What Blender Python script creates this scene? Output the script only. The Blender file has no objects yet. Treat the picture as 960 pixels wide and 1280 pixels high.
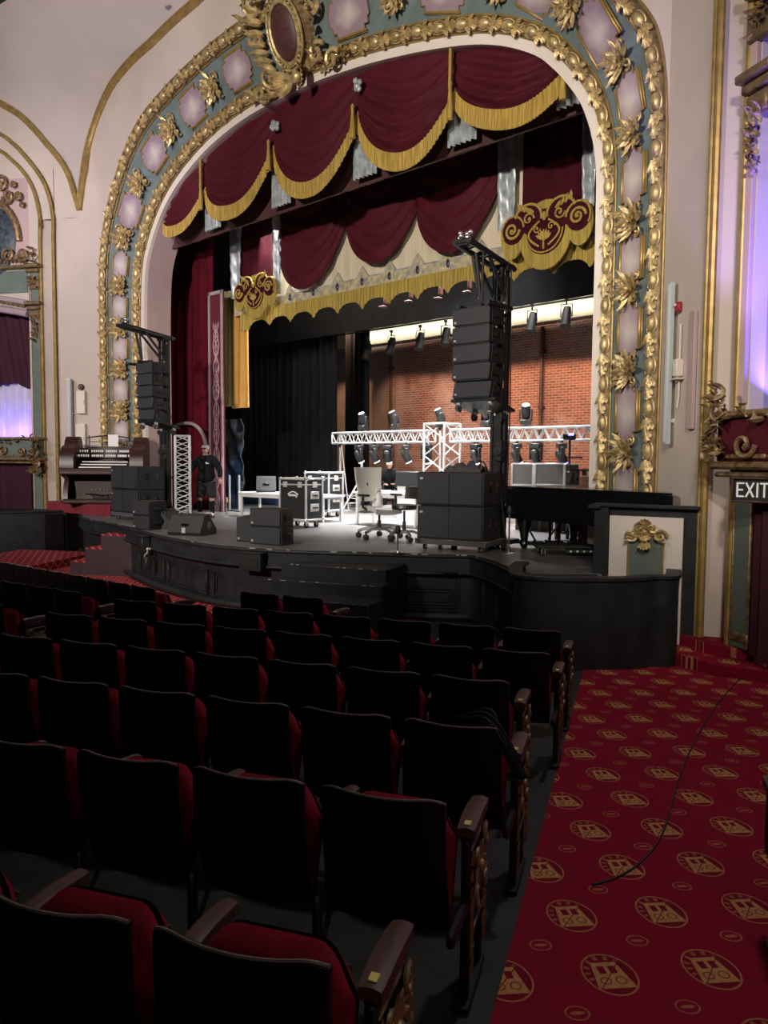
import bpy, bmesh, math, random
from mathutils import Vector, Matrix, Euler
random.seed(7)
PI = math.pi
SC = bpy.context.scene
COL = SC.collection
V = Vector
# ------------------------------------------------------------------ camera frame (960 x 1280 photograph)
F = 960.0
ZC = 2.52
TH, PT, RO = math.radians(43), math.radians(3.8), math.radians(-.45)
cf = V((-math.sin(TH)*math.cos(PT), math.cos(TH)*math.cos(PT), -math.sin(PT)))
_r = V((math.cos(TH), math.sin(TH), 0)); _u = _r.cross(cf)
cr = _r*math.cos(RO) - _u*math.sin(RO)
cu = _u*math.cos(RO) + _r*math.sin(RO)
CAM = V((0, 0, ZC))
def ray(x, y): return cf + cr*((x-480)/F) - cu*((y-640)/F)
def onY(x, y, Y):
    d = ray(x, y); return CAM + d*(Y/d.y)
def onZ(x, y, Z=1.1):
    d = ray(x, y); return CAM + d*((Z-ZC)/d.z)
def onP(x, y, p0, dr):
    n = V((-dr[1], dr[0], 0)); d = ray(x, y)
    return CAM + d*((V((p0[0], p0[1], 0)) - V((0, 0, 0))).dot(n)/d.dot(n))
PSI = math.radians(25.33)
DV = V((-math.sin(PSI), math.cos(PSI), 0)); EV = V((math.cos(PSI), math.sin(PSI), 0))
FA, FS = .585, .0463
def rake(x, y): return max(0.0, FA - FS*(x*DV.x + y*DV.y))
def onF(x, y):
    v = ray(x, y); k = (FA-ZC)/(v.z + FS*v.dot(DV)); return CAM + v*k
CX = -12.274
D = 10.76
STG = 1.1

# ------------------------------------------------------------------ materials
def newmat(name):
    m = bpy.data.materials.new(name); m.use_nodes = True
    nt = m.node_tree; b = nt.nodes['Principled BSDF']
    return m, nt, b
def sock(b, n, v):
    b.inputs[n].default_value = v
def mat(name, c, rough=.6, metal=0., noise=0., nscale=6., bump=0., bscale=40., spec=.5, emit=None, es=0., c2=None, stretch=None):
    m, nt, b = newmat(name)
    c = tuple(c) + (1,)
    sock(b, 'Base Color', c); sock(b, 'Roughness', rough); sock(b, 'Metallic', metal); sock(b, 'Specular IOR Level', spec)
    tc = nt.nodes.new('ShaderNodeTexCoord')
    src = tc.outputs['Object']
    if stretch:
        mp = nt.nodes.new('ShaderNodeMapping'); mp.inputs['Scale'].default_value = stretch
        nt.links.new(src, mp.inputs['Vector']); src = mp.outputs['Vector']
    if noise or c2:
        n = nt.nodes.new('ShaderNodeTexNoise'); n.inputs['Scale'].default_value = nscale; n.inputs['Detail'].default_value = 4
        nt.links.new(src, n.inputs['Vector'])
        r = nt.nodes.new('ShaderNodeValToRGB')
        d = c2 + (1,) if c2 else tuple(max(0, v*(1-noise)) for v in c[:3]) + (1,)
        e = c if c2 else tuple(min(1, v*(1+noise*.5)) for v in c[:3]) + (1,)
        r.color_ramp.elements[0].color = d; r.color_ramp.elements[1].color = e
        r.color_ramp.elements[0].position = .35; r.color_ramp.elements[1].position = .65
        nt.links.new(n.outputs['Fac'], r.inputs['Fac']); nt.links.new(r.outputs['Color'], b.inputs['Base Color'])
    if bump:
        n2 = nt.nodes.new('ShaderNodeTexNoise'); n2.inputs['Scale'].default_value = bscale; n2.inputs['Detail'].default_value = 3
        nt.links.new(src, n2.inputs['Vector'])
        bp = nt.nodes.new('ShaderNodeBump'); bp.inputs['Strength'].default_value = bump; bp.inputs['Distance'].default_value = .02
        nt.links.new(n2.outputs['Fac'], bp.inputs['Height']); nt.links.new(bp.outputs['Normal'], b.inputs['Normal'])
    if emit:
        sock(b, 'Emission Color', tuple(emit) + (1,)); sock(b, 'Emission Strength', es)
    return m
M = {}
M['cream'] = mat('cream_plaster', (.58, .495, .43), .75, noise=.07, nscale=.8, bump=.08, bscale=60)
M['cream_light'] = mat('ivory_plaster', (.78, .70, .62), .7, noise=.05, nscale=1.2)
M['pink_reveal'] = mat('pink_plaster', (.50, .36, .35), .75, noise=.08, nscale=1.0)
M['ceil'] = mat('ceiling_plaster', (.52, .45, .42), .8, noise=.10, nscale=.35)
M['teal'] = mat('teal_paint', (.155, .20, .20), .55, noise=.22, nscale=2.5)
M['green'] = mat('sage_paint', (.13, .17, .14), .6, noise=.12, nscale=3)
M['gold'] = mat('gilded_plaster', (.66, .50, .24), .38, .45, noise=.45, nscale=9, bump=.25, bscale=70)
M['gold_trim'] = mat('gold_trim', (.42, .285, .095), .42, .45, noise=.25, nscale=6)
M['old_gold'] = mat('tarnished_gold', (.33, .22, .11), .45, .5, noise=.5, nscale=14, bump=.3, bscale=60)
M['brown_gilt'] = mat('brown_underlayer', (.22, .15, .075), .45, .4, noise=.4, nscale=10)
M['maroon'] = mat('maroon_velvet', (.085, .010, .018), .7, noise=.12, nscale=1.2, spec=.15)
M['maroon_dark'] = mat('deep_maroon_velvet', (.055, .006, .012), .85, noise=.2, nscale=3, spec=.1)
M['red_curtain'] = mat('red_curtain', (.10, .006, .014), .85, noise=.2, nscale=2, spec=.1)
M['fringe'] = mat('gold_fringe', (.50, .34, .08), .7, noise=.45, nscale=5, stretch=(14, 14, .35), spec=.2)
M['fringe_dull'] = mat('antique_gold_fringe', (.44, .32, .07), .7, noise=.45, nscale=5, stretch=(14, 14, .35), spec=.2)
M['cream_cloth'] = mat('cream_cloth', (.72, .63, .46), .8, noise=.1, nscale=4, stretch=(10, 10, .4), spec=.1)
M['silver_cloth'] = mat('silver_satin', (.55, .60, .62), .35, .3, noise=.35, nscale=6, spec=.5)
M['embroid'] = mat('embroidered_band', (.62, .54, .30), .7, nscale=11, c2=(.30, .28, .24), spec=.2)
M['gold_curtain'] = mat('gold_curtain', (.62, .33, .07), .6, noise=.1, nscale=3, spec=.2)
M['olive_curtain'] = mat('olive_curtain', (.24, .20, .07), .7, noise=.15, nscale=3)
M['black_cloth'] = mat('black_drape', (.006, .006, .008), .9, noise=.3, nscale=3, spec=.1)
M['black_paint'] = mat('black_paint', (.020, .022, .025), .55, noise=.35, nscale=4, spec=.35)
M['black_gloss'] = mat('black_lacquer', (.006, .006, .007), .18, spec=.5)
M['black_plastic'] = mat('black_plastic', (.018, .019, .021), .5, noise=.2, nscale=20)
M['speaker_grille'] = mat('speaker_grille', (.030, .032, .036), .65, noise=.35, nscale=160, bump=.3, bscale=300)
M['speaker_box'] = mat('speaker_cabinet', (.018, .019, .021), .6, noise=.2, nscale=30)
M['black_metal'] = mat('black_metal', (.012, .012, .013), .55, .1)
M['rubber'] = mat('rubber', (.02, .02, .02), .8)
M['alu'] = mat('aluminium', (.60, .61, .62), .33, .35, noise=.1, nscale=8)
M['chrome'] = mat('chrome', (.75, .75, .76), .16, .9)
M['white'] = mat('white_laminate', (.82, .82, .82), .4, noise=.04, nscale=5)
M['white_plastic'] = mat('white_plastic', (.72, .71, .70), .5)
M['pale_blue'] = mat('pale_blue_plastic', (.50, .56, .58), .5)
M['grey_mesh'] = mat('grey_mesh', (.48, .47, .45), .8, noise=.1, nscale=60)
M['grey_cloth'] = mat('dark_grey_cloth', (.06, .06, .065), .9, noise=.2, nscale=30)
M['wood_dark'] = mat('dark_mahogany', (.042, .014, .010), .38, noise=.5, nscale=4, stretch=(1, 8, 8))
M['wood_seat'] = mat('seat_back_wood', (.0075, .0035, .0038), .5, noise=.4, nscale=3, stretch=(8, 1, 1), spec=.22)
M['seat_lip'] = mat('worn_wood_edge', (.16, .12, .11), .45, noise=.3, nscale=14, spec=.4)
M['arm_wood'] = mat('armrest_wood', (.085, .038, .034), .45, noise=.3, nscale=6, stretch=(8, 1, 1), spec=.35)
M['seat_red'] = mat('red_upholstery', (.23, .008, .024), .85, noise=.18, nscale=25, bump=.15, bscale=200, spec=.15)
M['seat_iron'] = mat('seat_iron', (.012, .011, .012), .5, .3)
M['concrete'] = mat('dark_concrete', (.017, .019, .018), .7, noise=.5, nscale=5, bump=.1)
M['skin'] = mat('skin', (.56, .33, .25), .6)
M['black_fabric'] = mat('black_fabric', (.012, .013, .016), .9, noise=.2, nscale=20, spec=.15)
M['shorts'] = mat('charcoal_fabric', (.035, .035, .038), .9, noise=.2, nscale=20, spec=.15)
M['paper'] = mat('white_paper', (.85, .84, .80), .8)
M['alarm'] = mat('red_alarm', (.35, .02, .03), .45)
M['exit_black'] = mat('exit_face', (.010, .008, .008), .5)
M['exit_white'] = mat('exit_letters', (.80, .78, .74), .5, emit=(1, .96, .9), es=.12)
M['exit_frame'] = mat('bronze_frame', (.10, .055, .05), .45, .4, noise=.2)
M['dk_purple'] = mat('plum_paint', (.040, .018, .026), .6, noise=.2)
M['stair_carpet'] = None
M['plum_cloth'] = mat('plum_cloth', (.045, .004, .014), .85, noise=.2)
M['sheer'] = mat('pale_sheer_curtain', (.62, .60, .66), .7, noise=.1, nscale=3)
M['red_skirt'] = mat('red_pleated_skirt', (.19, .010, .020), .8, noise=.2, nscale=4)
M['cardboard'] = mat('cardboard', (.45, .27, .16), .8)
M['blue_plastic'] = mat('blue_tarp', (.06, .12, .30), .5)
M['lavender'] = mat('lavender_paint', (.40, .31, .32), .6, noise=.1)
M['tarp'] = mat('dark_crumpled_sheet', (.045, .06, .075), .45, noise=.6, nscale=9, bump=.6, bscale=10)
M['lens'] = mat('lamp_lens', (.12, .12, .13), .2)
M['box_wall'] = mat('box_wall_dimmed', (.34, .33, .40), .8, noise=.06)  # wall taken as cream, its colour darkened and blued to hold off white light
M['lens_lit'] = mat('lit_lens', (1, 1, 1), .3, emit=(1, .96, .9), es=6)
M['lens_blue'] = mat('lit_blue_lens', (.2, .2, 1), .3, emit=(.25, .2, 1), es=5)
M['cable'] = mat('black_cable', (.008, .008, .008), .6)
M['pipe'] = mat('rusty_pipe', (.07, .035, .028), .5, .2, noise=.3)
M['white_pipe'] = mat('white_painted_metal', (.70, .70, .69), .5)
M['yellow_label'] = mat('brass_plate', (.80, .66, .22), .4, .3)
M['leather'] = mat('black_leather', (.016, .016, .017), .4)

def panel_mat():
    m, nt, b = newmat('lavender_faux_marble'); sock(b, 'Roughness', .5)
    tc = nt.nodes.new('ShaderNodeTexCoord')
    vm = nt.nodes.new('ShaderNodeVectorMath'); vm.operation = 'MULTIPLY'; vm.inputs[1].default_value = (2.3, 1.7, 0)
    nt.links.new(tc.outputs['Object'], vm.inputs[0])
    ln = nt.nodes.new('ShaderNodeVectorMath'); ln.operation = 'LENGTH'; nt.links.new(vm.outputs[0], ln.inputs[0])
    nz = nt.nodes.new('ShaderNodeTexNoise'); nz.inputs['Scale'].default_value = 4; nz.inputs['Detail'].default_value = 5
    nt.links.new(tc.outputs['Object'], nz.inputs['Vector'])
    ad = nt.nodes.new('ShaderNodeMath'); ad.operation = 'MULTIPLY_ADD'; ad.inputs[1].default_value = .7
    nt.links.new(nz.outputs['Fac'], ad.inputs[0]); nt.links.new(ln.outputs['Value'], ad.inputs[2])
    r = nt.nodes.new('ShaderNodeValToRGB')
    r.color_ramp.elements[0].position = .45; r.color_ramp.elements[0].color = (.62, .55, .51, 1)
    r.color_ramp.elements[1].position = 1.15; r.color_ramp.elements[1].color = (.33, .235, .285, 1)
    nt.links.new(ad.outputs[0], r.inputs['Fac']); nt.links.new(r.outputs['Color'], b.inputs['Base Color'])
    return m
M['panel'] = panel_mat()

def brick_mat():
    m, nt, b = newmat('old_red_brick'); sock(b, 'Roughness', .85)
    tc = nt.nodes.new('ShaderNodeTexCoord')
    sp = nt.nodes.new('ShaderNodeSeparateXYZ'); cb = nt.nodes.new('ShaderNodeCombineXYZ')
    nt.links.new(tc.outputs['Object'], sp.inputs[0])
    nt.links.new(sp.outputs['X'], cb.inputs['X']); nt.links.new(sp.outputs['Z'], cb.inputs['Y'])
    br = nt.nodes.new('ShaderNodeTexBrick')
    for k, v in (('Scale', 1.0), ('Brick Width', .225), ('Row Height', .078), ('Mortar Size', .009), ('Bias', -.1)): br.inputs[k].default_value = v
    br.inputs['Color1'].default_value = (.25, .082, .048, 1); br.inputs['Color2'].default_value = (.13, .046, .032, 1)
    br.inputs['Mortar'].default_value = (.30, .225, .185, 1)
    nt.links.new(cb.outputs[0], br.inputs['Vector'])
    nz = nt.nodes.new('ShaderNodeTexNoise'); nz.inputs['Scale'].default_value = .55; nz.inputs['Detail'].default_value = 8; nz.inputs['Roughness'].default_value = .7
    nt.links.new(tc.outputs['Object'], nz.inputs['Vector'])
    rp = nt.nodes.new('ShaderNodeValToRGB'); rp.color_ramp.elements[0].position = .50; rp.color_ramp.elements[1].position = .72
    nt.links.new(nz.outputs['Fac'], rp.inputs['Fac'])
    # paler grey patches, stronger towards the stage-right end
    mx = nt.nodes.new('ShaderNodeMapRange'); mx.inputs['From Min'].default_value = -17.6; mx.inputs['From Max'].default_value = -19.6
    nt.links.new(sp.outputs['X'], mx.inputs['Value'])
    ad = nt.nodes.new('ShaderNodeMath'); ad.operation = 'MULTIPLY_ADD'; ad.inputs[1].default_value = .45; ad.use_clamp = True
    nt.links.new(rp.outputs['Color'], ad.inputs[0])
    m2 = nt.nodes.new('ShaderNodeMath'); m2.operation = 'MULTIPLY'; m2.inputs[1].default_value = .6
    nt.links.new(mx.outputs[0], m2.inputs[0]); nt.links.new(m2.outputs[0], ad.inputs[2])
    mix = nt.nodes.new('ShaderNodeMix'); mix.data_type = 'RGBA'; mix.inputs[7].default_value = (.46, .40, .36, 1)
    nt.links.new(ad.outputs[0], mix.inputs[0]); nt.links.new(br.outputs['Color'], mix.inputs[6])
    nt.links.new(mix.outputs[2], b.inputs['Base Color'])
    bp = nt.nodes.new('ShaderNodeBump'); bp.inputs['Strength'].default_value = .5; bp.inputs['Distance'].default_value = .02; bp.invert = True
    nt.links.new(br.outputs['Fac'], bp.inputs['Height']); nt.links.new(bp.outputs['Normal'], b.inputs['Normal'])
    return m
M['brick'] = brick_mat()

class NG:
    """tiny expression builder for scalar node graphs"""
    def __init__(s, nt): s.nt = nt
    def m(s, op, a, b=None, c=None):
        n = s.nt.nodes.new('ShaderNodeMath'); n.operation = op
        for i, v in enumerate((a, b, c)):
            if v is None: continue
            if isinstance(v, (int, float)): n.inputs[i].default_value = v
            else: s.nt.links.new(v, n.inputs[i])
        return n.outputs[0]
    def sstep(s, x, a, b):
        n = s.nt.nodes.new('ShaderNodeMapRange'); n.interpolation_type = 'SMOOTHSTEP'
        s.nt.links.new(x, n.inputs[0]); n.inputs[1].default_value = a; n.inputs[2].default_value = b
        return n.outputs[0]
def carpet_mat():
    m, nt, b = newmat('patterned_red_carpet'); sock(b, 'Roughness', .95); sock(b, 'Specular IOR Level', .1)
    g = NG(nt)
    tc = nt.nodes.new('ShaderNodeTexCoord')
    mp = nt.nodes.new('ShaderNodeMapping'); nt.links.new(tc.outputs['Object'], mp.inputs['Vector'])
    # local carpet frame: object x = across the aisle, y = down the aisle; lattice turned by 24.2 degrees
    L = .435; ang = math.radians(-24.2)
    mp.inputs['Rotation'].default_value = (0, 0, ang)
    ox, oy = -.02, 3.124
    mp.inputs['Location'].default_value = (-(ox*math.cos(ang)-oy*math.sin(ang)), -(ox*math.sin(ang)+oy*math.cos(ang)), 0)
    sp = nt.nodes.new('ShaderNodeSeparateXYZ'); nt.links.new(mp.outputs[0], sp.inputs[0])
    def cell(o, off):
        a = g.m('MULTIPLY_ADD', o, 1/L, .5 + off); f = g.m('FRACT', a); return g.m('MULTIPLY', g.m('SUBTRACT', f, .5), L)
    x, y = cell(sp.outputs[0], 0), cell(sp.outputs[1], 0)
    x2, y2 = cell(sp.outputs[0], .5), cell(sp.outputs[1], .5)
    def ell(x, y, a, bb): return g.m('SQRT', g.m('ADD', g.m('POWER', g.m('ABSOLUTE', g.m('DIVIDE', x, a)), 2), g.m('POWER', g.m('ABSOLUTE', g.m('DIVIDE', y, bb)), 2)))
    def ring(r, c, w): return g.m('SUBTRACT', 1, g.sstep(g.m('ABSOLUTE', g.m('SUBTRACT', r, c)), w*.5, w))
    r = ell(x, y, .108, .132)
    outer = ring(r, 1, .045)
    inner_band = g.m('MULTIPLY', g.sstep(r, .70, .74), g.m('SUBTRACT', 1, g.sstep(r, .90, .94)))
    # lettering-like flecks round the band
    at = g.m('ARCTAN2', y, x)
    fl = g.m('MULTIPLY', inner_band, g.sstep(g.m('SINE', g.m('MULTIPLY', at, 15)), .1, .6))
    fl = g.m('MULTIPLY', fl, g.sstep(g.m('SUBTRACT', y, x), -.0, .05))
    # shield: wide at the top, blunt at the bottom, shifted towards one side of the ring
    ys = g.m('ADD', y, .006)
    wid = g.m('MULTIPLY_ADD', ys, -.16, .068)
    sh = g.m('MAXIMUM', g.m('DIVIDE', g.m('ABSOLUTE', x), wid), g.m('DIVIDE', g.m('ABSOLUTE', ys), .086))
    shield = g.m('SUBTRACT', 1, g.sstep(sh, .93, 1.0))
    xa = g.m('ABSOLUTE', x)
    eye = g.m('SUBTRACT', 1, g.sstep(g.m('MAXIMUM', g.m('DIVIDE', g.m('ABSOLUTE', g.m('SUBTRACT', xa, .023)), .016), g.m('DIVIDE', g.m('ABSOLUTE', g.m('SUBTRACT', ys, .034)), .026)), .85, 1.05))
    vbar = g.m('SUBTRACT', 1, g.sstep(g.m('ABSOLUTE', g.m('SUBTRACT', x, g.m('MULTIPLY', ys, .8))), .002, .005))
    arc = ring(ell(g.m('SUBTRACT', xa, .032), g.m('SUBTRACT', ys, -.036), .020, .022), 1, .22)
    holes = g.m('MAXIMUM', eye, g.m('MAXIMUM', g.m('MULTIPLY', vbar, .9), g.m('MULTIPLY', arc, .8)))
    shield = g.m('MULTIPLY', shield, g.m('SUBTRACT', 1, holes))
    # small linking motif at the cell centres
    r2 = ell(x2, y2, .045, .038)
    small = g.m('MULTIPLY', ring(r2, 1, .10), .6)
    bar = g.m('MULTIPLY', g.m('SUBTRACT', 1, g.sstep(ell(x2, y2, .030, .010), .8, 1.1)), .6)
    nz = nt.nodes.new('ShaderNodeTexNoise'); nz.inputs['Scale'].default_value = 45; nz.inputs['Detail'].default_value = 4
    nt.links.new(tc.outputs['Object'], nz.inputs['Vector'])
    pat = g.m('MAXIMUM', g.m('MAXIMUM', g.m('MULTIPLY', outer, .72), g.m('MULTIPLY', fl, .5)), g.m('MAXIMUM', shield, g.m('MAXIMUM', small, bar)))
    pat = g.m('MULTIPLY', pat, g.m('MULTIPLY_ADD', nz.outputs['Fac'], .9, .45))
    dark = g.m('MULTIPLY', g.m('SUBTRACT', 1, g.sstep(r, .92, .98)), .45)
    mx0 = nt.nodes.new('ShaderNodeMix'); mx0.data_type = 'RGBA'
    mx0.inputs[6].default_value = (.235, .0075, .026, 1); mx0.inputs[7].default_value = (.12, .004, .014, 1)
    nt.links.new(dark, mx0.inputs[0])
    mx = nt.nodes.new('ShaderNodeMix'); mx.data_type = 'RGBA'; mx.clamp_factor = True
    mx.inputs[7].default_value = (.50, .25, .095, 1)
    nt.links.new(mx0.outputs[2], mx.inputs[6]); nt.links.new(pat, mx.inputs[0])
    n3 = nt.nodes.new('ShaderNodeTexNoise'); n3.inputs['Scale'].default_value = 220
    nt.links.new(tc.outputs['Object'], n3.inputs['Vector'])
    mm = nt.nodes.new('ShaderNodeMix'); mm.data_type = 'RGBA'; mm.blend_type = 'MULTIPLY'; mm.inputs[0].default_value = .5
    nt.links.new(mx.outputs[2], mm.inputs[6]); nt.links.new(n3.outputs['Color'], mm.inputs[7])
    nt.links.new(mx.outputs[2], b.inputs['Base Color'])
    bp = nt.nodes.new('ShaderNodeBump'); bp.inputs['Strength'].default_value = .35; bp.inputs['Distance'].default_value = .006
    nt.links.new(n3.outputs['Fac'], bp.inputs['Height']); nt.links.new(bp.outputs['Normal'], b.inputs['Normal'])
    return m
M['carpet'] = carpet_mat()
def zigzag_mat(sc=1.0):
    m, nt, b = newmat('zigzag_red_carpet'); sock(b, 'Roughness', .95); sock(b, 'Specular IOR Level', .1)
    g = NG(nt); tc = nt.nodes.new('ShaderNodeTexCoord'); sp = nt.nodes.new('ShaderNodeSeparateXYZ'); nt.links.new(tc.outputs['Object'], sp.inputs[0])
    tri = g.m('PINGPONG', sp.outputs[1], .14*sc)
    a = g.m('ADD', g.m('ADD', sp.outputs[0], sp.outputs[2]), g.m('MULTIPLY', tri, 1.0))
    st = g.m('PINGPONG', a, .09*sc)
    f = g.sstep(st, .062*sc, .072*sc)
    nz = nt.nodes.new('ShaderNodeTexNoise'); nz.inputs['Scale'].default_value = 6; nt.links.new(tc.outputs['Object'], nz.inputs['Vector'])
    f = g.m('MULTIPLY', f, g.m('MULTIPLY_ADD', nz.outputs['Fac'], 1.0, .2))
    mx = nt.nodes.new('ShaderNodeMix'); mx.data_type = 'RGBA'; mx.clamp_factor = True
    mx.inputs[6].default_value = (.24, .010, .026, 1); mx.inputs[7].default_value = (.50, .24, .17, 1)
    nt.links.new(f, mx.inputs[0]); nt.links.new(mx.outputs[2], b.inputs['Base Color'])
    return m
M['zigzag'] = zigzag_mat()
def stage_mat():
    m, nt, b = newmat('scuffed_stage_boards'); g = NG(nt)
    tc = nt.nodes.new('ShaderNodeTexCoord'); sp = nt.nodes.new('ShaderNodeSeparateXYZ'); nt.links.new(tc.outputs['Object'], sp.inputs[0])
    ln = g.m('PINGPONG', sp.outputs[1], .6)
    seam = g.m('SUBTRACT', 1, g.sstep(ln, .004, .012))
    nz = nt.nodes.new('ShaderNodeTexNoise'); nz.inputs['Scale'].default_value = 1.3; nz.inputs['Detail'].default_value = 8; nz.inputs['Roughness'].default_value = .7
    nt.links.new(tc.outputs['Object'], nz.inputs['Vector'])
    rp = nt.nodes.new('ShaderNodeValToRGB')
    rp.color_ramp.elements[0].position = .3; rp.color_ramp.elements[0].color = (.075, .075, .078, 1)
    rp.color_ramp.elements[1].position = .75; rp.color_ramp.elements[1].color = (.19, .185, .185, 1)
    nt.links.new(nz.outputs['Fac'], rp.inputs['Fac'])
    mx = nt.nodes.new('ShaderNodeMix'); mx.data_type = 'RGBA'; mx.inputs[7].default_value = (.03, .03, .03, 1)
    nt.links.new(seam, mx.inputs[0]); nt.links.new(rp.outputs['Color'], mx.inputs[6]); nt.links.new(mx.outputs[2], b.inputs['Base Color'])
    r2 = nt.nodes.new('ShaderNodeMapRange'); r2.inputs[3].default_value = .25; r2.inputs[4].default_value = .5
    nt.links.new(nz.outputs['Fac'], r2.inputs[0]); nt.links.new(r2.outputs[0], b.inputs['Roughness'])
    return m
M['stage'] = stage_mat()
def lattice_mat():
    m, nt, b = newmat('painted_scroll_panel'); sock(b, 'Roughness', .6); g = NG(nt)
    tc = nt.nodes.new('ShaderNodeTexCoord'); sp = nt.nodes.new('ShaderNodeSeparateXYZ'); nt.links.new(tc.outputs['Object'], sp.inputs[0])
    x = g.m('ABSOLUTE', sp.outputs[0]); z = sp.outputs[2]
    w = g.m('MULTIPLY', g.m('ABSOLUTE', g.m('SINE', g.m('MULTIPLY', z, 5.2))), .13)
    l1 = g.m('SUBTRACT', 1, g.sstep(g.m('ABSOLUTE', g.m('SUBTRACT', x, w)), .012, .03))
    w2 = g.m('MULTIPLY', g.m('ABSOLUTE', g.m('COSINE', g.m('MULTIPLY', z, 7.9))), .10)
    l2 = g.m('SUBTRACT', 1, g.sstep(g.m('ABSOLUTE', g.m('SUBTRACT', x, w2)), .01, .026))
    mid = g.m('SUBTRACT', 1, g.sstep(x, .01, .025))
    pat = g.m('MAXIMUM', l1, g.m('MAXIMUM', l2, mid))
    pat = g.m('MULTIPLY', pat, g.m('SUBTRACT', 1, g.sstep(z, 5.0, 5.2)))
    mx = nt.nodes.new('ShaderNodeMix'); mx.data_type = 'RGBA'; mx.clamp_factor = True
    mx.inputs[6].default_value = (.13, .012, .024, 1); mx.inputs[7].default_value = (.52, .36, .38, 1)
    nt.links.new(pat, mx.inputs[0]); nt.links.new(mx.outputs[2], b.inputs['Base Color'])
    return m
M['lattice'] = lattice_mat()
# ------------------------------------------------------------------ mesh builder
def rotz(a): return Matrix.Rotation(a, 4, 'Z')
def rotx(a): return Matrix.Rotation(a, 4, 'X')
def roty(a): return Matrix.Rotation(a, 4, 'Y')
def tr(x, y=0, z=0):
    return Matrix.Translation(V((x, y, z)) if not isinstance(x, Vector) else x)
def frame(o, x, y, z):
    m = Matrix.Identity(4)
    for i, a in enumerate((x, y, z)):
        for k in range(3): m[k][i] = a[k]
    for k in range(3): m[k][3] = o[k]
    return m
class B:
    def __init__(s): s.v = []; s.f = []
    def add(s, vs, fs, T=None):
        n = len(s.v)
        if T is not None: vs = [T @ V(p) for p in vs]
        s.v += [tuple(p) for p in vs]; s.f += [tuple(i+n for i in f) for f in fs]
        return s
    def box(s, c, d, T=None, bev=.0, rz=0):
        hx, hy, hz = d[0]/2, d[1]/2, d[2]/2
        L = tr(*c) @ rotz(rz)
        if T is not None: L = T @ L
        b = min(bev, hx*.9, hy*.9, hz*.9)
        if b <= 0:
            vs = [(x*hx, y*hy, z*hz) for x in (-1, 1) for y in (-1, 1) for z in (-1, 1)]
            fs = [(0, 1, 3, 2), (4, 6, 7, 5), (0, 4, 5, 1), (2, 3, 7, 6), (0, 2, 6, 4), (1, 5, 7, 3)]
            return s.add(vs, fs, L)
        vs = []; idx = {}
        for x in (-1, 1):
            for y in (-1, 1):
                for z in (-1, 1):
                    for a in range(3):
                        p = [x*(hx-b), y*(hy-b), z*(hz-b)]
                        p[a] = (x*hx, y*hy, z*hz)[a]
                        idx[(x, y, z, a)] = len(vs); vs.append(tuple(p))
        I = idx; fs = []
        for sg in (-1, 1):
            fs.append((I[(sg, -1, -1, 0)], I[(sg, 1, -1, 0)], I[(sg, 1, 1, 0)], I[(sg, -1, 1, 0)])[::sg])
            fs.append((I[(-1, sg, -1, 1)], I[(-1, sg, 1, 1)], I[(1, sg, 1, 1)], I[(1, sg, -1, 1)])[::sg])
            fs.append((I[(-1, -1, sg, 2)], I[(1, -1, sg, 2)], I[(1, 1, sg, 2)], I[(-1, 1, sg, 2)])[::sg])
            for sh in (-1, 1):
                k = sg*sh
                fs.append((I[(sg, sh, -1, 0)], I[(sg, sh, -1, 1)], I[(sg, sh, 1, 1)], I[(sg, sh, 1, 0)])[::k])
                fs.append((I[(sg, -1, sh, 2)], I[(sg, -1, sh, 0)], I[(sg, 1, sh, 0)], I[(sg, 1, sh, 2)])[::k])
                fs.append((I[(-1, sg, sh, 1)], I[(-1, sg, sh, 2)], I[(1, sg, sh, 2)], I[(1, sg, sh, 1)])[::k])
                for q in (-1, 1):
                    fs.append((I[(sg, sh, q, 0)], I[(sg, sh, q, 2)], I[(sg, sh, q, 1)])[::sg*sh*q])
        return s.add(vs, fs, L)
    def tube(s, pts, r, n=8, T=None, closed=False):
        pts = [V(p) for p in pts]
        rs = r if isinstance(r, (list, tuple)) else [r]*len(pts)
        N = len(pts); vs = []; prev = None
        for i, p in enumerate(pts):
            if closed: t = pts[(i+1) % N] - pts[i-1]
            else: t = pts[min(i+1, N-1)] - pts[max(i-1, 0)]
            if t.length < 1e-9: t = V((0, 0, 1))
            t.normalize()
            if prev is None:
                a = V((0, 0, 1)) if abs(t.z) < .9 else V((1, 0, 0))
                u = t.cross(a).normalized()
            else:
                u = (prev - t*prev.dot(t)); u = u.normalized() if u.length > 1e-6 else t.orthogonal().normalized()
            prev = u; w = t.cross(u)
            for k in range(n):
                a = 2*PI*k/n; vs.append(p + u*(math.cos(a)*rs[i]) + w*(math.sin(a)*rs[i]))
        fs = []
        for i in range(N if closed else N-1):
            j = (i+1) % N
            for k in range(n):
                fs.append((i*n+k, i*n+(k+1) % n, j*n+(k+1) % n, j*n+k))
        if not closed:
            fs.append(tuple(range(n))[::-1]); fs.append(tuple((N-1)*n+k for k in range(n)))
        return s.add(vs, fs, T)
    def cyl(s, a, b, r, r2=None, n=14, T=None): return s.tube([a, b], [r, r if r2 is None else r2], n, T)
    def lathe(s, prof, n=16, T=None):
        vs = []; fs = []; m = len(prof)
        for r, z in prof:
            for k in range(n): a = 2*PI*k/n; vs.append((r*math.cos(a), r*math.sin(a), z))
        for i in range(m-1):
            for k in range(n): fs.append((i*n+k, i*n+(k+1) % n, (i+1)*n+(k+1) % n, (i+1)*n+k))
        fs.append(tuple(range(n))[::-1]); fs.append(tuple((m-1)*n+k for k in range(n)))
        return s.add(vs, fs, T)
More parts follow.
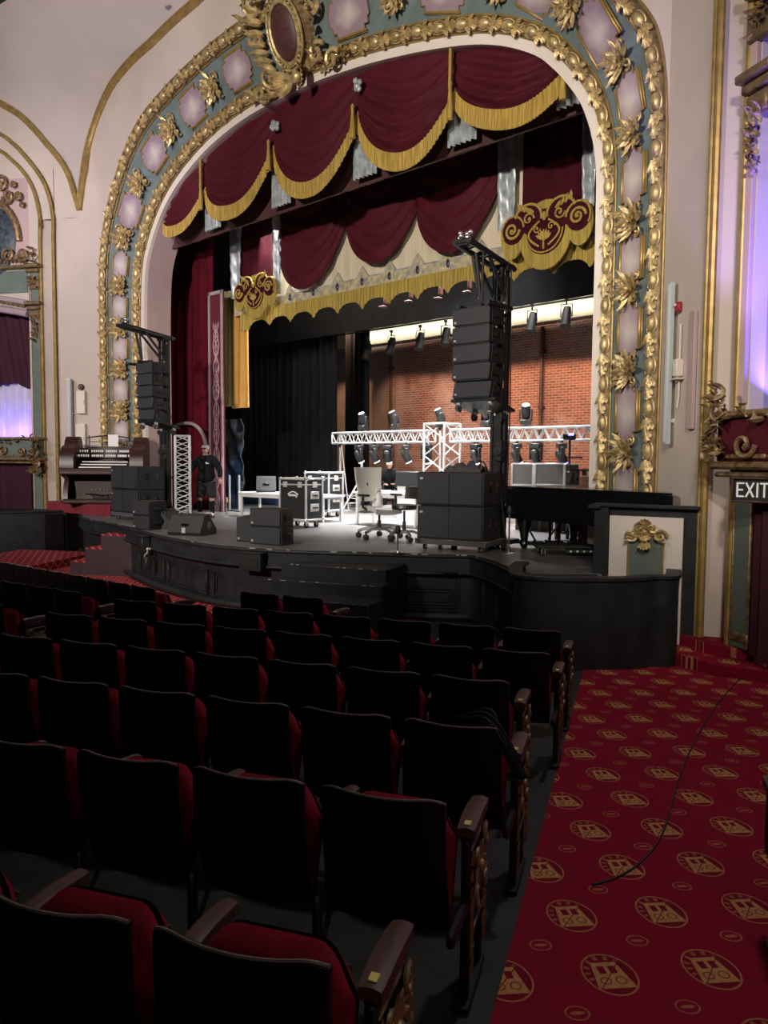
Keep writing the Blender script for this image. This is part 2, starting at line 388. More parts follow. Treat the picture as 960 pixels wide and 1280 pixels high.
    def ell(s, c, r, T=None, n=12, m=8):
        vs = [(c[0], c[1], c[2]-r[2])]; fs = []
        for i in range(1, m):
            a = -PI/2 + PI*i/m
            for k in range(n):
                b = 2*PI*k/n
                vs.append((c[0]+r[0]*math.cos(a)*math.cos(b), c[1]+r[1]*math.cos(a)*math.sin(b), c[2]+r[2]*math.sin(a)))
        vs.append((c[0], c[1], c[2]+r[2]))
        for k in range(n): fs.append((0, 1+(k+1) % n, 1+k))
        for i in range(m-2):
            for k in range(n): fs.append((1+i*n+k, 1+i*n+(k+1) % n, 1+(i+1)*n+(k+1) % n, 1+(i+1)*n+k))
        t = len(vs)-1
        for k in range(n): fs.append((t, 1+(m-2)*n+k, 1+(m-2)*n+(k+1) % n))
        return s.add(vs, fs, T)
    def prism(s, poly, z0, z1, T=None, scale_top=None):
        n = len(poly); c = V((sum(p[0] for p in poly)/n, sum(p[1] for p in poly)/n))
        k = scale_top or 1
        vs = [(p[0], p[1], z0) for p in poly] + [(c.x+(p[0]-c.x)*k, c.y+(p[1]-c.y)*k, z1) for p in poly]
        fs = [tuple(range(n))[::-1], tuple(range(n, 2*n))] + [(i, (i+1) % n, n+(i+1) % n, n+i) for i in range(n)]
        return s.add(vs, fs, T)
    def grid(s, nu, nv, fn, T=None, thick=None):
        vs = [V(fn(i/nu, j/nv)) for i in range(nu+1) for j in range(nv+1)]
        w = nv+1
        fs = [(i*w+j, (i+1)*w+j, (i+1)*w+j+1, i*w+j+1) for i in range(nu) for j in range(nv)]
        if thick is not None:
            th = V(thick); n = len(vs)
            fs2 = [tuple(k+n for k in f)[::-1] for f in fs]
            vs2 = [p + th for p in vs]; e = []
            edge = [i*w for i in range(nu+1)] + [nu*w+j for j in range(1, nv+1)] + [i*w+nv for i in range(nu-1, -1, -1)] + [j for j in range(nv-1, 0, -1)]
            for a, b in zip(edge, edge[1:] + edge[:1]): e.append((b, a, a+n, b+n))
            vs = vs+vs2; fs = fs+fs2+e
        return s.add(vs, fs, T)
    def leaf(s, T, L=.2, W=.08, curl=.6, ridge=.02, lob=0):
        # curling, ridged leaf growing along +x, rising in +z
        n = 6; vs = []; fs = []
        for i in range(n+1):
            t = i/n; a = curl*t*1.8
            x = L*(math.sin(a)/(curl*1.8) if curl else t); z = L*((1-math.cos(a))/(curl*1.8) if curl else 0)
            w = W*math.sin(PI*min(1, .12+t*.88))**.8*(1 + (lob*math.sin(t*18) if lob else 0))
            for k, (q, h) in enumerate(((-1, -.3), (-.5, .55), (0, 1), (.5, .55), (1, -.3))):
                vs.append((x, q*w*.5, z + h*ridge*(1-.5*t) + ridge*.4))
        for i in range(n):
            for k in range(4): fs.append((i*5+k, (i+1)*5+k, (i+1)*5+k+1, i*5+k+1))
        fs.append((0, 1, 2, 3, 4)[::1])
        return s.add(vs, fs, T)
    def scroll(s, T, r=.1, turns=1.3, tr_=.018, dirn=1, lift=.03):
        pts = []; rs = []; n = int(14*turns)
        for i in range(n+1):
            t = i/n; a = dirn*(turns*2*PI*t); q = r*(1-.82*t)
            pts.append((q*math.cos(a), q*math.sin(a), lift*math.sin(PI*t)+.01)); rs.append(tr_*(1-.25*t))
        s.tube(pts, rs, 6, T); s.ell((0, 0, .015), (r*.2, r*.2, r*.16), T, 8, 6)
        return s
def add_props(o, label=None, cat=None, group=None, kind=None):
    if label: o['label'] = label
    if cat: o['category'] = cat
    if group: o['group'] = group
    if kind: o['kind'] = kind
    return o
def mesh_of(name, b, m, sharp=.7):
    me = bpy.data.meshes.new(name); me.from_pydata(b.v, [], b.f); me.validate(); me.update()
    bm = bmesh.new(); bm.from_mesh(me); bmesh.ops.recalc_face_normals(bm, faces=bm.faces); bm.to_mesh(me); bm.free()
    for p in me.polygons: p.use_smooth = True
    me.set_sharp_from_angle(angle=sharp)
    if m: me.materials.append(M[m] if isinstance(m, str) else m)
    return me
def obj(name, b, m, parent=None, loc=None, T=None, sharp=.7, world=False):
    """one mesh object; world=True: vertices are in world space and become local to the (unrotated) parent"""
    if world and parent is not None:
        inv = parent.matrix_basis.inverted()
        if parent.parent: inv = inv @ parent.parent.matrix_basis.inverted()
        b.v = [tuple(inv @ V(p)) for p in b.v]
    elif world:
        xs = [p[0] for p in b.v]; ys = [p[1] for p in b.v]; zs = [p[2] for p in b.v]
        o0 = V(((min(xs)+max(xs))/2, (min(ys)+max(ys))/2, min(zs)))
        b.v = [tuple(V(p)-o0) for p in b.v]; loc = o0
    o = bpy.data.objects.new(name, mesh_of(name, b, m, sharp)); COL.objects.link(o)
    if parent is not None: o.parent = parent
    if loc is not None: o.location = loc
    if T is not None: o.matrix_basis = T
    return o
def thing(name, label, cat, loc=(0, 0, 0), rz=0, group=None):
    o = bpy.data.objects.new(name, None); COL.objects.link(o)
    o.empty_display_size = .1; o.location = loc; o.rotation_euler = (0, 0, rz)
    o.matrix_basis = Matrix.Translation(V(loc)) @ rotz(rz)
    return add_props(o, label, cat, group)
def struct(name, b, m, label=None):
    o = obj(name, b, m, world=False); o['kind'] = 'structure'
    if label: o['label'] = label
    return o
def dup(root, T=None, label=None, group=None):
    c = root.copy(); COL.objects.link(c)
    if T is not None: c.matrix_basis = T
    if label: c['label'] = label
    if group: c['group'] = group
    for ch in root.children:
        d = ch.copy(); COL.objects.link(d); d.parent = c
        for g in ch.children:
            e = g.copy(); COL.objects.link(e); e.parent = d
    return c
ORD = ['', 'first', 'second', 'third', 'fourth', 'fifth', 'sixth', 'seventh', 'eighth', 'ninth', 'tenth', 'eleventh', 'twelfth', 'thirteenth', 'fourteenth']
def lerp(a, b, t): return a + (b-a)*t
def catmull(P, step):
    P = [V(p) for p in P]; out = []
    for i in range(len(P)-1):
        p0 = P[i-1] if i else P[0]*2-P[1]; p1 = P[i]; p2 = P[i+1]; p3 = P[i+2] if i+2 < len(P) else P[-1]*2-P[-2]
        n = max(1, int((p2-p1).length/step))
        for k in range(n):
            t = k/n
            out.append(.5*((2*p1)+(p2-p0)*t+(2*p0-5*p1+4*p2-p3)*t*t+(3*p1-p0-3*p2+p3)*t**3))
    out.append(P[-1].copy()); return out
# ================================================================== SHELL
# raked house floor
b = B()
def flr(u, v):
    x = lerp(-26, 6, u); y = lerp(-4, 15, v); return (x, y, rake(x, y))
b.grid(64, 38, flr); struct('floor', b, 'concrete')
# aisle carpet in its own frame: x across the aisle, y down the aisle
# ------------------------------------------------------------------ proscenium profile, (inner, outer) as (offset from centre, height)
PR = [((-6.70, .85), (-7.85, .85)), ((-6.70, 2.5), (-7.85, 2.5)), ((-6.70, 4.4), (-7.85, 4.4)), ((-6.70, 6.2), (-7.85, 6.3)), ((-6.60, 7.5), (-7.80, 7.75)),
 ((-6.30, 8.20), (-7.50, 8.85)), ((-5.87, 8.77), (-6.95, 9.77)), ((-5.40, 9.19), (-6.3, 10.48)), ((-4.84, 9.53), (-5.55, 10.98)), ((-4.1, 9.85), (-4.6, 11.29)),
 ((-3.36, 10.08), (-3.7, 11.49)), ((-2.6, 10.23), (-2.8, 11.64)), ((-1.9, 10.31), (-2.0, 11.72)), ((-1.2, 10.34), (-1.25, 11.75)), ((-.48, 10.35), (-.5, 11.74)),
 ((.3, 10.33), (.3, 11.70)), ((1.08, 10.26), (1.12, 11.64)), ((1.7, 10.19), (1.85, 11.56)), ((2.35, 10.09), (2.6, 11.45)), ((3.0, 9.97), (3.4, 11.28)),
 ((3.6, 9.84), (4.2, 11.05)), ((4.2, 9.68), (5.0, 10.76)), ((4.7, 9.5), (5.65, 10.42)), ((5.15, 9.28), (6.2, 10.05)), ((5.57, 9.01), (6.7, 9.62)),
 ((5.85, 8.74), (7.05, 9.22)), ((6.1, 8.44), (7.35, 8.82)), ((6.38, 8.02), (7.65, 8.32)), ((6.58, 7.5), (7.79, 7.72)), ((6.68, 6.95), (7.84, 7.0)),
 ((6.70, 6.2), (7.85, 6.2)), ((6.70, 4.4), (7.85, 4.4)), ((6.70, 2.5), (7.85, 2.5)), ((6.70, .85), (7.85, .85))]
YO = D - .5625
def prof(i):
    P = [V((CX+p[i][0], (D, YO)[i], p[i][1])) for p in PR]
    return P
def dense(P0, P1, n=10):
    # joint Catmull-Rom through both rails so that the pairs stay matched
    A = []; Bq = []
    for P, O in ((P0, A), (P1, Bq)):
        for i in range(len(P)-1):
            p0 = P[i-1] if i else P[0]*2-P[1]; p1, p2 = P[i], P[i+1]; p3 = P[i+2] if i+2 < len(P) else P[-1]*2-P[-2]
            for k in range(n):
                t = k/n; O.append(.5*((2*p1)+(p2-p0)*t+(2*p0-5*p1+4*p2-p3)*t*t+(3*p1-p0-3*p2+p3)*t**3))
        O.append(P[-1].copy())
    return A, Bq
IN, OUT = dense(prof(0), prof(1))
MID = [(a+c)/2 for a, c in zip(IN, OUT)]
SL = [0.0]
for a, c in zip(MID, MID[1:]): SL.append(SL[-1] + (c-a).length)
STOT = SL[-1]
def band(s, f, h=0.):
    """point and frame on the splayed band: s along, f across (0 opening .. 1 house), h out of the surface"""
    s = max(0, min(STOT-1e-6, s)); lo, hi = 0, len(SL)-1
    while hi-lo > 1:
        m_ = (lo+hi)//2
        if SL[m_] <= s: lo = m_
        else: hi = m_
    t = (s-SL[lo])/(SL[hi]-SL[lo]); a = IN[lo].lerp(IN[hi], t); c = OUT[lo].lerp(OUT[hi], t)
    T_ = (IN[hi]-IN[lo] + OUT[hi]-OUT[lo]).normalized(); X = (c-a).normalized(); N = T_.cross(X).normalized()
    if N.y > 0: N = -N
    T2 = X.cross(N)
    if T2.dot(T_) < 0: T2 = -T2
    return a.lerp(c, f) + N*h, T_, X, N
def s_near(px, py):
    best = None
    for i in range(0, len(MID)):
        d = (MID[i]-CAM); z = d.dot(cf)
        x = 480+F*d.dot(cr)/z; y = 640-F*d.dot(cu)/z
        e = (x-px)**2+(y-py)**2
        if best is None or e < best[0]: best = (e, SL[i])
    return best[1]
ARCH = thing('proscenium_arch', 'great gilded proscenium arch with teal band and lavender panels framing the stage', 'proscenium arch', (CX, D, .85))
NS = 360
b = B(); b.grid(NS, 3, lambda u, v: band(u*STOT, v, 0)[0], thick=(0, .25, 0)); obj('band', b, 'teal', ARCH, world=True)
def molding(fc, w, h, name, ph):
    b = B()
    def surf(u, v):
        a = PI*v; return band(u*STOT, fc + (w*.5*-math.cos(a))/1.284, .0 + h*math.sin(a))[0]
    b.grid(NS*2, 8, surf); o = obj(name, b, 'brown_gilt', ARCH, world=True)
    # fillets either side
    b = B()
    for sd in (-1, 1):
        b.tube([band(i/NS*STOT, fc + sd*w*.53/1.284, .02)[0] for i in range(NS+1)], .018, 6)
    obj('fillet', b, 'gold_trim', o, world=False, T=ARCH.matrix_basis.inverted())
    # eggs and acanthus leaves, repeating all the way round
    b = B(); per = .575; n = int(STOT/per)
    for k in range(n+1):
        s = ph + k*per
        if s > STOT-.05 or s < .05: continue
        p, T_, X, N = band(s, fc, h*.86)
        fr = frame(p, T_, X, N)
        b.ell((0, 0, 0), (.125, .082, .055), fr, 12, 8)
        b.tube([fr @ V((.155*math.cos(a), .104*math.sin(a), -.015)) for a in [i*PI/6 for i in range(12)]], .014, 5, closed=True)
        for sd in (-1, 1):
            for q, (ds, off, rot, L) in enumerate(((.13, .0, 0, .17), (.15, .045, .35, .15), (.15, -.045, -.35, .15), (.20, .075, .55, .12), (.20, -.075, -.55, .12), (.23, .02, .25, .1), (.23, -.02, -.25, .1))):
                pp, T2, X2, N2 = band(s+sd*ds*.92, fc+off/1.284, h*.82)
                f2 = frame(pp, T2*sd, X2*sd, N2) @ rotz(rot)
                b.leaf(f2, L, .078, .16, .035)
    obj('egg_and_leaf', b, 'gold', o, T=ARCH.matrix_basis.inverted())
    return o
molding(.905, .235, .10, 'outer_molding', .2)
molding(.10, .215, .085, 'inner_molding', .35)
# rosettes: a burst of curling leaves with scrolls (one mesh, repeated)
def rosette_b(R=.25, seed=1):
    rnd = random.Random(seed); b = B()
    for ring, (n, L, W, el) in enumerate(((10, R*1.05, .085, .05), (9, R*.75, .075, .09), (7, R*.45, .06, .12))):
        for k in range(n):
            a = 2*PI*k/n + ring*.3 + rnd.uniform(-.12, .12)
            b.leaf(rotz(a) @ tr(.03, 0, .03+ring*.025) @ roty(-.10-ring*.12), L*rnd.uniform(.85, 1.2), W*1.15*R/.25, rnd.uniform(.2, .45), .035)
    for k in range(4):
        a = PI/4 + k*PI/2
        b.scroll(rotz(a) @ tr(R*.85, 0, .03) @ rotz(rnd.uniform(0, 6)), R*.30, 1.2, .02, 1 if k % 2 else -1)
    b.ell((0, 0, .09), (.055, .055, .045), None, 8, 6)
    return b
rosA = mesh_of('rosette', rosette_b(.25, 3), 'gold'); rosB = mesh_of('rosette', rosette_b(.27, 8), 'gold')
def shared(name, me, parent, T):
    o = bpy.data.objects.new(name, me); COL.objects.link(o); o.parent = parent; o.matrix_basis = T; return o
AI = ARCH.matrix_basis.inverted()
# panel mesh: rectangle with stepped corners and a hollowed side, gilt bar frame
def panel_outline(w, h):
    a, c = w/2, h/2; k = min(.10, w*.17)
    return [(-a, -c+k*1.6), (-a, c-k*1.6), (-a+k, c-k*1.6), (-a+k, c-k*.6), (-a+k*2, c-k*.6), (-a+k*2.4, c), (a-k*2.4, c), (a-k*2, c-k*.6), (a-k, c-k*.6), (a-k, c-k*1.6), (a, c-k*1.6),
            (a, -c+k*1.6), (a-k, -c+k*1.6), (a-k, -c+k*.6), (a-k*2, -c+k*.6), (a-k*2.4, -c), (-a+k*2.4, -c), (-a+k*2, -c+k*.6), (-a+k, -c+k*.6), (-a+k, -c+k*1.6)]
def make_panel(s, w=.50, h=.78):
    p, T_, X, N = band(s, .5, .0)
    fr = AI @ frame(p, X, T_, N)
    ol = panel_outline(w, h)
    key = (w, h)
    if key not in pmesh:
        b = B(); b.prism(ol, .0, .035)
        g = B()
        pts = [(x, y, .04) for x, y in ol]
        for q in range(len(pts)): g.tube([pts[q], pts[(q+1) % len(pts)]], .011, 6)
        for sd in (-1, 1):
            g.box((sd*w/2, 0, .035), (.045, h-.24, .05), bev=.012); g.box((sd*(w/2+.035), 0, .02), (.018, h-.24, .03), bev=.006)
        pmesh[key] = (mesh_of('panel', b, 'panel'), mesh_of('frame', g, 'gold_trim'))
    o = shared('panel', pmesh[key][0], ARCH, fr); shared('frame', pmesh[key][1], o, Matrix.Identity(4))
    return o
pmesh = {}
def make_ros(s, me=None, sc=1., f=.5):
    p, T_, X, N = band(s, f, .02)
    shared('rosette', me or rosA, ARCH, AI @ frame(p, X, T_, N) @ Matrix.Scale(sc, 4))
S = s_near
sl = [S(152, 358), S(152, 411), S(153, 465), S(154, 516)]
s0 = sl[-1]; per = (sl[0]-sl[-1])/3
for k in range(-3, 4): make_ros(s0+k*per, rosA if k % 2 else rosB, 1.12)
for k in range(-3, 4): make_panel(s0+(k+.5)*per, .46, min(.78, per*.70))
for px, py in ((157, 296), (177, 230), (217, 165), (272, 117)): make_ros(S(px, py), rosB, 1.2)
for px, py in ((164, 264), (192, 190), (243, 137), (303, 92)): make_panel(S(px, py), .70, .92)
for px, py in ((440, 22), (556, -8)): make_panel(S(px, py), .72, 1.06)
for px, py in ((498, 3), (625, -22), (712, 8)): make_ros(S(px, py), rosA, 1.1)
make_panel(S(668, -8), .62, .9); make_panel(S(764, 26), .62, 1.0)
for k, (px, py) in enumerate(((790, 70), (797, 171), (794, 271), (791, 370), (789, 462), (785, 560))): make_ros(S(px, py), rosA if k % 2 else rosB, 1.0)
for px, py in ((798, 121), (796, 221), (792, 320), (791, 417), (785, 512), (782, 606)): make_panel(S(px, py), .46, .82)
# crowning cartouche
p, T_, X, N = band(S(366, 48), .54, .03)
CF = AI @ frame(p, T_, X, N) @ Matrix.Scale(1.25, 4)          # local x along the arch, y up
b = B(); b.prism([(.46*math.cos(a)*(1-.18*math.sin(a)*-1), .62*math.sin(a)) for a in [i*2*PI/40 for i in range(40)]], 0, .1, scale_top=.85)
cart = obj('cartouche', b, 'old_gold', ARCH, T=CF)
b = B(); b.ell((0, .02, .12), (.30, .42, .10), None, 20, 10); obj('oval_shield', b, mat('dark_red_lattice', (.10, .035, .035), .5, noise=.5, nscale=40), cart)
b = B()
for rr, w in ((1., .035), (1.22, .022)):
    b.tube([(.32*rr*math.cos(a), .02+.44*rr*math.sin(a), .15) for a in [i*2*PI/36 for i in range(36)]], w, 7, closed=True)
for i in range(34):
    a = i*2*PI/34; b.ell((.355*math.cos(a), .02+.485*math.sin(a), .16), (.026, .026, .026), None, 6, 5)
obj('beaded_rim', b, 'gold', cart)
b = B(); rnd = random.Random(5)
for sd in (-1, 1):
    for k in range(9):
        t = k/8; b.leaf(tr(sd*(.42+.14*math.sin(PI*t)), -.55+1.15*t, .08) @ rotz(PI/2 - sd*(.55+.7*math.sin(PI*t))) @ roty(-.25), .34, .13, .6, .05)
    for (x, y, r, q) in ((.62, .62, .17, 1), (.72, .15, .12, -1), (.62, -.45, .16, 1), (.35, .78, .15, -1), (.9, -.62, .14, 1)):
        b.scroll(tr(sd*x, y, .1) @ rotz(.6*sd), r, 1.4, .04, sd*q, .09)
    for k in range(8):
        a = -PI/2 + sd*(.35+.28*k); b.leaf(tr(sd*.15, -.62, .1) @ rotz(a) @ roty(-.3), .38, .12, .6, .05)
    for k in range(7): b.leaf(tr(sd*(.55+.1*k), -.72+.02*k, .07) @ rotz(PI/2 - sd*1.2+rnd.uniform(-.7, .7)) @ roty(-.3), .26, .1, .7, .04)
    for k in range(6): b.leaf(tr(sd*(.5+.09*k), .55+rnd.uniform(-.2, .3), .08) @ rotz(rnd.uniform(0, 6.28)) @ roty(-.3), .26, .1, .7, .04)
for k in range(11):
    a = PI*(k/10); b.leaf(tr(0, .60, .14) @ rotz(a) @ roty(-.35), .42, .14, .7, .06)
b.ell((0, .62, .2), (.13, .12, .1), None, 10, 7)
for k in range(5): b.leaf(tr(0, .78, .12) @ rotz(PI/2+(k-2)*.4) @ roty(-.4), .3, .12, .7, .05)
b.ell((0, -.62, .14), (.11, .10, .08), None, 10, 7)
obj('acanthus_mantling', b, 'gold', cart)

# flat cream strip and deep reveal inside the arch
STRIP = thing('arch_reveal', 'plain pale plaster lining strip just inside the gilded arch', 'arch lining', (CX, D, .85))
inner2 = []
for i, p in enumerate(IN):
    t = (IN[min(i+1, len(IN)-1)]-IN[max(i-1, 0)]).normalized(); n = V((t.z, 0, -t.x))
    if n.dot(V((CX, D, 4))-p) < 0: n = -n
    inner2.append(p + n*.17)
b = B(); n = len(IN)
for i in range(n-1):
    b.add([IN[i], IN[i+1], inner2[i+1], inner2[i]], [(0, 1, 2, 3)])
    b.add([inner2[i], inner2[i+1], inner2[i+1]+V((0, .09, 0)), inner2[i]+V((0, .09, 0))], [(0, 1, 2, 3)])
obj('face_strip', b, 'cream_light', STRIP, world=True)
b = B()
for i in range(n-1):
    b.add([inner2[i]+V((0, .09, 0)), inner2[i+1]+V((0, .09, 0)), inner2[i+1]+V((0, .80, 0)), inner2[i]+V((0, .80, 0))], [(0, 1, 2, 3)])
obj('reveal', b, 'pink_reveal', STRIP, world=True)

# ------------------------------------------------------------------ side walls, ribs, ceiling (both sides of the house)
def side_pts(sg):
    return [V((CX+sg*7.85, YO, 0)), V((CX+sg*8.80, 9.413, 0)), V((CX+sg*9.19, 9.23, 0)), V((CX+sg*12.6, 7.30, 0))]
SLp, SRp = side_pts(-1), side_pts(1)
def segpt(P0, P1, u, z): q = P0.lerp(P1, u/(P1-P0).length); return V((q.x, q.y, z))
def on_seg(x, y, P0, P1): return onP(x, y, (P0.x, P0.y), (P1.x-P0.x, P1.y-P0.y))
# rib A over the arch (left half measured, right half the mirror)
LA = [on_seg(100, 262, SLp[0], SLp[1]), onY(106, 215, 9.95), onY(111, 187, 10.1), onY(122, 150, 10.18), onY(140, 110, 10.2), onY(165, 78, 10.2), onY(190, 55, 10.2), onY(220, 26, 10.2), onY(250, 0, 10.2), V((CX-1.4, 10.2, 12.95)), V((CX, 10.2, 12.98))]
RA = [V((2*CX-p.x, p.y, p.z)) for p in LA[::-1][1:]]
ribA = catmull(LA+RA, .25)
def tgt(i):
    """where the wall outside the arch ends for profile point i"""
    return None
b = B(); n = len(OUT)
# vertical strips of front wall beside the arch: up to the spring of the rib
for sg, P in ((-1, SLp), (1, SRp)):
    w = 'wall_left' if sg < 0 else 'wall_right'
    bb = B()
    A0, A1, A2_, A3 = P
    zt = LA[0].z if sg < 0 else 12.98
    bb.grid(4, 10, lambda u, v: V((lerp(A0.x, A1.x, u), lerp(A0.y, A1.y, u), lerp(0, zt, v))))
    bb.grid(2, 10, lambda u, v: V((lerp(A1.x, A2_.x, u), lerp(A1.y, A2_.y, u), lerp(0, max(zt, 10.3), v))) + V((sg*.10, .22, 0))*math.sin(PI*u))
    struct(w, bb, 'cream')
# wall between arch and rib
top = [p for p in OUT if p.z > 7.0]
m_ = len(top)
def rib_at(t):
    k = t*(len(ribA)-1); i = min(int(k), len(ribA)-2); return ribA[i].lerp(ribA[i+1], k-i)
def wall_tgt(u):
    if u <= .5: return rib_at(u)
    k = (u-.5)/.5; e = V((CX+7.85, YO, 7.0)); c_ = V((CX+7.85, YO, 12.98)); a_ = rib_at(.5)
    return a_.lerp(c_, k/.62) if k < .62 else c_.lerp(e, (k-.62)/.38)
bb = B(); bb.grid(m_-1, 3, lambda u, v: top[int(round(u*(m_-1)))].lerp(wall_tgt(u), v) )
# closing pieces down to the spring at each side
for sg, P in ((-1, SLp),):
    e = top[0] if sg < 0 else top[-1]; r = ribA[0] if sg < 0 else ribA[-1]
    bb.add([e, r, V((P[0].x, P[0].y, 7.0))], [(0, 1, 2)])
struct('wall_front', bb, 'cream')
b = B(); b.tube([p+V((0, -.03, -.02)) for p in ribA], .085, 8); b.tube([p+V((0, -.09, .05)) for p in ribA], .035, 6); struct('trim_1', b, 'gold_trim')
# rib B over each box, and the vault between
def box_dir(sg): P = SLp if sg < 0 else SRp; return (P[3]-P[2]).normalized()
PB = [LA[0]] + [on_seg(x, y, SLp[2], SLp[3]) for x, y in ((86, 217), (73, 196), (60, 181), (45, 163), (25, 144), (0, 129))]
PB.append(PB[-1]+V((-.6, -.36, .42))); PB.append(PB[-1]+V((-.8, -.48, .32))); PB.append(PB[-1]+V((-1.2, -.75, .2)))
ribBL = catmull(PB, .2); ribBR = [V((2*CX-p.x, p.y, p.z)) for p in ribBL]
for sg, R, k in ((-1, ribBL, 2), (1, ribBR, 3)):
    b = B(); b.tube([p+V((-sg*.03, -.04, -.02)) for p in R], .075, 8); b.tube([p+V((-sg*.05, -.08, .06)) for p in R], .03, 6); struct('trim_%d' % k, b, 'gold_trim')
    P = SLp if sg < 0 else SRp
    bb = B(); N_ = len(R)
    # box wall below the rib
    bb2 = B(); bb2.grid(N_-1, 4, lambda u, v: (lambda q: V((q.x, q.y, lerp(9.0 if True else 0, q.z, v))))(R[int(round(u*(N_-1)))]) )
    struct('wall_left_upper' if sg < 0 else 'wall_right_upper', bb2, 'cream')
# ceiling vault: ruled from rib A halves to rib B
b = B()
half = len(ribA)//2
for R, A_ in ((ribBL, ribA[:half+1]), (ribBR, ribA[half:][::-1])):
    def fn(u, v):
        k = u*(len(A_)-1); i = min(int(k), len(A_)-2); p = A_[i].lerp(A_[i+1], k-i)
        k = u*(len(R)-1); i = min(int(k), len(R)-2); q = R[i].lerp(R[i+1], k-i)
        m = p.lerp(q, v); m.z += 1.0*math.sin(PI*v)*u
        return m
    b.grid(40, 12, fn)
struct('ceiling', b, 'ceil')
# small dark vent near the vault top
b = B(); q = onY(190, 2, 9.4); q.z += .12; b.box(q, (.16, .16, .06), bev=.02); add_props(obj('ceiling_grille', b, 'brown_gilt', world=True), 'small dark bracket end peeking in at the top of the vault', 'bracket')

# vertical gold rails on both walls + concentric bands over the left box
k = 4
for sg, P in ((-1, SLp), (1, SRp)):
    for j, (q, dq) in enumerate(((P[1], .055), (P[2], .055))):
        b = B()
        pts = [V((q.x, q.y-.04, .35)), V((q.x, q.y-.04, 7.2))]
        if sg > 0: pts[1].z = 11.0
        else:
            if j == 0: arc = [on_seg(x, y, SLp[2], SLp[3]) for x, y in ((68.5, 285), (66, 262), (60.5, 240), (52, 222), (38, 203), (20, 183), (0, 168))]
            else: arc = [on_seg(x, y, SLp[2], SLp[3]) for x, y in ((52.5, 285), (50.5, 265), (46, 245), (38, 226), (26, 210), (13, 198), (0, 188))]
            pts = [pts[0], V((q.x, q.y-.04, arc[0].z-.4))] + [p+V((.03, -.05, 0)) for p in arc] + [arc[-1]+V((-.9, -.6, .5)), arc[-1]+V((-2.0, -1.3, .7))]
        pts = catmull(pts, .15)
        b.tube(pts, .046, 8); b.tube([p+V((.066*(1 if j == 0 else -1)*-sg, -.005, 0)) for p in pts], .024, 6)
        struct('trim_%d' % k, b, 'gold_trim'); k += 1
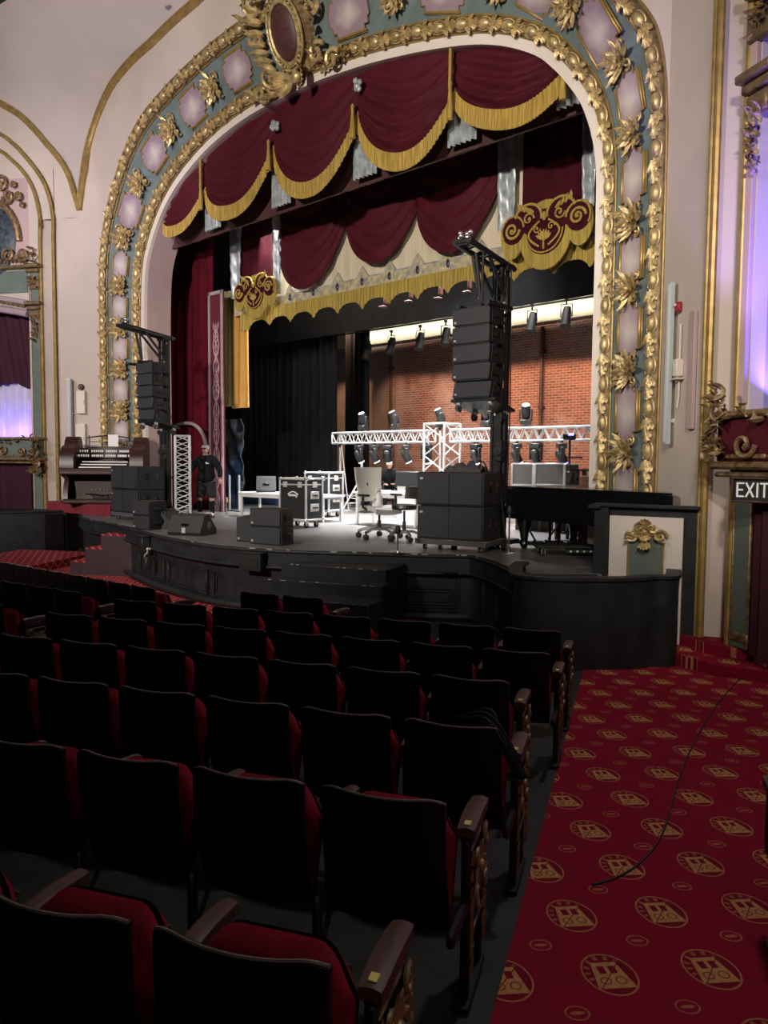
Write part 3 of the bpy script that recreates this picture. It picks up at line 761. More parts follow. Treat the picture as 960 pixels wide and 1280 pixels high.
# ================================================================== SIDE BOXES
def box_frame(sg):
    P = SLp if sg < 0 else SRp; d = (P[3]-P[2]).normalized(); n = V((d.y, -d.x, 0))
    if n.y > 0: n = -n
    return P[2], d, n, frame(P[2], d, n, V((0, 0, 1)))
def bu(sg, x, y):
    P = SLp if sg < 0 else SRp; q = on_seg(x, y, P[2], P[3]); return (q-P[2]).dot((P[3]-P[2]).normalized()), q.z
for sg in (-1, 1):
    o, d, n, T = box_frame(sg)
    w = B()
    # wall round the opening: jamb, below, above
    jw = .44 if sg < 0 else .17
    w.box((jw/2, -.10, 4.5), (jw, .2, 9.0)); w.box((2.2, -.10, 1.4), (3.6, .2, 2.8)); w.box((3.9, -.1, 4.5), (.9, .2, 9)); w.box((2.2, -.10, 8.0 if sg < 0 else 9.4), (3.6, .2, 2.4 if sg < 0 else 1.6))
    w.v = [tuple(T @ V(p)) for p in w.v]
    struct('wall_left_front' if sg < 0 else 'wall_right_front', w, 'cream')
    w = B(); w.box((2.0, -1.5, 5.0), (4.4, .1, 10)); w.box((.35 if sg < 0 else .10, -.8, 5), (.1, 1.3, 10)); w.box((3.5, -.8, 5), (.1, 1.3, 10)); w.box((2, -.8, 2.75), (3.6, 1.4, .1)); w.box((2, -.8, 8.8), (3.6, 1.4, .1))
    w.v = [tuple(T @ V(p)) for p in w.v]; struct('wall_left_back' if sg < 0 else 'wall_right_back', w, 'box_wall' if sg > 0 else 'dk_purple')
    root = thing('theatre_box', ('left' if sg < 0 else 'right') + ' hand theatre box, ornate gilded surround ' + ('with purple lit curtains beside the organ' if sg < 0 else 'glowing blue above the exit sign'), 'theatre box')
    root.matrix_basis = T
    pz, ph = (4.1, 7.2) if sg < 0 else (1.3, 1.75)
    b = B(); b.box((.20, .03, pz), (.24, .06, ph), bev=.01); obj('pilaster', b, 'green', root)
    b = B()
    for x in (.075, .325): b.box((x, .05, pz), (.025, .04, ph), bev=.008)
    b.box((.2, .05, .55), (.30, .05, .10), bev=.01)
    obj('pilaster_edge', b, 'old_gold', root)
    zc = 6.75
    b = B(); b.box((.22, .10, zc), (.50, .20, .10), bev=.02); b.box((.22, .07, zc-.12), (.42, .14, .10), bev=.02); b.box((.2, .05, zc-.30), (.30, .1, .22), bev=.02)
    obj('cornice', b, 'brown_gilt', root); b = B()
    b.box((.22, .10, zc+1.0), (.50, .24, .12), bev=.03); b.box((.22, .08, zc+.88), (.40, .16, .10), bev=.02); b.box((.2, .05, zc+.55), (.34, .12, .35), bev=.02)
    if sg < 0: b.box((2.1, .08, zc+1.0), (3.4, .16, .10), bev=.03)
    obj('cornice', b, 'brown_gilt', root)
    b = B(); rnd = random.Random(11)
    fs = frame(V((0, 0, 0)), V((1, 0, 0)), V((0, 0, 1)), V((0, 1, 0)))
    def orn(cx, cz, w, h, nn, y=.08, L=.17):
        for k in range(nn):
            b.leaf(tr(cx+rnd.uniform(-w, w)/2, y, cz+rnd.uniform(-h, h)/2) @ fs @ rotz(rnd.uniform(0, 6.28)) @ roty(-.3), L*rnd.uniform(.7, 1.2), .07, .7, .03)
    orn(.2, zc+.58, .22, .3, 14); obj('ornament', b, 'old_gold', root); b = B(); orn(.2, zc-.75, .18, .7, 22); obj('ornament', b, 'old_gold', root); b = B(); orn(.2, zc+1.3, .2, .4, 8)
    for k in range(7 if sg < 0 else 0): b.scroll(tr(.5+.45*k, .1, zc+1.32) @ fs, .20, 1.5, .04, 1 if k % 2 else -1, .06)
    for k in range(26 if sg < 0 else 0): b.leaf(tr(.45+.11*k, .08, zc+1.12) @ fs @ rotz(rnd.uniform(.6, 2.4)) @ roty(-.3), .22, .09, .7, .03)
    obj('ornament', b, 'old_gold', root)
    if sg < 0: b = B(); b.box((2.1, .0, zc+.62), (3.3, .06, .60)); obj('frieze', b, 'green', root)
    # shallow curved lintel over the opening
    b = B()
    for rr, rz_ in ((.0, .075), (.16, .05), (.30, .09)):
        b.tube([(lerp(.42, 3.4, i/20), .08, zc+.34-rr-.30*(1-math.sin(PI*(.5*i/20+.0)))*.0 - .32*(1-(1-(i/20-1)**2))**1 ) for i in range(21)][::-1], rz_, 8)
    if sg < 0: obj('lintel', b, 'lavender', root)
    b = B()
    for k in range(18):
        i = k/18; b.leaf(tr(lerp(.45, 3.3, i), .14, zc+.22-.32*((i-1)**2)) @ fs @ rotz(.3), .18, .08, .5, .03)
    if sg < 0: obj('lintel_leaf', b, 'old_gold', root)
    else:
        b = B(); b.box((.09, .03, 5.2), (.12, .06, 4.0), bev=.01); obj('jamb', b, 'pink_reveal', root)
    # balcony front
    b = B(); b.box((1.95, .14, 2.78), (3.9, .30, .50), bev=.03); obj('balcony_front', b, 'green' if sg < 0 else 'maroon', root)
    b = B(); b.box((1.95, .17, 3.06), (4.0, .38, .08), bev=.03); b.box((1.95, .17, 2.50), (4.0, .36, .09), bev=.03); b.box((1.95, .15, 2.40), (3.9, .32, .06), bev=.02)
    for k in range(12): b.box((.32+.3*k, .3, 2.60), (.28, .03, .05), bev=.01)
    obj('balcony_rail', b, 'old_gold', root)
    b = B(); rnd = random.Random(4)
    orn(.06, 2.55 if sg < 0 else 3.0, .26, .85 if sg < 0 else .75, 46, .32, .19)
    for k in range(30): b.leaf(tr(.3+.11*k, .32, 2.98+rnd.uniform(-.06, .1)) @ fs @ rotz(rnd.uniform(0, 6.28)) @ roty(-.3), .16, .07, .7, .03)
    for k in range(5): b.scroll(tr(.5+.6*k, .32, 2.72) @ fs, .14, 1.4, .03, 1 if k % 2 else -1, .04)
    b.scroll(tr(.0, .34, 2.35 if sg < 0 else 2.62) @ fs, .12, 1.5, .035, 1, .05); b.scroll(tr(.12, .34, 3.1) @ fs, .12, 1.5, .03, -1, .05)
    obj('corner_bracket', b, 'old_gold', root)
    # lower door zone
    b = B(); b.grid(40, 2, lambda u, v: (lerp(.42, 3.6, u), .10+.035*math.sin(u*150), lerp(.4, 2.36, v)), thick=(0, -.03, 0)); obj('lower_drape', b, 'plum_cloth', root)
    if sg < 0:
        # tympanum ornament over the cornice
        b = B(); b.box((2.1, -.02, zc+2.2), (3.4, .06, 2.4)); obj('tympanum', b, 'pink_reveal', root)
        b = B()
        (u0, z0) = bu(-1, 0, 250)
        b.ell((u0+.35, .02, zc+1.75), (.85, .10, 1.0), None, 20, 10); obj('dark_lunette', b, 'tarp', root)
        b = B()
        b.tube([(u0+.35+.98*math.cos(a), .08, zc+1.7+1.15*math.sin(a)) for a in [PI*i/20 for i in range(21)]], .09, 8)
        for (x, y, r, q) in ((4, 232, .26, 1), (13, 247, .20, -1), (20, 233, .08, 1), (26, 248, .13, 1), (31, 258, .06, 1), (-12, 228, .25, -1)):
            u_, z_ = bu(-1, x, y); b.scroll(tr(u_, .06, z_) @ fs, r, 1.4, .05, q, .07)
        obj('scrollwork', b, 'old_gold', root)
# the left box's curtains
o, d, n, T = box_frame(-1)
b = B(); b.grid(120, 6, lambda u, v: (lerp(.42, 3.4, u), -.55+.06*math.sin(u*75+.7*math.sin(u*11)), lerp(2.95, 6.6, v)), thick=(0, -.02, 0))
c = obj('sheer_curtain', b, 'sheer', T=T); add_props(c, 'pale pleated curtain glowing violet inside the left theatre box', 'curtain')
b = B()
def sw(u, v):
    x = lerp(.40, 3.4, u); top = 6.75; bot = 4.75 - .25*math.sin(min(1, u/.25)*PI)*.9 - .3*u + .9*max(0, 1-u/.05)
    return (x, -.38+.07*math.sin(u*40+v*5)+.10*v*(1-v), lerp(top, bot, v))
b.grid(70, 24, sw, thick=(0, -.03, 0)); c = obj('box_swag', b, 'plum_cloth', T=T); add_props(c, 'dark plum draped swag hanging in the left theatre box opening', 'curtain')
b = B(); b.grid(10, 10, lambda u, v: (lerp(.46, .60, u)+.05*math.sin(v*3), -.36+.04*math.sin(u*12), lerp(3.0, 5.0, v)), thick=(0, -.02, 0)); c = obj('box_side_drape', b, 'plum_cloth', T=T); add_props(c, 'narrow dark drape tied back at the side of the left theatre box', 'curtain')
# exit sign on the right
q0 = on_seg(940, 612, SRp[2], SRp[3]); o, d, n, T = box_frame(1)
fwd = V((.05, -1, 0)).normalized(); side = V((1, .05, 0)).normalized()
q0 = onY(941, 612.5, 8.65)
ES = thing('exit_sign', 'dark exit sign with white letters under the right theatre box', 'exit sign'); ES.matrix_basis = frame(q0, side, -fwd, V((0, 0, 1)))
hx = .20; hz = .125
b = B(); b.box((0, .03, 0), (hx*2, .08, hz*2), bev=.01); obj('sign_face', b, 'exit_black', ES)
b = B()
for s_ in (-1, 1): b.box((0, -.02, s_*hz), (hx*2+.03, .05, .025), bev=.008); b.box((s_*hx, -.02, 0), (.025, .05, hz*2), bev=.008)
obj('sign_frame', b, 'exit_frame', ES)
def letter(name, x0, segs):
    b = B()
    for (ax, az, bx_, bz) in segs:
        dx, dz = bx_-ax, bz-az; L = math.hypot(dx, dz); a = math.atan2(dz, dx)
        b.box((0, 0, 0), (L+.016, .012, .018), T=tr(x0+(ax+bx_)/2, -.018, (az+bz)/2) @ roty(-a))
    obj(name, b, 'exit_white', ES)
h = .07
letter('letter_e', -.150, [(0, -h, 0, h), (0, h, .06, h), (0, 0, .05, 0), (0, -h, .06, -h)])
letter('letter_x', -.060, [(0, -h, .07, h), (0, h, .07, -h)])
letter('letter_i', .050, [(0, -h, 0, h)])
letter('letter_t', .083, [(.035, -h, .035, h), (0, h, .07, h)])

# ------------------------------------------------------------------ fittings on the front wall
def wall_frame(sg, x, y, off=0.0):
    P = SLp if sg < 0 else SRp; d = (P[1]-P[0]).normalized(); n = V((d.y, -d.x, 0)); n = -n if n.y > 0 else n
    q = on_seg(x, y, P[0], P[1]) + n*off; return frame(q, d if sg > 0 else -d, -n, V((0, 0, 1)))
def zat(sg, x, y): P = SLp if sg < 0 else SRp; return on_seg(x, y, P[0], P[1]).z
t = thing('column_speaker', 'tall pale blue column loudspeaker on the right wall beside the gilded arch', 'speaker'); t.matrix_basis = wall_frame(1, 841, 556)
H_ = zat(1, 836, 358)-zat(1, 836, 556)
b = B(); b.box((0, -.085, H_/2), (.085, .07, H_), bev=.012); obj('enclosure', b, 'pale_blue', t)
b = B(); b.box((0, -.123, H_/2), (.06, .012, H_-.06), bev=.004); obj('grille', b, 'white_plastic', t)
b = B(); b.box((0.01, -.025, H_*.5), (.14, .05, .03)); obj('bracket', b, 'white_plastic', t); b = B(); b.box((0, -.025, H_*.15), (.04, .05, .05)); obj('bracket', b, 'white_plastic', t)
t = thing('column_speaker', 'tall grey white column loudspeaker on the left wall above the organ', 'speaker'); t.matrix_basis = wall_frame(-1, 91, 560)
H_ = zat(-1, 91, 474)-zat(-1, 91, 560)
b = B(); b.box((0, -.14, H_/2), (.12, .12, H_), bev=.012); obj('enclosure', b, 'white_plastic', t)
b = B(); b.box((0, -.205, H_/2), (.09, .012, H_-.06), bev=.004); obj('grille', b, 'pale_blue', t)
b = B(); b.box((0, -.045, H_*.5), (.16, .09, .03)); obj('bracket', b, 'white_plastic', t)
t = thing('alarm_strobe', 'small red fire alarm on the right wall', 'alarm'); t.matrix_basis = wall_frame(1, 851, 384)
b = B(); b.box((0, -.03, 0), (.10, .06, .13), bev=.015); obj('housing', b, 'alarm', t)
b = B(); b.box((-.01, -.075, .025), (.05, .03, .035), bev=.01); obj('strobe_lens', b, 'white_plastic', t)
t = thing('junction_box', 'cream wall box with conduit below the red alarm', 'junction box'); t.matrix_basis = wall_frame(1, 852, 460)
b = B(); b.box((0, -.05, 0), (.11, .10, .22), bev=.012); obj('housing', b, 'cream_light', t)
b = B(); b.box((.0, -.06, -.14), (.16, .10, .02), bev=.004); b.tube([(0, -.03, .11), (0, -.03, .55)], .015, 6); obj('conduit', b, 'cream_light', t); b = B(); b.tube([(0, -.03, -.15), (0, -.03, -.35), (-.03, -.03, -.5)], .012, 6); obj('conduit', b, 'cream_light', t)
b = B(); b.box((0, -.03, 0), (.13, .05, 1.45), T=wall_frame(1, 868, 463), bev=.01); add_props(obj('column_shadow_strip', b, 'pink_reveal', world=True), 'long tan strip on the right wall, shaped as the column loudspeaker shadow', 'shadow strip')  # solid strip coloured as the cast shadow of the column loudspeaker
t = thing('wall_camera', 'small dark round camera on the left wall', 'camera'); t.matrix_basis = wall_frame(-1, 102, 484)
b = B(); b.lathe([(.0, 0), (.085, 0), (.085, .06), (.06, .09), (0, .09)], 14, tr(0, 0, 0) @ rotx(PI/2)); obj('housing', b, 'exit_frame', t)
b = B(); b.ell((0, -.095, 0), (.035, .03, .035)); obj('lens', b, 'lens', t)
t = thing('wall_cabinet', 'white wall cabinet under the round camera, upper one', 'wall cabinet'); t.matrix_basis = wall_frame(-1, 103, 503)
b = B(); b.box((0, -.06, 0), (.24, .12, .62), bev=.01); obj('housing', b, 'cream_light', t); b = B(); b.box((.1, -.125, 0), (.012, .012, .12), bev=.003); obj('handle', b, 'chrome', t)
t = thing('wall_cabinet', 'white wall cabinet just above the organ, lower one', 'wall cabinet'); t.matrix_basis = wall_frame(-1, 103, 548)
b = B(); b.box((0, -.06, 0), (.26, .12, .80), bev=.01); obj('housing', b, 'cream_light', t); b = B(); b.box((.1, -.125, 0), (.012, .012, .12), bev=.003); obj('handle', b, 'chrome', t)
# ================================================================== DRAPERY
def swag_surface(b, x0, x1, zt0, zt1, ze0, ze1, zm, Y, bulge=.18, folds=6, amp=.035, nu=28, nv=40, thick=.02):
    """one draped swag: hangs from zt at the sides, lower edge at ze (ends) and zm (middle)"""
    def fn(u, v):
        c = 4*u*(1-u)
        ztop = lerp(zt0, zt1, u); zb = lerp(ze0, ze1, u) - (lerp(ze0, ze1, .5)-zm)*c**.8
        # fold lines sag more than the top edge
        z = lerp(ztop, zb, v)
        y = Y - bulge*c**.7*(.35+.65*v) - amp*c**.5*math.sin(2*PI*folds*(v**1.25)+.9*math.sin(7*u))*(.25+.75*v)
        y -= .05*(abs(2*u-1)**6)*math.sin(v*25)*.4
        return (lerp(x0, x1, u), y, z)
    b.grid(nu, nv, fn, thick=(0, thick, 0))
    def edge(u): return V(fn(u, 1.0))
    return edge
def fringe_strip(b, edge, h, n=44, pleat=.012, h_end=None):
    def fn(u, v):
        p = edge(u); hh = h
        return (p.x, p.y-.02+pleat*math.sin(u*n*5.1)-.01*v, p.z+.03-hh*v)
    b.grid(n*3, 3, fn, thick=(0, .015, 0))
# ---- front swagged valance
YV = 11.0
HV = thing('house_valance', 'big maroon swagged valance with gold fringe across the top of the stage opening', 'valance', (CX, YV, 8.2))
jx = [onY(205, 280, YV).x, onY(258, 265, YV).x, onY(343, 200, YV).x, onY(448, 150, YV).x, onY(570, 100, YV).x, onY(711, 85, YV).x]
je = [onY(203, 275, YV).z, onY(258, 235, YV).z, onY(343, 183, YV).z, onY(448, 140, YV).z, onY(570, 112, YV).z, onY(711, 84, YV).z]
mids = [onY(225, 285, YV).z, onY(300, 258, YV).z, onY(388, 233, YV).z, onY(500, 198, YV).z, onY(616, 150, YV).z]
tops = [8.9, 9.8, 10.35, 10.4, 10.3, 9.2]
def arch_top(x): 
    r = x-CX
    return 10.75 - .035*abs(r)**2
for i in range(5):
    b = B()
    e = swag_surface(b, jx[i], jx[i+1], arch_top(jx[i]), arch_top(jx[i+1]), je[i], je[i+1], mids[i], YV, folds=6 if i in (3,) else 5, amp=.075 if i in (1, 3, 4) else .05)
    o = obj('swag', b, 'maroon', HV, world=True)
    f = B(); fringe_strip(f, e, .34 if i else .28); obj('fringe', f, 'fringe', o, T=HV.matrix_basis.inverted())
b = B()   # last short tail at the right jamb
b.grid(12, 14, lambda u, v: (lerp(jx[5], jx[5]+.9, u), YV-.02-.05*math.sin(u*14), lerp(9.6, lerp(8.4, 8.1, u), v)), thick=(0, .02, 0)); obj('swag_tail', b, 'maroon', HV, world=True)
for i in (1, 4, 5):
    x = jx[i]; b = B(); b.tube([(x, YV-.16, arch_top(x)), (x, YV-.17, je[i]-.05)], .03, 6); obj('gold_cord', b, 'fringe', HV, world=True)
for i in (1, 2, 3, 4, 5):
    x, z = jx[i], je[i]
    b = B(); b.lathe([(.015, .1), (.04, .05), (.03, -.05), (.055, -.40), (.06, -.55), (.0, -.56)], 12, tr(x, YV-.16, z)); obj('tassel', b, 'fringe', HV, world=True)
    g = B(); g.grid(22, 4, lambda u, v: (x-.30+.62*u, YV+.16+.05*math.sin(u*34), lerp(z-.1, 8.16, v)), thick=(0, .015, 0)); obj('jabot', g, 'silver_cloth', HV, world=True)
for i, (px, py) in ((2, (343, 156)), (3, (448, 106))):
    q = onY(px, py, YV-.2); b = B(); rnd = random.Random(i)
    for k in range(9): b.ell((q.x+rnd.uniform(-.07, .07), q.y+rnd.uniform(-.05, .03), q.z+rnd.uniform(-.09, .09)), (.06, .05, .06), None, 8, 6)
    obj('rosette_knot', b, 'silver_cloth', HV, world=True)
b = B(); b.box((CX, YV+.42, 9.5), (14.6, .06, 2.78)); obj('pelmet_board', b, mat('pelmet_brown', (.085, .030, .028), .8, noise=.15), HV, world=True)
# ---- second, embroidered valance
Y2 = 12.85
EV2 = thing('embroidered_valance', 'cream valance with maroon swags, jewelled band and scalloped gold fringe behind the first', 'valance', (CX, Y2, 6.2))
xl, xr = onY(293, 380, Y2).x, CX+(CX-onY(293, 380, Y2).x)
zf = onY(560, 340, Y2).z    # top of fringe
zb = onY(500, 340, Y2).z
b = B(); b.grid(120, 2, lambda u, v: (lerp(xl, xr, u), Y2+.02*math.sin(u*160), lerp(zf-.02, zf+3.0, v)), thick=(0, .02, 0)); obj('cream_backing', b, 'cream_cloth', EV2, world=True)
peaks = [onY(x, y, Y2-.05).x for x, y in ((311, 395), (337, 392), (363, 390), (392, 384), (422, 380), (453, 375), (487, 365), (522, 358), (560, 352), (600, 345), (643, 342), (693, 332), (738, 326))]
peaks += [peaks[-1]+.75]
zlow = onY(453, 381, Y2).z; zhi = onY(437, 378, Y2).z; ztopf = onY(437, 362, Y2).z
def tri(x):
    for a, c in zip(peaks, peaks[1:]):
        if a <= x <= c: t = (x-a)/(c-a); return abs(2*t-1)
    return 1.0
b = B()
x0_, x1_ = peaks[0]-.35, peaks[-1]
def fr2(u, v):
    x = lerp(x0_, x1_, u); k = tri(x)**3
    return (x, Y2-.06+.012*math.sin(x*60), lerp(zf+.02+.0*k, zf-.26-.20*k, v))
b.grid(500, 3, fr2, thick=(0, .015, 0)); obj('fringe', b, 'fringe_dull', EV2, world=True)
b = B()
def em(u, v):
    x = lerp(x0_, x1_, u); k = tri(x)**2.2
    return (x, Y2-.045, lerp(zf-.05-.12*k, zf+.24+.26*max(0, tri(x)*1.0-.55)/.45, v))
b.grid(360, 3, em, thick=(0, .02, 0)); band_o = obj('embroidered_band', b, 'embroid', EV2, world=True)
b = B(); b.tube([(lerp(x0_, x1_, i/360), Y2-.06, zf+.255+.26*max(0, tri(lerp(x0_, x1_, i/360))-.55)/.45) for i in range(361)], .012, 5); obj('gilt_edging', b, 'silver_cloth', band_o, T=EV2.matrix_basis.inverted())
for x in peaks[1:-1]:
    b = B(); b.ell((x, Y2-.07, zf+.16), (.045, .02, .09), None, 10, 6); obj('jewel', b, mat('dark_blue_jewel', (.03, .03, .08), .3) if 'jw' not in M else M['jw'], EV2, world=True)
    M['jw'] = bpy.data.materials['dark_blue_jewel']
def px_sw(xa, ya, xb, yb, xm, ym, nf):
    a, c, m_ = onY(xa, ya, Y2-.1), onY(xb, yb, Y2-.1), onY(xm, ym, Y2-.1)
    b = B(); swag_surface(b, a.x, c.x, 9.9, 9.9, a.z+.25, c.z+.25, m_.z, Y2-.12, bulge=.22, folds=nf, amp=.05); obj('swag', b, 'maroon', EV2, world=True)
px_sw(349, 325, 434, 292, 392, 362, 7); px_sw(433, 292, 521, 280, 471, 332, 6); px_sw(521, 280, 623, 255, 570, 318, 7)
for (xa, xb) in ((303, 342), (652, 728)):
    b = B(); a, c = onY(xa, 340, Y2-.06), onY(xb, 340, Y2-.06); b.grid(16, 3, lambda u, v: (lerp(a.x, c.x, u), Y2-.08+.02*math.sin(u*30), lerp(zf+.5, 10, v)), thick=(0, .02, 0))
    obj('plain_drop', b, 'maroon_dark', EV2, world=True)
for (xa, xb, yt, yb_) in ((290, 302, 325, 372), (343, 353, 308, 366), (623, 645, 225, 285), (728, 745, 200, 258)):
    a, c = onY(xa, yb_, Y2-.14), onY(xb, yb_, Y2-.14); zt = onY((xa+xb)/2, yt, Y2).z
    b = B(); rnd = random.Random(xa)
    b.grid(14, 24, lambda u, v: (lerp(a.x, c.x, u), Y2-.16-.05*math.sin(u*8+1.5*v)-.012*math.sin(v*30+u*9), lerp(min(a.z, c.z), zt+.8, v)), thick=(0, .015, 0)); obj('silver_jabot', b, 'silver_cloth', EV2, world=True)
# medallion crests
def crest(px, py, w, label):
    q = onY(px, py, Y2-.30); t = thing('valance_crest', label, 'crest', q)
    W = w/2
    fw = frame(V((0, 0, 0)), V((1, 0, 0)), V((0, 0, 1)), V((0, -1, 0)))
    def disc(b, cx, cz, r, y, th, rz_=None):
        rz_ = rz_ or r
        b.prism([(W*(cx+r*math.cos(i*2*PI/36)), W*(cz+rz_*math.sin(i*2*PI/36))) for i in range(36)], y, y+th, fw)
    b = B()
    for (cx_, cz_, r, rz_, y) in ((0, -.10, .57, .66, .0), (-.75, -.02, .27, .42, .008), (.75, -.02, .27, .42, .012)): disc(b, cx_, cz_, r, y, .04, rz_)
    obj('fringe_skirt', b, 'fringe_dull', t)
    b = B()
    for (cx_, cz_, r, rz_, y) in ((0, -.04, .43, .43, .046), (-.72, .10, .255, .27, .050), (.72, .10, .255, .27, .053), (-.36, .26, .30, .27, .056), (.36, .26, .30, .27, .059)): disc(b, cx_, cz_, r, y, .012, rz_)
    obj('velvet_field', b, 'maroon_dark', t)
    b = B()
    for sg in (-1, 1):
        b.scroll(fw @ tr(sg*.72*W, .09*W, .075), .17*W, 1.6, .030*W, sg, .02)
        b.tube([fw @ V((sg*W*(.72+.255*math.cos(a)), W*(.10+.27*math.sin(a)), .075)) for a in [i*PI/12-.6 for i in range(15)]], .022*W, 6)
        b.tube([fw @ V((sg*W*(.36+.30*math.cos(a)), W*(.26+.27*math.sin(a)), .08)) for a in [i*PI/12+.2 for i in range(13)]], .028*W, 6)
        b.scroll(fw @ tr(sg*.34*W, .24*W, .08), .12*W, 1.3, .022*W, -sg, .02)
        for k in range(4): b.leaf(fw @ tr(sg*(.24+.10*k)*W, (.34+.03*k)*W, .075) @ rotz(PI/2-sg*(.9-.2*k)), .18*W, .08*W, .3, .02)
        b.tube([fw @ V((sg*W*(.10+.24*math.sin(PI*i/12)), W*(.16-.48*i/12), .085)) for i in range(13)], .022*W, 6)
        b.scroll(fw @ tr(sg*.16*W, .02*W, .08), .08*W, 1.2, .016*W, sg, .01)
    b.tube([fw @ V((W*.40*math.cos(a), W*(-.04+.40*math.sin(a)), .075)) for a in [PI+i*PI/20 for i in range(21)]], .016*W, 6)
    for k in range(7): b.leaf(fw @ tr(0, -.20*W, .075) @ rotz(PI/2+(k-3)*.36), .20*W, .075*W, .15, .015)
    b.tube([fw @ V((0, -.22*W, .09)), fw @ V((0, -.38*W, .085))], .02*W, 6)
    b.ell(fw @ V((0, .24*W, .09)), (.05*W, .03, .09*W), None, 8, 6)
    obj('embroidered_scroll', b, 'fringe', t)
    return t
crest(320, 367, 1.72, 'gold fringed crest with scroll embroidery at the left end of the inner valance')
crest(683, 287, 1.90, 'gold fringed crest with scroll embroidery at the right end of the inner valance')

# ---- tabs, panels and drapes on the stage
def pleated(name, label, m, x0, x1, Y, z0, z1, pleats, amp, Y1=None, parent=None, bulge=0, cat='curtain', hem=None):
    Y1 = Y if Y1 is None else Y1
    b = B(); n = max(24, pleats*8)
    def fn(u, v):
        ph = u*pleats*2*PI+.8*math.sin(u*pleats*1.3)
        return (lerp(x0, x1, u), lerp(Y, Y1, u)+amp*math.sin(ph)+amp*.3*math.sin(v*3+u*9), lerp(z0, z1, v))
    b.grid(n, 10, fn, thick=(0, .03, 0)); o = obj(name, b, m, parent, world=True)
    if label: add_props(o, label, cat)
    return o
YC = 12.45
pleated('house_curtain', 'dark red house curtain hanging inside the left of the arch', 'red_curtain', onY(196, 400, YC).x, onY(266, 400, YC).x, YC, 1.1, 9.0, 7, .05)
q0, q1 = onY(263, 500, YC-.1), onY(280, 500, YC-.1)
zt = onY(268, 365, YC-.1).z
t = thing('painted_pilaster', 'tall red panel with pale scroll tracery and pale frame at stage left of curtain', 'scenic panel', ((q0.x+q1.x)/2, YC-.1, 1.1))
w_ = q1.x-q0.x
b = B(); b.box((0, 0, (zt-1.1)/2), (w_, .06, zt-1.1)); obj('panel', b, 'lattice', t)
b = B()
for sg in (-1, 1): b.box((sg*(w_/2-.03), -.04, (zt-1.1)/2), (.075, .05, zt-1.1), bev=.01)
b.box((0, -.04, zt-1.1-.05), (w_, .05, .10), bev=.01); obj('frame', b, 'lavender', t)
pleated('olive_tab', 'narrow olive grey pleated tab curtain beside the painted red panel', 'olive_curtain', onY(280, 450, 12.9).x, onY(293, 450, 12.9).x, 12.9, onY(287, 508, 12.9).z, 7.2, 3, .04)
pleated('gold_tab', 'short bright gold pleated curtain under the left crest', 'gold_curtain', onY(290, 450, 12.95).x, onY(311, 450, 12.95).x, 12.95, onY(300, 510, 12.95).z, 6.9, 3, .05)
b = B()
pts = [onY(x, y, YC-.2) for x, y in ((222, 531), (228, 529.5), (235, 529), (243, 531), (250, 537), (255, 547), (257.5, 560), (258, 590))]
b.tube(catmull([pts[0]+V((-.3, 0, -.1))]+pts, .08), .05, 8); add_props(obj('arched_pipe', b, 'lavender', world=True), 'pale arched pipe curving over the standing person', 'pipe')
xa, xb = onY(281, 560, 13.3).x, onY(303, 560, 13.3).x
b = B(); b.grid(20, 30, lambda u, v: (lerp(xa, xb, u), 13.3+.04*math.sin(u*9+v*14)+.03*math.sin(v*31+u*5), lerp(1.1, onY(290, 524, 13.3).z, v)), thick=(0, .03, 0)); add_props(obj('crumpled_sheet', b, 'tarp', world=True), 'dark crumpled sheet with blue light on it behind the standing person', 'sheet')
pleated('black_drape', 'wide black drape filling the left of the stage', 'black_cloth', onY(300, 500, 15.6).x, onY(420, 500, 15.6).x, 15.6, 1.1, 8.5, 15, .07)
pleated('black_drape', 'narrow black drape hanging against the brick wall beside the bright brick slit', 'black_cloth', onY(431, 500, 17.6).x, onY(460, 500, 17.6).x, 17.6, 1.1, 8.5, 6, .07)
zbd = onY(740, 367, 15.0).z
b = B(); b.grid(80, 4, lambda u, v: (lerp(-21, -3.5, u), 15.0+.03*math.sin(u*160), lerp(zbd-.02, 10.5, v)), thick=(0, .03, 0)); add_props(obj('black_border', b, 'black_cloth', world=True), 'black border cloth hanging across the stage under the fringe', 'curtain')
# an unseen second border, added further upstage, cuts off the top of the wall wash
# ================================================================== STAGE
LIP = [onZ(x, y) for x, y in ((120, 650), (150, 655), (200, 668), (260, 679), (330, 685), (400, 688), (470, 690), (540, 692))]
CORN = [onZ(x, y) for x, y in ((588, 693), (602, 696), (620, 701), (645, 712), (665, 716.5), (700, 717), (744, 717))]
lipc = catmull([V((-19.6, 9.3, STG)), V((-18.2, 8.75, STG))]+LIP+CORN[:2], .15)
edge = lipc + CORN[1:] + [V((-3.75, 9.42, STG))]
poly = [(p.x, p.y) for p in edge] + [(-3.6, 10.3), (-3.6, 20.2), (-26, 20.2), (-26, 9.6)]
b = B(); b.prism(poly, .98, STG); struct('stage_floor', b, 'stage', 'scuffed grey stage floor')
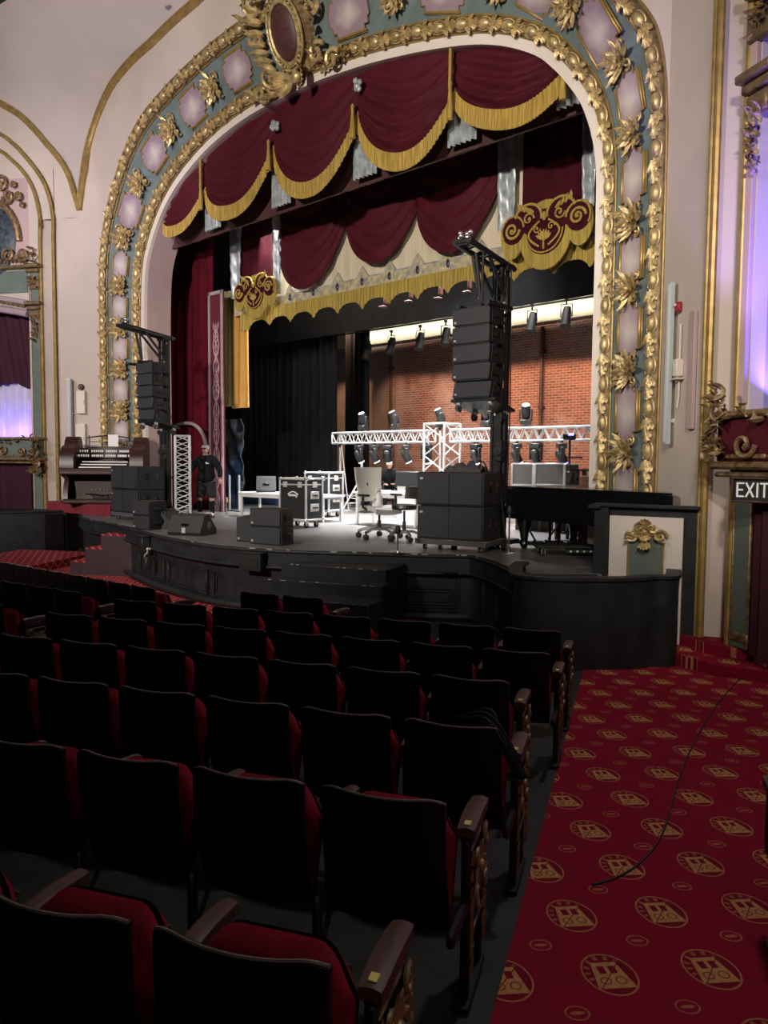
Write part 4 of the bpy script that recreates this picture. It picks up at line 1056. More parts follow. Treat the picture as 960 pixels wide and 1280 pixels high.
# fascia and front below it
def offs(P, d):
    out = []
    for i, p in enumerate(P):
        t = (P[min(i+1, len(P)-1)]-P[max(i-1, 0)]).normalized(); out.append(p + V((t.y, -t.x, 0))*d)
    return out
AP = thing('stage_apron', 'curved black panelled front of the stage', 'stage front', (-11, 8, 0))
front = edge[:-1]
b = B(); o1 = offs(front, .03)
b.grid(len(o1)-1, 2, lambda u, v: V((o1[int(round(u*(len(o1)-1)))].x, o1[int(round(u*(len(o1)-1)))].y, lerp(.80, 1.092, v))), thick=(0, .05, 0)); obj('fascia', b, 'black_paint', AP, world=True)
b = B(); o2 = offs(front, -.06)
b.grid(len(o2)-1, 3, lambda u, v: V((o2[int(round(u*(len(o2)-1)))].x, o2[int(round(u*(len(o2)-1)))].y, lerp(-.05, .99, v))), thick=(0, .05, 0)); obj('front_board', b, 'black_paint', AP, world=True)
b = B(); b.tube([V((p.x, p.y, .80)) for p in offs(front, .055)], .022, 6); b.tube([V((p.x, p.y, .12)) for p in offs(front, .02)], .06, 6); b.tube([V((p.x, p.y, 1.06)) for p in offs(front, .04)], .02, 6); obj('rail', b, 'black_paint', AP, world=True)
# chipped pale nosing
b = B(); rnd = random.Random(2)
for i in range(0, len(front)-1):
    if rnd.random() < .22:
        p, q = o1[i], o1[min(i+1, len(o1)-1)]; t = rnd.uniform(.2, .8); c = p.lerp(q, t); dr = (q-p).normalized()
        b.box((c.x, c.y, 1.088), (rnd.uniform(.03, .12), .012, .012), rz=math.atan2(dr.y, dr.x))
obj('chipped_nosing', b, 'alu', AP, world=True)
def along(P):
    s = [0]
    for a, c in zip(P, P[1:]): s.append(s[-1]+(V((c.x-a.x, c.y-a.y, 0))).length)
    return s
FS_ = along(o2)
def fpt(s):
    for i in range(len(FS_)-1):
        if FS_[i+1] >= s: break
    t = (s-FS_[i])/(FS_[i+1]-FS_[i]); p = o2[i].lerp(o2[i+1], t); d = (o2[i+1]-o2[i]); return V((p.x, p.y, 0)), V((d.x, d.y, 0)).normalized()
def fs_px(px, py):
    q = onZ(px, py); return min(range(len(o2)), key=lambda i: (o2[i]-q).length)
def panel_on_front(s0, s1, z0, z1, name='panel_moulding'):
    a, _ = fpt(s0); c, _ = fpt(s1); d = (c-a); L = d.length; d.normalize(); n = V((d.y, -d.x, 0))
    T = frame((a+c)/2 + n*.03, d, -n, V((0, 0, 1)))
    b = B()
    for w in (0, .05):
        ww, zz0, zz1 = L-2*w, z0+w, z1-w
        for z in (zz0, zz1): b.box((0, 0, z), (ww, .03, .022), T, bev=.006)
        for x in (-ww/2, ww/2): b.box((x, 0, (zz0+zz1)/2), (.022, .03, zz1-zz0), T, bev=.006)
    obj(name, b, 'black_paint', AP, world=True)
sa = FS_[fs_px(205, 669)]; sb = FS_[fs_px(262, 679)]; step = (sb-sa)
k = sa-step*.98
for i in range(4):
    if i < 3: panel_on_front(k+.08, k+step-.1, .22, .62)
    k += step
s3 = FS_[fs_px(484, 690)]; s4 = FS_[fs_px(578, 692)]
panel_on_front(s3+.03, s4-.02, .20, .78); panel_on_front(s3+.22, s4-.12, .30, .55)
panel_on_front(FS_[fs_px(607, 697)], FS_[fs_px(632, 704)], .12, .98, 'side_door')
# dark slot box at the top of the recess
a, d = fpt((s3+s4)/2); n = V((d.y, -d.x, 0)); T = frame(a+n*.05, d, -n, V((0, 0, 1)))
b = B(); b.box((0, 0, .80), (s4-s3-.05, .14, .05), T, bev=.01); obj('slot_shelf', b, 'black_gloss', AP, world=True)
# steps in front of the stage
ST = thing('stage_steps', 'black wooden steps leading up to the middle of the stage front', 'steps', (-8.9, 7.3, .0))
for (xl_, yl_, xr_, yr_, z, dep) in ((351, 704, 482, 713, .934, .9), (337, 724, 476, 733, .745, .55), (313, 744, 460, 757, .575, .55), (296, 762, 446, 779, .39, .55), (280, 780, 432, 800, .205, .55)):
    a = onZ(xl_, yl_, z); c = onZ(xr_, yr_, z); d = (c-a).normalized(); nb = V((-d.y, d.x, 0))
    b = B(); T = frame((a+c)/2, d, nb, V((0, 0, 1))); L = (c-a).length
    b.box((0, dep/2, -z/2-.02), (L, dep, z+.04), T, bev=.012); o = obj('step', b, 'black_paint', ST, world=True)
    b = B(); rnd = random.Random(int(z*100))
    for i in range(9): b.box((rnd.uniform(-L/2, L/2), -.004, -.004), (rnd.uniform(.02, .10), .012, .010), T)
    obj('chipped_nosing', b, 'alu', o, T=ST.matrix_basis.inverted())
# small black boxes fixed to the fascia + clamp
for (px, py, w, lab) in ((172, 674, .30, 'small black box fixed to the stage fascia near the carpeted stair'), (301, 695, .42, 'wider black box fixed to the stage fascia left of the steps')):
    q = onZ(px, py-8); i = min(range(len(o1)), key=lambda i: (o1[i]-V((q.x, q.y, STG))).length); d = (o1[i+1]-o1[i-1]).normalized(); n = V((d.y, -d.x, 0))
    t = thing('fascia_box', lab, 'box', V((o1[i].x, o1[i].y, .74))+n*.10, math.atan2(d.y, d.x))
    b = B(); b.box((0, 0, .14), (w, .16, .28), bev=.012); obj('housing', b, 'black_plastic', t)
    b = B(); b.box((0, 0, .29), (w+.03, .19, .02), bev=.006); b.box((0, -.085, .14), (w*.8, .012, .18), bev=.004); obj('lid', b, 'black_metal', t)
q = onZ(192, 667); i = min(range(len(o1)), key=lambda i: (o1[i]-V((q.x, q.y, STG))).length); d = (o1[i+1]-o1[i-1]).normalized(); n = V((d.y, -d.x, 0))
t = thing('clamped_lamp', 'small clamp with black lamp hanging from the rail on the stage front', 'clamp', V((o1[i].x, o1[i].y, .42))+n*.10, math.atan2(d.y, d.x))
b = B(); b.tube([(0, 0, .40), (0, -.03, .30), (-.10, -.04, .26), (-.13, -.03, .20)], .016, 6); b.box((0, 0, .38), (.05, .08, .05), bev=.01); obj('clamp_arm', b, 'alu', t)
b = B(); b.box((.02, -.03, .12), (.13, .12, .22), bev=.02); b.tube([(.05, -.02, .22), (.09, -.02, .30), (.05, -.02, .38)], .012, 6); obj('lamp_body', b, 'black_plastic', t)

# carpets
def carpet_frame(): return frame(V((0, 0, 0)), EV, DV, V((0, 0, 1)))
b = B(); b.grid(24, 60, lambda u, v: (lerp(-.43, 2.5, u), lerp(-.5, 10.2, v), max(0, FA-FS*lerp(-.5, 10.2, v))+.012), thick=(0, 0, -.011))
o = obj('aisle_carpet', b, 'carpet'); o.matrix_basis = carpet_frame(); add_props(o, 'deep red carpet with gold mask medallions running down the right aisle', 'carpet')
b = B(); P = [V((p.x, p.y, 0)) for p in front]; Q = offs(P, 2.3)
def fc(u, v):
    i = int(round(u*(len(P)-1))); p = P[i].lerp(Q[i], v); return (p.x, p.y, rake(p.x, p.y)+.008)
P = P[:len(lipc)-6]; Q = Q[:len(P)]
b.grid(len(P)-1, 8, fc); o = obj('front_carpet', b, 'zigzag'); add_props(o, 'red zigzag patterned carpet strip along the foot of the stage', 'carpet')
# carpeted stair at far left
q0 = onF(88, 721); q1 = onF(147, 724)
ax = (q1-q0); ax.z = 0; Ls = ax.length; ax.normalize(); nb = V((-ax.y, ax.x, 0))
CS = thing('carpeted_stair', 'red zigzag carpeted stair climbing to the stage at the left', 'stair'); CS.matrix_basis = frame(V((q0.x, q0.y, 0)), ax, nb, V((0, 0, 1)))
wd = 1.35
for k, z in enumerate((.30, .60, .90)):
    x0 = Ls*(.0+.333*k); x1 = Ls*(.333*(k+1)) + (.35 if k == 2 else 0)
    b = B(); b.box(((x0+x1)/2, .03, z/2-.01), (x1-x0, .05, z-.03)); obj('side_wall', b, 'dk_purple', CS)
    b = B(); b.box(((x0+x1)/2-.01, .06+wd/2-.03, z/2), (x1-x0+.03, wd+.03, z), bev=.02); obj('tread', b, 'zigzag', CS)
b = B(); b.box((-1.9, 1.0, .10), (2.2, 2.6, .20), bev=.02); obj('landing', b, 'zigzag', CS)
# black pit wall at far left
a = onF(-40, 703); c = onF(84, 701); d = (c-a); d.z = 0; L = d.length; d.normalize(); nb = V((-d.y, d.x, 0))
PW = thing('pit_wall', 'low black curved wall left of the carpeted stair', 'pit wall'); PW.matrix_basis = frame(V((a.x, a.y, 0)), d, nb, V((0, 0, 1)))
hw = 1.12
b = B(); b.grid(30, 2, lambda u, v: (L*u, .55*(1-u)**2*0+.12*math.sin(PI*u)*-1, hw*v), thick=(0, .10, 0)); obj('face', b, 'black_paint', PW)
b = B(); b.grid(30, 1, lambda u, v: (L*u, -.12*math.sin(PI*u)-.04+.24*v, hw), thick=(0, 0, .04)); obj('capping', b, 'black_paint', PW)
b = B(); x0 = L*.78; b.box((L*.87, -.09, .56), (L*.2, .04, 1.0), bev=.01); obj('dark_door', b, 'black_gloss', PW)
b = B(); b.box((L/2+.3, 1.3, hw-.04), (L+1.6, 2.4, .06)); obj('deck', b, 'black_paint', PW)
# organ lift platform with pleated skirt
q = onZ(52, 647, .95); q2 = onZ(140, 648, .95)
a = V((-20.75, 8.95, 1.1)); c = V((-17.9, 9.25, 1.1)); d = (c-a).normalized(); nb = V((-d.y, d.x, 0)); L = (c-a).length
OP = thing('organ_platform', 'low platform with a red pleated skirt under the organ', 'platform'); OP.matrix_basis = frame(a, d, nb, V((0, 0, 1)))
hp = .27
b = B(); b.box((L/2, .65, hp-.03), (L, 1.3, .06), bev=.01); obj('deck', b, 'red_skirt', OP)
b = B(); b.grid(150, 3, lambda u, v: (L*u, -.02+.018*math.sin(u*190), hp*v), thick=(0, .02, 0)); obj('skirt', b, 'red_skirt', OP)
# organ console
OC = thing('organ_console', 'dark mahogany horseshoe theatre organ console on the red skirted platform', 'organ')
pc = onZ(127, 632, 1.1+hp); 
dirn = V((0-pc.x, 2.5-pc.y, 0)).normalized()
ctr = a + d*(L*.62) + nb*.62; ctr.z = 1.1+hp
rzO = math.atan2(dirn.y, dirn.x)+PI/2
OC.matrix_basis = tr(ctr) @ rotz(rzO - .35)
b = B(); b.box((0, .25, .40), (1.75, .50, .80), bev=.03); b.box((0, -.05, .06), (1.95, 1.0, .12), bev=.03)
for sg in (-1, 1):
    b.prism([(-.45, .1), (-.40, .40), (-.25, .62), (-.55, .72), (-.58, .86), (.45, .86), (.45, .1)], -.06, .06, tr(sg*.92, 0, 0) @ frame(V((0, 0, 0)), V((0, 1, 0)), V((0, 0, 1)), V((1, 0, 0))))
obj('lower_case', b, 'wood_dark', OC)
b = B(); b.box((0, -.12, .86), (2.05, .98, .09), bev=.03); b.box((0, -.60, .80), (2.05, .06, .12), bev=.03); obj('key_desk', b, 'wood_dark', OC)
for sg in (-1, 1):
    b = B()
    prof_ = [(-.50, .90), (-.50, 1.18), (-.40, 1.34), (-.24, 1.46), (-.05, 1.50), (.0, 1.60), (.14, 1.72), (.32, 1.72), (.42, 1.58), (.46, 1.40), (.46, .90)]
    b.prism(prof_, -.17, .17, tr(sg*.86, 0, 0) @ frame(V((0, 0, 0)), V((0, 1, 0)), V((0, 0, 1)), V((1, 0, 0)))); obj('shoulder', b, 'wood_dark', OC)
b = B()
b.grid(24, 4, lambda u, v: (-.72+1.44*u, .40-.12*math.sin(PI*u), lerp(.9, 1.42+.06*math.sin(PI*u), v)), thick=(0, .05, 0)); obj('back_board', b, 'wood_dark', OC)
for r_, (y0, z0) in enumerate(((.24, 1.34), (.16, 1.22))):
    b = B(); b.grid(28, 2, lambda u, v: ((-.78+.06*r_+(1.56-.12*r_)*u), y0-.42*(abs(2*u-1)**2.2)+.02*v, z0-.10*(abs(2*u-1)**2)*0+.10*v-.05), thick=(0, .04, 0)); sr = obj('stop_rail', b, 'wood_dark', OC)
    b = B()
    for i in range(30):
        u = (i+.5)/30
        if i % 7 == 6: continue
        b.box((-.75+.06*r_+(1.50-.12*r_)*u, y0-.42*(abs(2*u-1)**2.2)-.03, z0+.01), (.034, .03, .062), bev=.006)
    obj('stop_tab', b, 'paper', sr)
for i in range(3):
    y, z = -.38+.17*i, .93+.07*i
    b = B(); b.box((0, y, z), (1.15, .14, .03), bev=.004); mk = obj('manual', b, 'paper', OC)
    b = B()
    for k in range(36):
        if k % 7 in (2, 6): continue
        b.box((-.56+.0315*k+.016, y+.03, z+.02), (.014, .08, .016), bev=.003)
    obj('black_keys', b, 'black_gloss', mk)
b = B()
for k in range(9): b.box((-.4+.1*k, -.28, .20+.04*abs(k-4)/4), (.035, .5, .03), bev=.006)
obj('pedalboard', b, 'wood_dark', OC)
b = B()
for k in range(8): b.cyl((-.35+.1*k, .0, .34), (-.35+.1*k, -.05, .34), .018, n=8)
obj('toe_piston', b, 'chrome', OC)
b = B()
for x in (-.5, -.17, .17, .5): b.box((x, .36, 1.60), (.035, .03, .34), bev=.006)
b.tube([(-.55+1.1*i/14, .36, 1.70+.06*math.sin(PI*i/14)) for i in range(15)], .02, 6); b.box((0, .33, 1.46), (1.05, .10, .03), bev=.006)
for x in (-.36, 0, .36): b.box((x, .36, 1.60), (.28, .015, .02), rz=0)
obj('music_rack', b, 'wood_dark', OC)
t = obj('music_sheet', B().box((.12, .31, 1.62), (.26, .01, .34)), 'paper'); t.matrix_basis = OC.matrix_basis.copy(); add_props(t, 'white sheet of paper standing on the organ music rack', 'paper')

# ---------------------------------------------------------------- right hand side of the stage
base = [onZ(650, 714)] + [onF(x, y) for x, y in ((632, 822), (640, 829), (660, 834), (700, 837.5), (740, 838.5), (790, 838), (815, 835), (832, 826))]
ptsB = [V((-5.52, 8.50, 0)), V((-5.28, 7.98, 0))] + [V((p.x, p.y, 0)) for p in base[2:8]] + [V((-3.52, 8.75, 0)), V((-3.75, 9.35, 0))]
rimz = onP(700, 726, (ptsB[4].x, ptsB[4].y), (EV.x, EV.y)).z
cb = catmull(ptsB, .08)
CB = thing('pit_rail', 'tall black curved parapet wall beside the right end of the stage', 'parapet', (cb[len(cb)//2].x, cb[len(cb)//2].y, 0))
b = B(); oi = offs(cb, -.10)
b.grid(len(cb)-1, 3, lambda u, v: V((cb[int(round(u*(len(cb)-1)))].x, cb[int(round(u*(len(cb)-1)))].y, lerp(.02, rimz, v))))
b.grid(len(cb)-1, 3, lambda u, v: V((oi[int(round(u*(len(cb)-1)))].x, oi[int(round(u*(len(cb)-1)))].y, lerp(.02, rimz, v)))); obj('wall', b, 'black_paint', CB, world=True)
b = B(); oo = offs(cb, .03); oj = offs(cb, -.14)
b.grid(len(cb)-1, 1, lambda u, v: (lambda i: V((oo[i].lerp(oj[i], v).x, oo[i].lerp(oj[i], v).y, rimz)))(int(round(u*(len(cb)-1)))), thick=(0, 0, .035)); obj('capping', b, 'black_paint', CB, world=True)
b = B(); i = int(len(cb)*.30); b.box((cb[i].x, cb[i].y-.004, rimz*.55), (.012, .02, rimz*.8)); obj('joint', b, 'black_gloss', CB, world=True)
# cream screen wall with gilt cartouche
a = onZ(743, 716); c = V((-3.60, 9.32, 0)); d = V((c.x-a.x, c.y-a.y, 0)); L = d.length; d.normalize(); nb = V((-d.y, d.x, 0))
SW = thing('screen_wall', 'black framed cream screen wall with a green panel and gilt crest by the right parapet', 'wall panel'); SW.matrix_basis = frame(V((a.x, a.y, 0)), d, nb, V((0, 0, 1)))
tz = onP(748, 633, (a.x, a.y), (d.x, d.y)).z
def sx(px, py): q = onP(px, py, (a.x, a.y), (d.x, d.y)); return (q-V((a.x, a.y, 0))).dot(d), q.z
x1, z1 = sx(763, 645); x2, z2 = sx(855, 645); xe, _ = sx(872, 640)
b = B(); b.box((xe/2, .06, tz/2), (xe, .10, tz)); obj('backing', b, 'black_paint', SW)
b = B(); b.box((xe/2, .03, tz+.02), (xe+.06, .22, .04), bev=.01); b.box((.0, .0, tz-.0), (.16, .22, .05), bev=.01); b.box((x1/2-.01, -.01, tz/2), (x1, .08, tz), bev=.006); obj('black_frame', b, 'black_paint', SW)
b = B(); b.box(((x1+x2)/2, -.01, z1/2+.01), (x2-x1, .05, z1), bev=.004); obj('cream_panel', b, 'cream_light', SW)
g1, gz = sx(787, 690); g2, gz2 = sx(830, 690); zt_ = sx(808, 672)[1]
b = B(); b.box(((g1+g2)/2, -.045, zt_/2), (g2-g1, .04, zt_), bev=.006); gp = obj('green_panel', b, 'green', SW)
b = B()
for x in (g1, g2): b.box((x, -.07, zt_/2), (.025, .03, zt_), bev=.008)
obj('gilt_rail', b, 'gold_trim', gp)
b = B(); rnd = random.Random(9); xm = (g1+g2)/2; W_ = (g2-g1)
fw = frame(V((xm, -.08, zt_+.03)), V((1, 0, 0)), V((0, 0, 1)), V((0, -1, 0)))
for sg in (-1, 1):
    b.scroll(fw @ tr(sg*W_*.42, .0, 0), W_*.20, 1.4, .022, sg, .03); b.scroll(fw @ tr(sg*W_*.20, .10, .01), W_*.15, 1.4, .02, -sg, .03)
    for k in range(7): b.leaf(fw @ tr(sg*W_*.06*k, .06-.02*k, .01) @ rotz(PI/2-sg*(.2+.25*k)), .13, .05, .6, .02)
for k in range(9): b.leaf(fw @ tr(0, .02, .02) @ rotz(2*PI*k/9) @ roty(-.3), .14, .06, .6, .02)
for k in range(5): b.leaf(fw @ tr(0, .12, .02) @ rotz(PI/2+(k-2)*.45) @ roty(-.2), .14, .05, .6, .02)
for k in range(5): b.leaf(fw @ tr(0, -.06, .02) @ rotz(-PI/2+(k-2)*.35) @ roty(-.2), .16, .05, .6, .02)
b.ell(fw @ V((0, .05, .05)), (.04, .04, .04), None, 8, 6)
obj('gilt_crest', b, 'gold', SW)
# carpeted steps up to the right box
for k, (pts, z) in enumerate((([(-3.62, 8.85), (-3.0, 8.62), (-2.35, 8.75), (-1.7, 8.1), (-1.2, 8.6), (-2.6, 10.4), (-4.0, 10.3)], .30), ([(-3.85, 9.35), (-3.2, 9.05), (-2.5, 9.15), (-1.7, 8.75), (-1.3, 9.0), (-2.6, 10.4), (-4.0, 10.3)], .42))):
    b = B(); b.prism([p for p in pts], .02, z); o = obj('carpeted_step', b, 'carpet', world=True); add_props(o, ('lower' if k == 0 else 'upper') + ' red carpeted step at the foot of the right theatre box', 'step', 'steps below the right box')
# ---------------------------------------------------------------- back wall
YB = 20.0
zbr = onY(600, 413, YB).z
b = B(); b.grid(10, 6, lambda u, v: (lerp(-26, -3, u), YB, lerp(1.0, zbr, v)), thick=(0, .3, 0)); struct('wall_back', b, 'brick')
b = B(); b.grid(10, 3, lambda u, v: (lerp(-26, -3, u), YB-.08, lerp(zbr, zbr+3.2, v)), thick=(0, .3, 0)); struct('wall_back_upper', b, mat('pale_beam', (.80, .72, .55), .8, noise=.08))
for x0 in (-26, -3.4):
    b = B(); b.box((x0, 15.3, 6), (.2, 9.6, 12)); struct('wall_stage_left' if x0 < -20 else 'wall_stage_right', b, 'black_paint')
for (px, yt, lab) in ((489, 436, 'thin rusty pipe running up the brick wall near the black drape'), (678, 408, 'dark drain pipe running up the brick wall behind the lifted speakers')):
    q = onY(px, yt, YB-.10); b = B(); b.cyl((0, 0, 0), (0, 0, q.z-1.1), .055 if px > 600 else .045, n=10)
    p = thing('wall_pipe', lab, 'pipe', (q.x, q.y, 1.1)); obj('pipe_run', b, 'pipe', p)
    for z in (1.2, 3.0, 4.6): b = B(); b.cyl((0, 0, z), (0, 0, z+.09), .085, n=10); b.box((0, .06, z+.04), (.2, .05, .05)); obj('collar', b, 'pipe', p)
# ================================================================== EQUIPMENT
def casters(par, pts, r=.05, h=.12, m='rubber'):
    for (x, y) in pts:
        b = B(); b.box((x, y, h-.01), (.07, .07, .015)); b.box((x-.025, y+.01, h*.62), (.008, .05, h*.7)); b.box((x+.025, y+.01, h*.62), (.008, .05, h*.7)); o = obj('caster', b, 'alu', par)
        b = B(); b.cyl((x-.018, y+.015, r), (x+.018, y+.015, r), r, n=14); obj('wheel', b, m, o)
# ---- subwoofers
def sub(loc, rz, label, W=1.15, Hh=.53, Dp=.72):
    t = thing('subwoofer', label, 'speaker', loc, rz, None)
    b = B(); b.box((0, Dp/2, Hh/2), (W, Dp, Hh), bev=.012); obj('cabinet', b, 'speaker_box', t)
    b = B(); b.box((0, -.012, Hh/2), (W-.05, .03, Hh-.05), bev=.008); g = obj('grille', b, 'speaker_grille', t)
    b = B(); b.box((0, -.03, Hh/2), (.006, .006, Hh-.06)); obj('grille_seam', b, 'black_gloss', g)
    b = B(); b.box((-W/2+.09, -.032, Hh-.10), (.055, .008, .035), bev=.003); obj('badge', b, 'alu', t)
    for sg in (-1, 1):
        for y in (Dp*.38, Dp*.72):
            b = B(); b.box((sg*(W/2-.001), y, Hh*.56), (.012, .10, .17), bev=.004); h = obj('handle_cup', b, 'black_gloss', t)
            b = B(); b.box((sg*(W/2+.012), y, Hh*.54), (.02, .09, .025), bev=.006); obj('grip', b, 'rubber', h)
    return t
def dolly(loc, rz, label, W=1.2, Dp=.78, h=.19, wheels=True):
    t = thing('speaker_dolly', label, 'dolly', loc, rz)
    b = B(); b.box((0, Dp/2, h-.05), (W, Dp, .06), bev=.008); obj('deck', b, 'alu', t)
    b = B()
    for y in (0, Dp): b.box((0, y, h-.05), (W+.02, .025, .09), bev=.006)
    for x in (-W/2, W/2): b.box((x, Dp/2, h-.05), (.025, Dp, .09), bev=.006)
    obj('edge_rail', b, 'chrome', t)
    casters(t, [(sx*(W/2-.12), y) for sx in (-1, 1) for y in (.1, Dp-.1)])
    return t
def stack(pl, pr, side, rz=None):
    a, c = onZ(*pl), onZ(*pr); mid = (a+c)/2; ang = math.atan2(c.y-a.y, c.x-a.x) if rz is None else rz
    w = ' on the ' + side + ' of the stage'
    dolly((mid.x, mid.y, STG), ang, 'wheeled aluminium dolly under the stacked subwoofers' + w)
    T = tr(mid.x, mid.y, 0) @ rotz(ang)
    for k in range(2):
        sub((mid.x, mid.y, STG+.185+.536*k), ang, ('lower' if k == 0 else 'upper') + ' black subwoofer of the stack' + w)
    return mid, ang
mR, aR = stack((527, 687), (597, 692), 'right')
mL, aL = stack((140, 648), (171.5, 653), 'left', 0)
# ---- line arrays with lift towers
def array(pxl, pyt, pxr, pyb, Y, rz, side, mast_px, mast_top_px):
    p = onY((pxl+pxr)/2, pyt, Y); zt = p.z; zb = onY((pxl+pxr)/2, pyb, Y).z
    W = (onY(pxr, pyt, Y)-onY(pxl, pyt, Y)).length; Dp = .44
    n = 5; hc = (zt-zb)/n; x, y, z, tilt = 0, 0, zt, 0.0
    w = 'the ' + side + ' flown line array'
    for k in range(n):
        t = thing('line_array_speaker', '%s black speaker from the top of %s' % (ORD[k+1], w), 'speaker')
        tilt = .01+.035*k + (.10 if k > 2 else 0)*(k-2)*.5
        M_ = tr(p.x, p.y, z) @ rotz(rz) @ tr(0, y, 0) @ rotx(-tilt)
        t.matrix_basis = M_
        h = hc*.985
        b = B(); b.prism([(0, 0), (Dp, -.04), (Dp, -h+.04), (0, -h)], -W/2+.03, W/2-.03, frame(V((0, 0, 0)), V((0, 1, 0)), V((0, 0, 1)), V((1, 0, 0)))); obj('cabinet', b, 'speaker_box', t)
        b = B(); b.box((0, -.012, -h/2), (W-.02, .03, h-.025), bev=.008); obj('grille', b, 'speaker_grille', t)
        b = B(); b.box((-W/2+.07, -.032, -h+.06), (.04, .008, .03), bev=.002); obj('badge', b, 'alu', t)
        for sg in (-1, 1):
            b = B(); b.box((sg*(W/2-.015), .07, -h/2), (.03, .05, h-.02), bev=.005); b.box((sg*(W/2-.01), Dp*.75, -h/2), (.03, .06, h-.05), bev=.005)
            b.box((sg*(W/2-.01), Dp*.4, -h*.5), (.03, .14, .06), bev=.01); b.cyl((sg*W/2-.02, .07, -.03), (sg*W/2+.02, .07, -.03), .018, n=8); b.cyl((sg*W/2-.02, Dp*.75, -h+.03), (sg*W/2+.02, Dp*.75, -h+.03), .018, n=8)
            obj('rigging_bracket', b, 'black_metal', t)
        y += math.sin(tilt)*hc; z -= math.cos(tilt)*hc
    # dolly board still pinned underneath
    t = thing('array_dolly', 'black wheeled board pinned under ' + w, 'dolly'); t.matrix_basis = tr(p.x, p.y, z-.02) @ rotz(rz) @ tr(0, y, 0) @ rotx(-tilt)
    b = B(); b.box((0, Dp/2, -.02), (W+.12, Dp+.2, .05), bev=.008); obj('board', b, 'black_metal', t)
    for sx in (-1, 1):
        for yy in (-.02, Dp+.02):
            b = B(); b.box((sx*(W/2-.06), yy, -.07), (.06, .06, .05)); o = obj('caster', b, 'alu', t)
            b = B(); b.cyl((sx*(W/2-.06)-.025, yy, -.13), (sx*(W/2-.06)+.025, yy, -.13), .065, n=14); obj('wheel', b, 'chrome' if yy < 0 else 'rubber', o)
    # lift tower
    Ym = Y + .75; m = onY(mast_px, 600, Ym); mt = onY(mast_px, mast_top_px, Ym).z - STG
    t = thing('lift_tower', 'black winch lift tower holding up ' + w, 'lift tower', (m.x, m.y, STG), rz)
    b = B(); b.box((0, 0, .12), (.55, .55, .08), bev=.01)
    for sx in (-1, 1):
        for sy in (-1, 1): b.tube([(sx*.2, sy*.2, .12), (sx*.5, sy*.5, .06)], .035, 8); b.cyl((sx*.5, sy*.5, 0), (sx*.5, sy*.5, .10), .05, n=10); b.tube([(sx*.48, sy*.48, .08), (sx*.1, sy*.1, 1.0)], .018, 6)
    obj('base_legs', b, 'black_metal', t)
    b = B()
    for sx in (-1, 1):
        for sy in (-1, 1): b.box((sx*.075, sy*.075, mt*.5), (.05, .05, mt), bev=.006)
    for k in range(int(mt/.3)): b.box((0, -.085, .2+.3*k), (.19, .012, .03)); b.box((0, .085, .2+.3*k), (.19, .012, .03)); b.box((.085, 0, .35+.3*k), (.012, .19, .03))
    b.box((0, 0, mt*.27), (.14, .14, mt*.5), bev=.006); obj('mast', b, 'black_metal', t)
    b = B(); b.box((.10, -.10, 1.6), (.10, .12, .34), bev=.01); b.cyl((.10, -.20, 1.6), (.10, -.08, 1.6), .08, n=14); obj('winch', b, 'black_plastic', t); b = B(); b.box((.11, -.10, 2.2), (.05, .06, .28), bev=.006); obj('mast_lock', b, 'black_plastic', t)
    b = B(); b.box((-.02, -.09, 2.25), (.03, .02, .16)); obj('warning_label', b, 'white', t)
    b = B()
    for sx in (-1, 1):
        b.tube([(sx*.13, .20, mt+.02), (sx*.13, -1.15, mt+.20)], .045, 8)
        b.tube([(sx*.10, -.05, mt-.45), (sx*.12, -.55, mt+.08)], .03, 8)
    b.box((0, .02, mt+.02), (.36, .22, .10), bev=.01); b.box((0, -.6, mt+.12), (.36, .06, .06), bev=.01); b.cyl((-.18, -1.1, mt+.2), (.18, -1.1, mt+.2), .04, n=10)
    for k in range(5): b.tube([(-.13, -.2*k, mt+.04+.03*k), (.13, -.2*k-.1, mt+.06+.03*k)], .014, 6)
    obj('boom', b, 'black_metal', t)
    b = B(); b.tube([(0, -.75, mt+.10), (0, -.60, zt-STG+.12)], .03, 8); b.tube([(-.10, -.70, mt+.1), (-.02, -.6, zt-STG+.1)], .022, 6); b.tube([(.10, -.70, mt+.1), (.02, -.6, zt-STG+.1)], .022, 6)
    b.box((0, -.52, zt-STG+.05), (W*.9, .06, .07), bev=.01); b.box((0, -.3, zt-STG+.04), (.08, .7, .07), bev=.01); b.box((-W*.42, -.52, zt-STG+.02), (.06, .5, .06)); b.box((W*.42, -.52, zt-STG+.02), (.06, .7, .06)); obj('flying_frame', b, 'black_metal', t)
    b = B(); rnd = random.Random(3)
    for k in range(7): b.ell((rnd.uniform(-.15, .15), -1.05+rnd.uniform(-.12, .1), mt+.27+rnd.uniform(0, .1)), (.04, .04, .04), None, 7, 5)
    b.ell((.1, -.06, mt-.55), (.03, .03, .03)); b.ell((-.02, -.6, zt-STG+.16), (.035, .035, .05)); obj('shackle', b, 'chrome', t)
    b = B(); b.box((.13, .0, mt*.52), (.05, .10, mt*.9), bev=.006); b.tube([(.17, .02, mt), (.19, .03, mt*.5), (.22, -.1, .2)], .012, 6); obj('cable_run', b, 'cable', t)
array(567, 384, 612.5, 499, 9.75, .06, 'right', 622, 338)
array(170.5, 453, 190.5, 526, 9.35, 0.0, 'left', 207, 424)
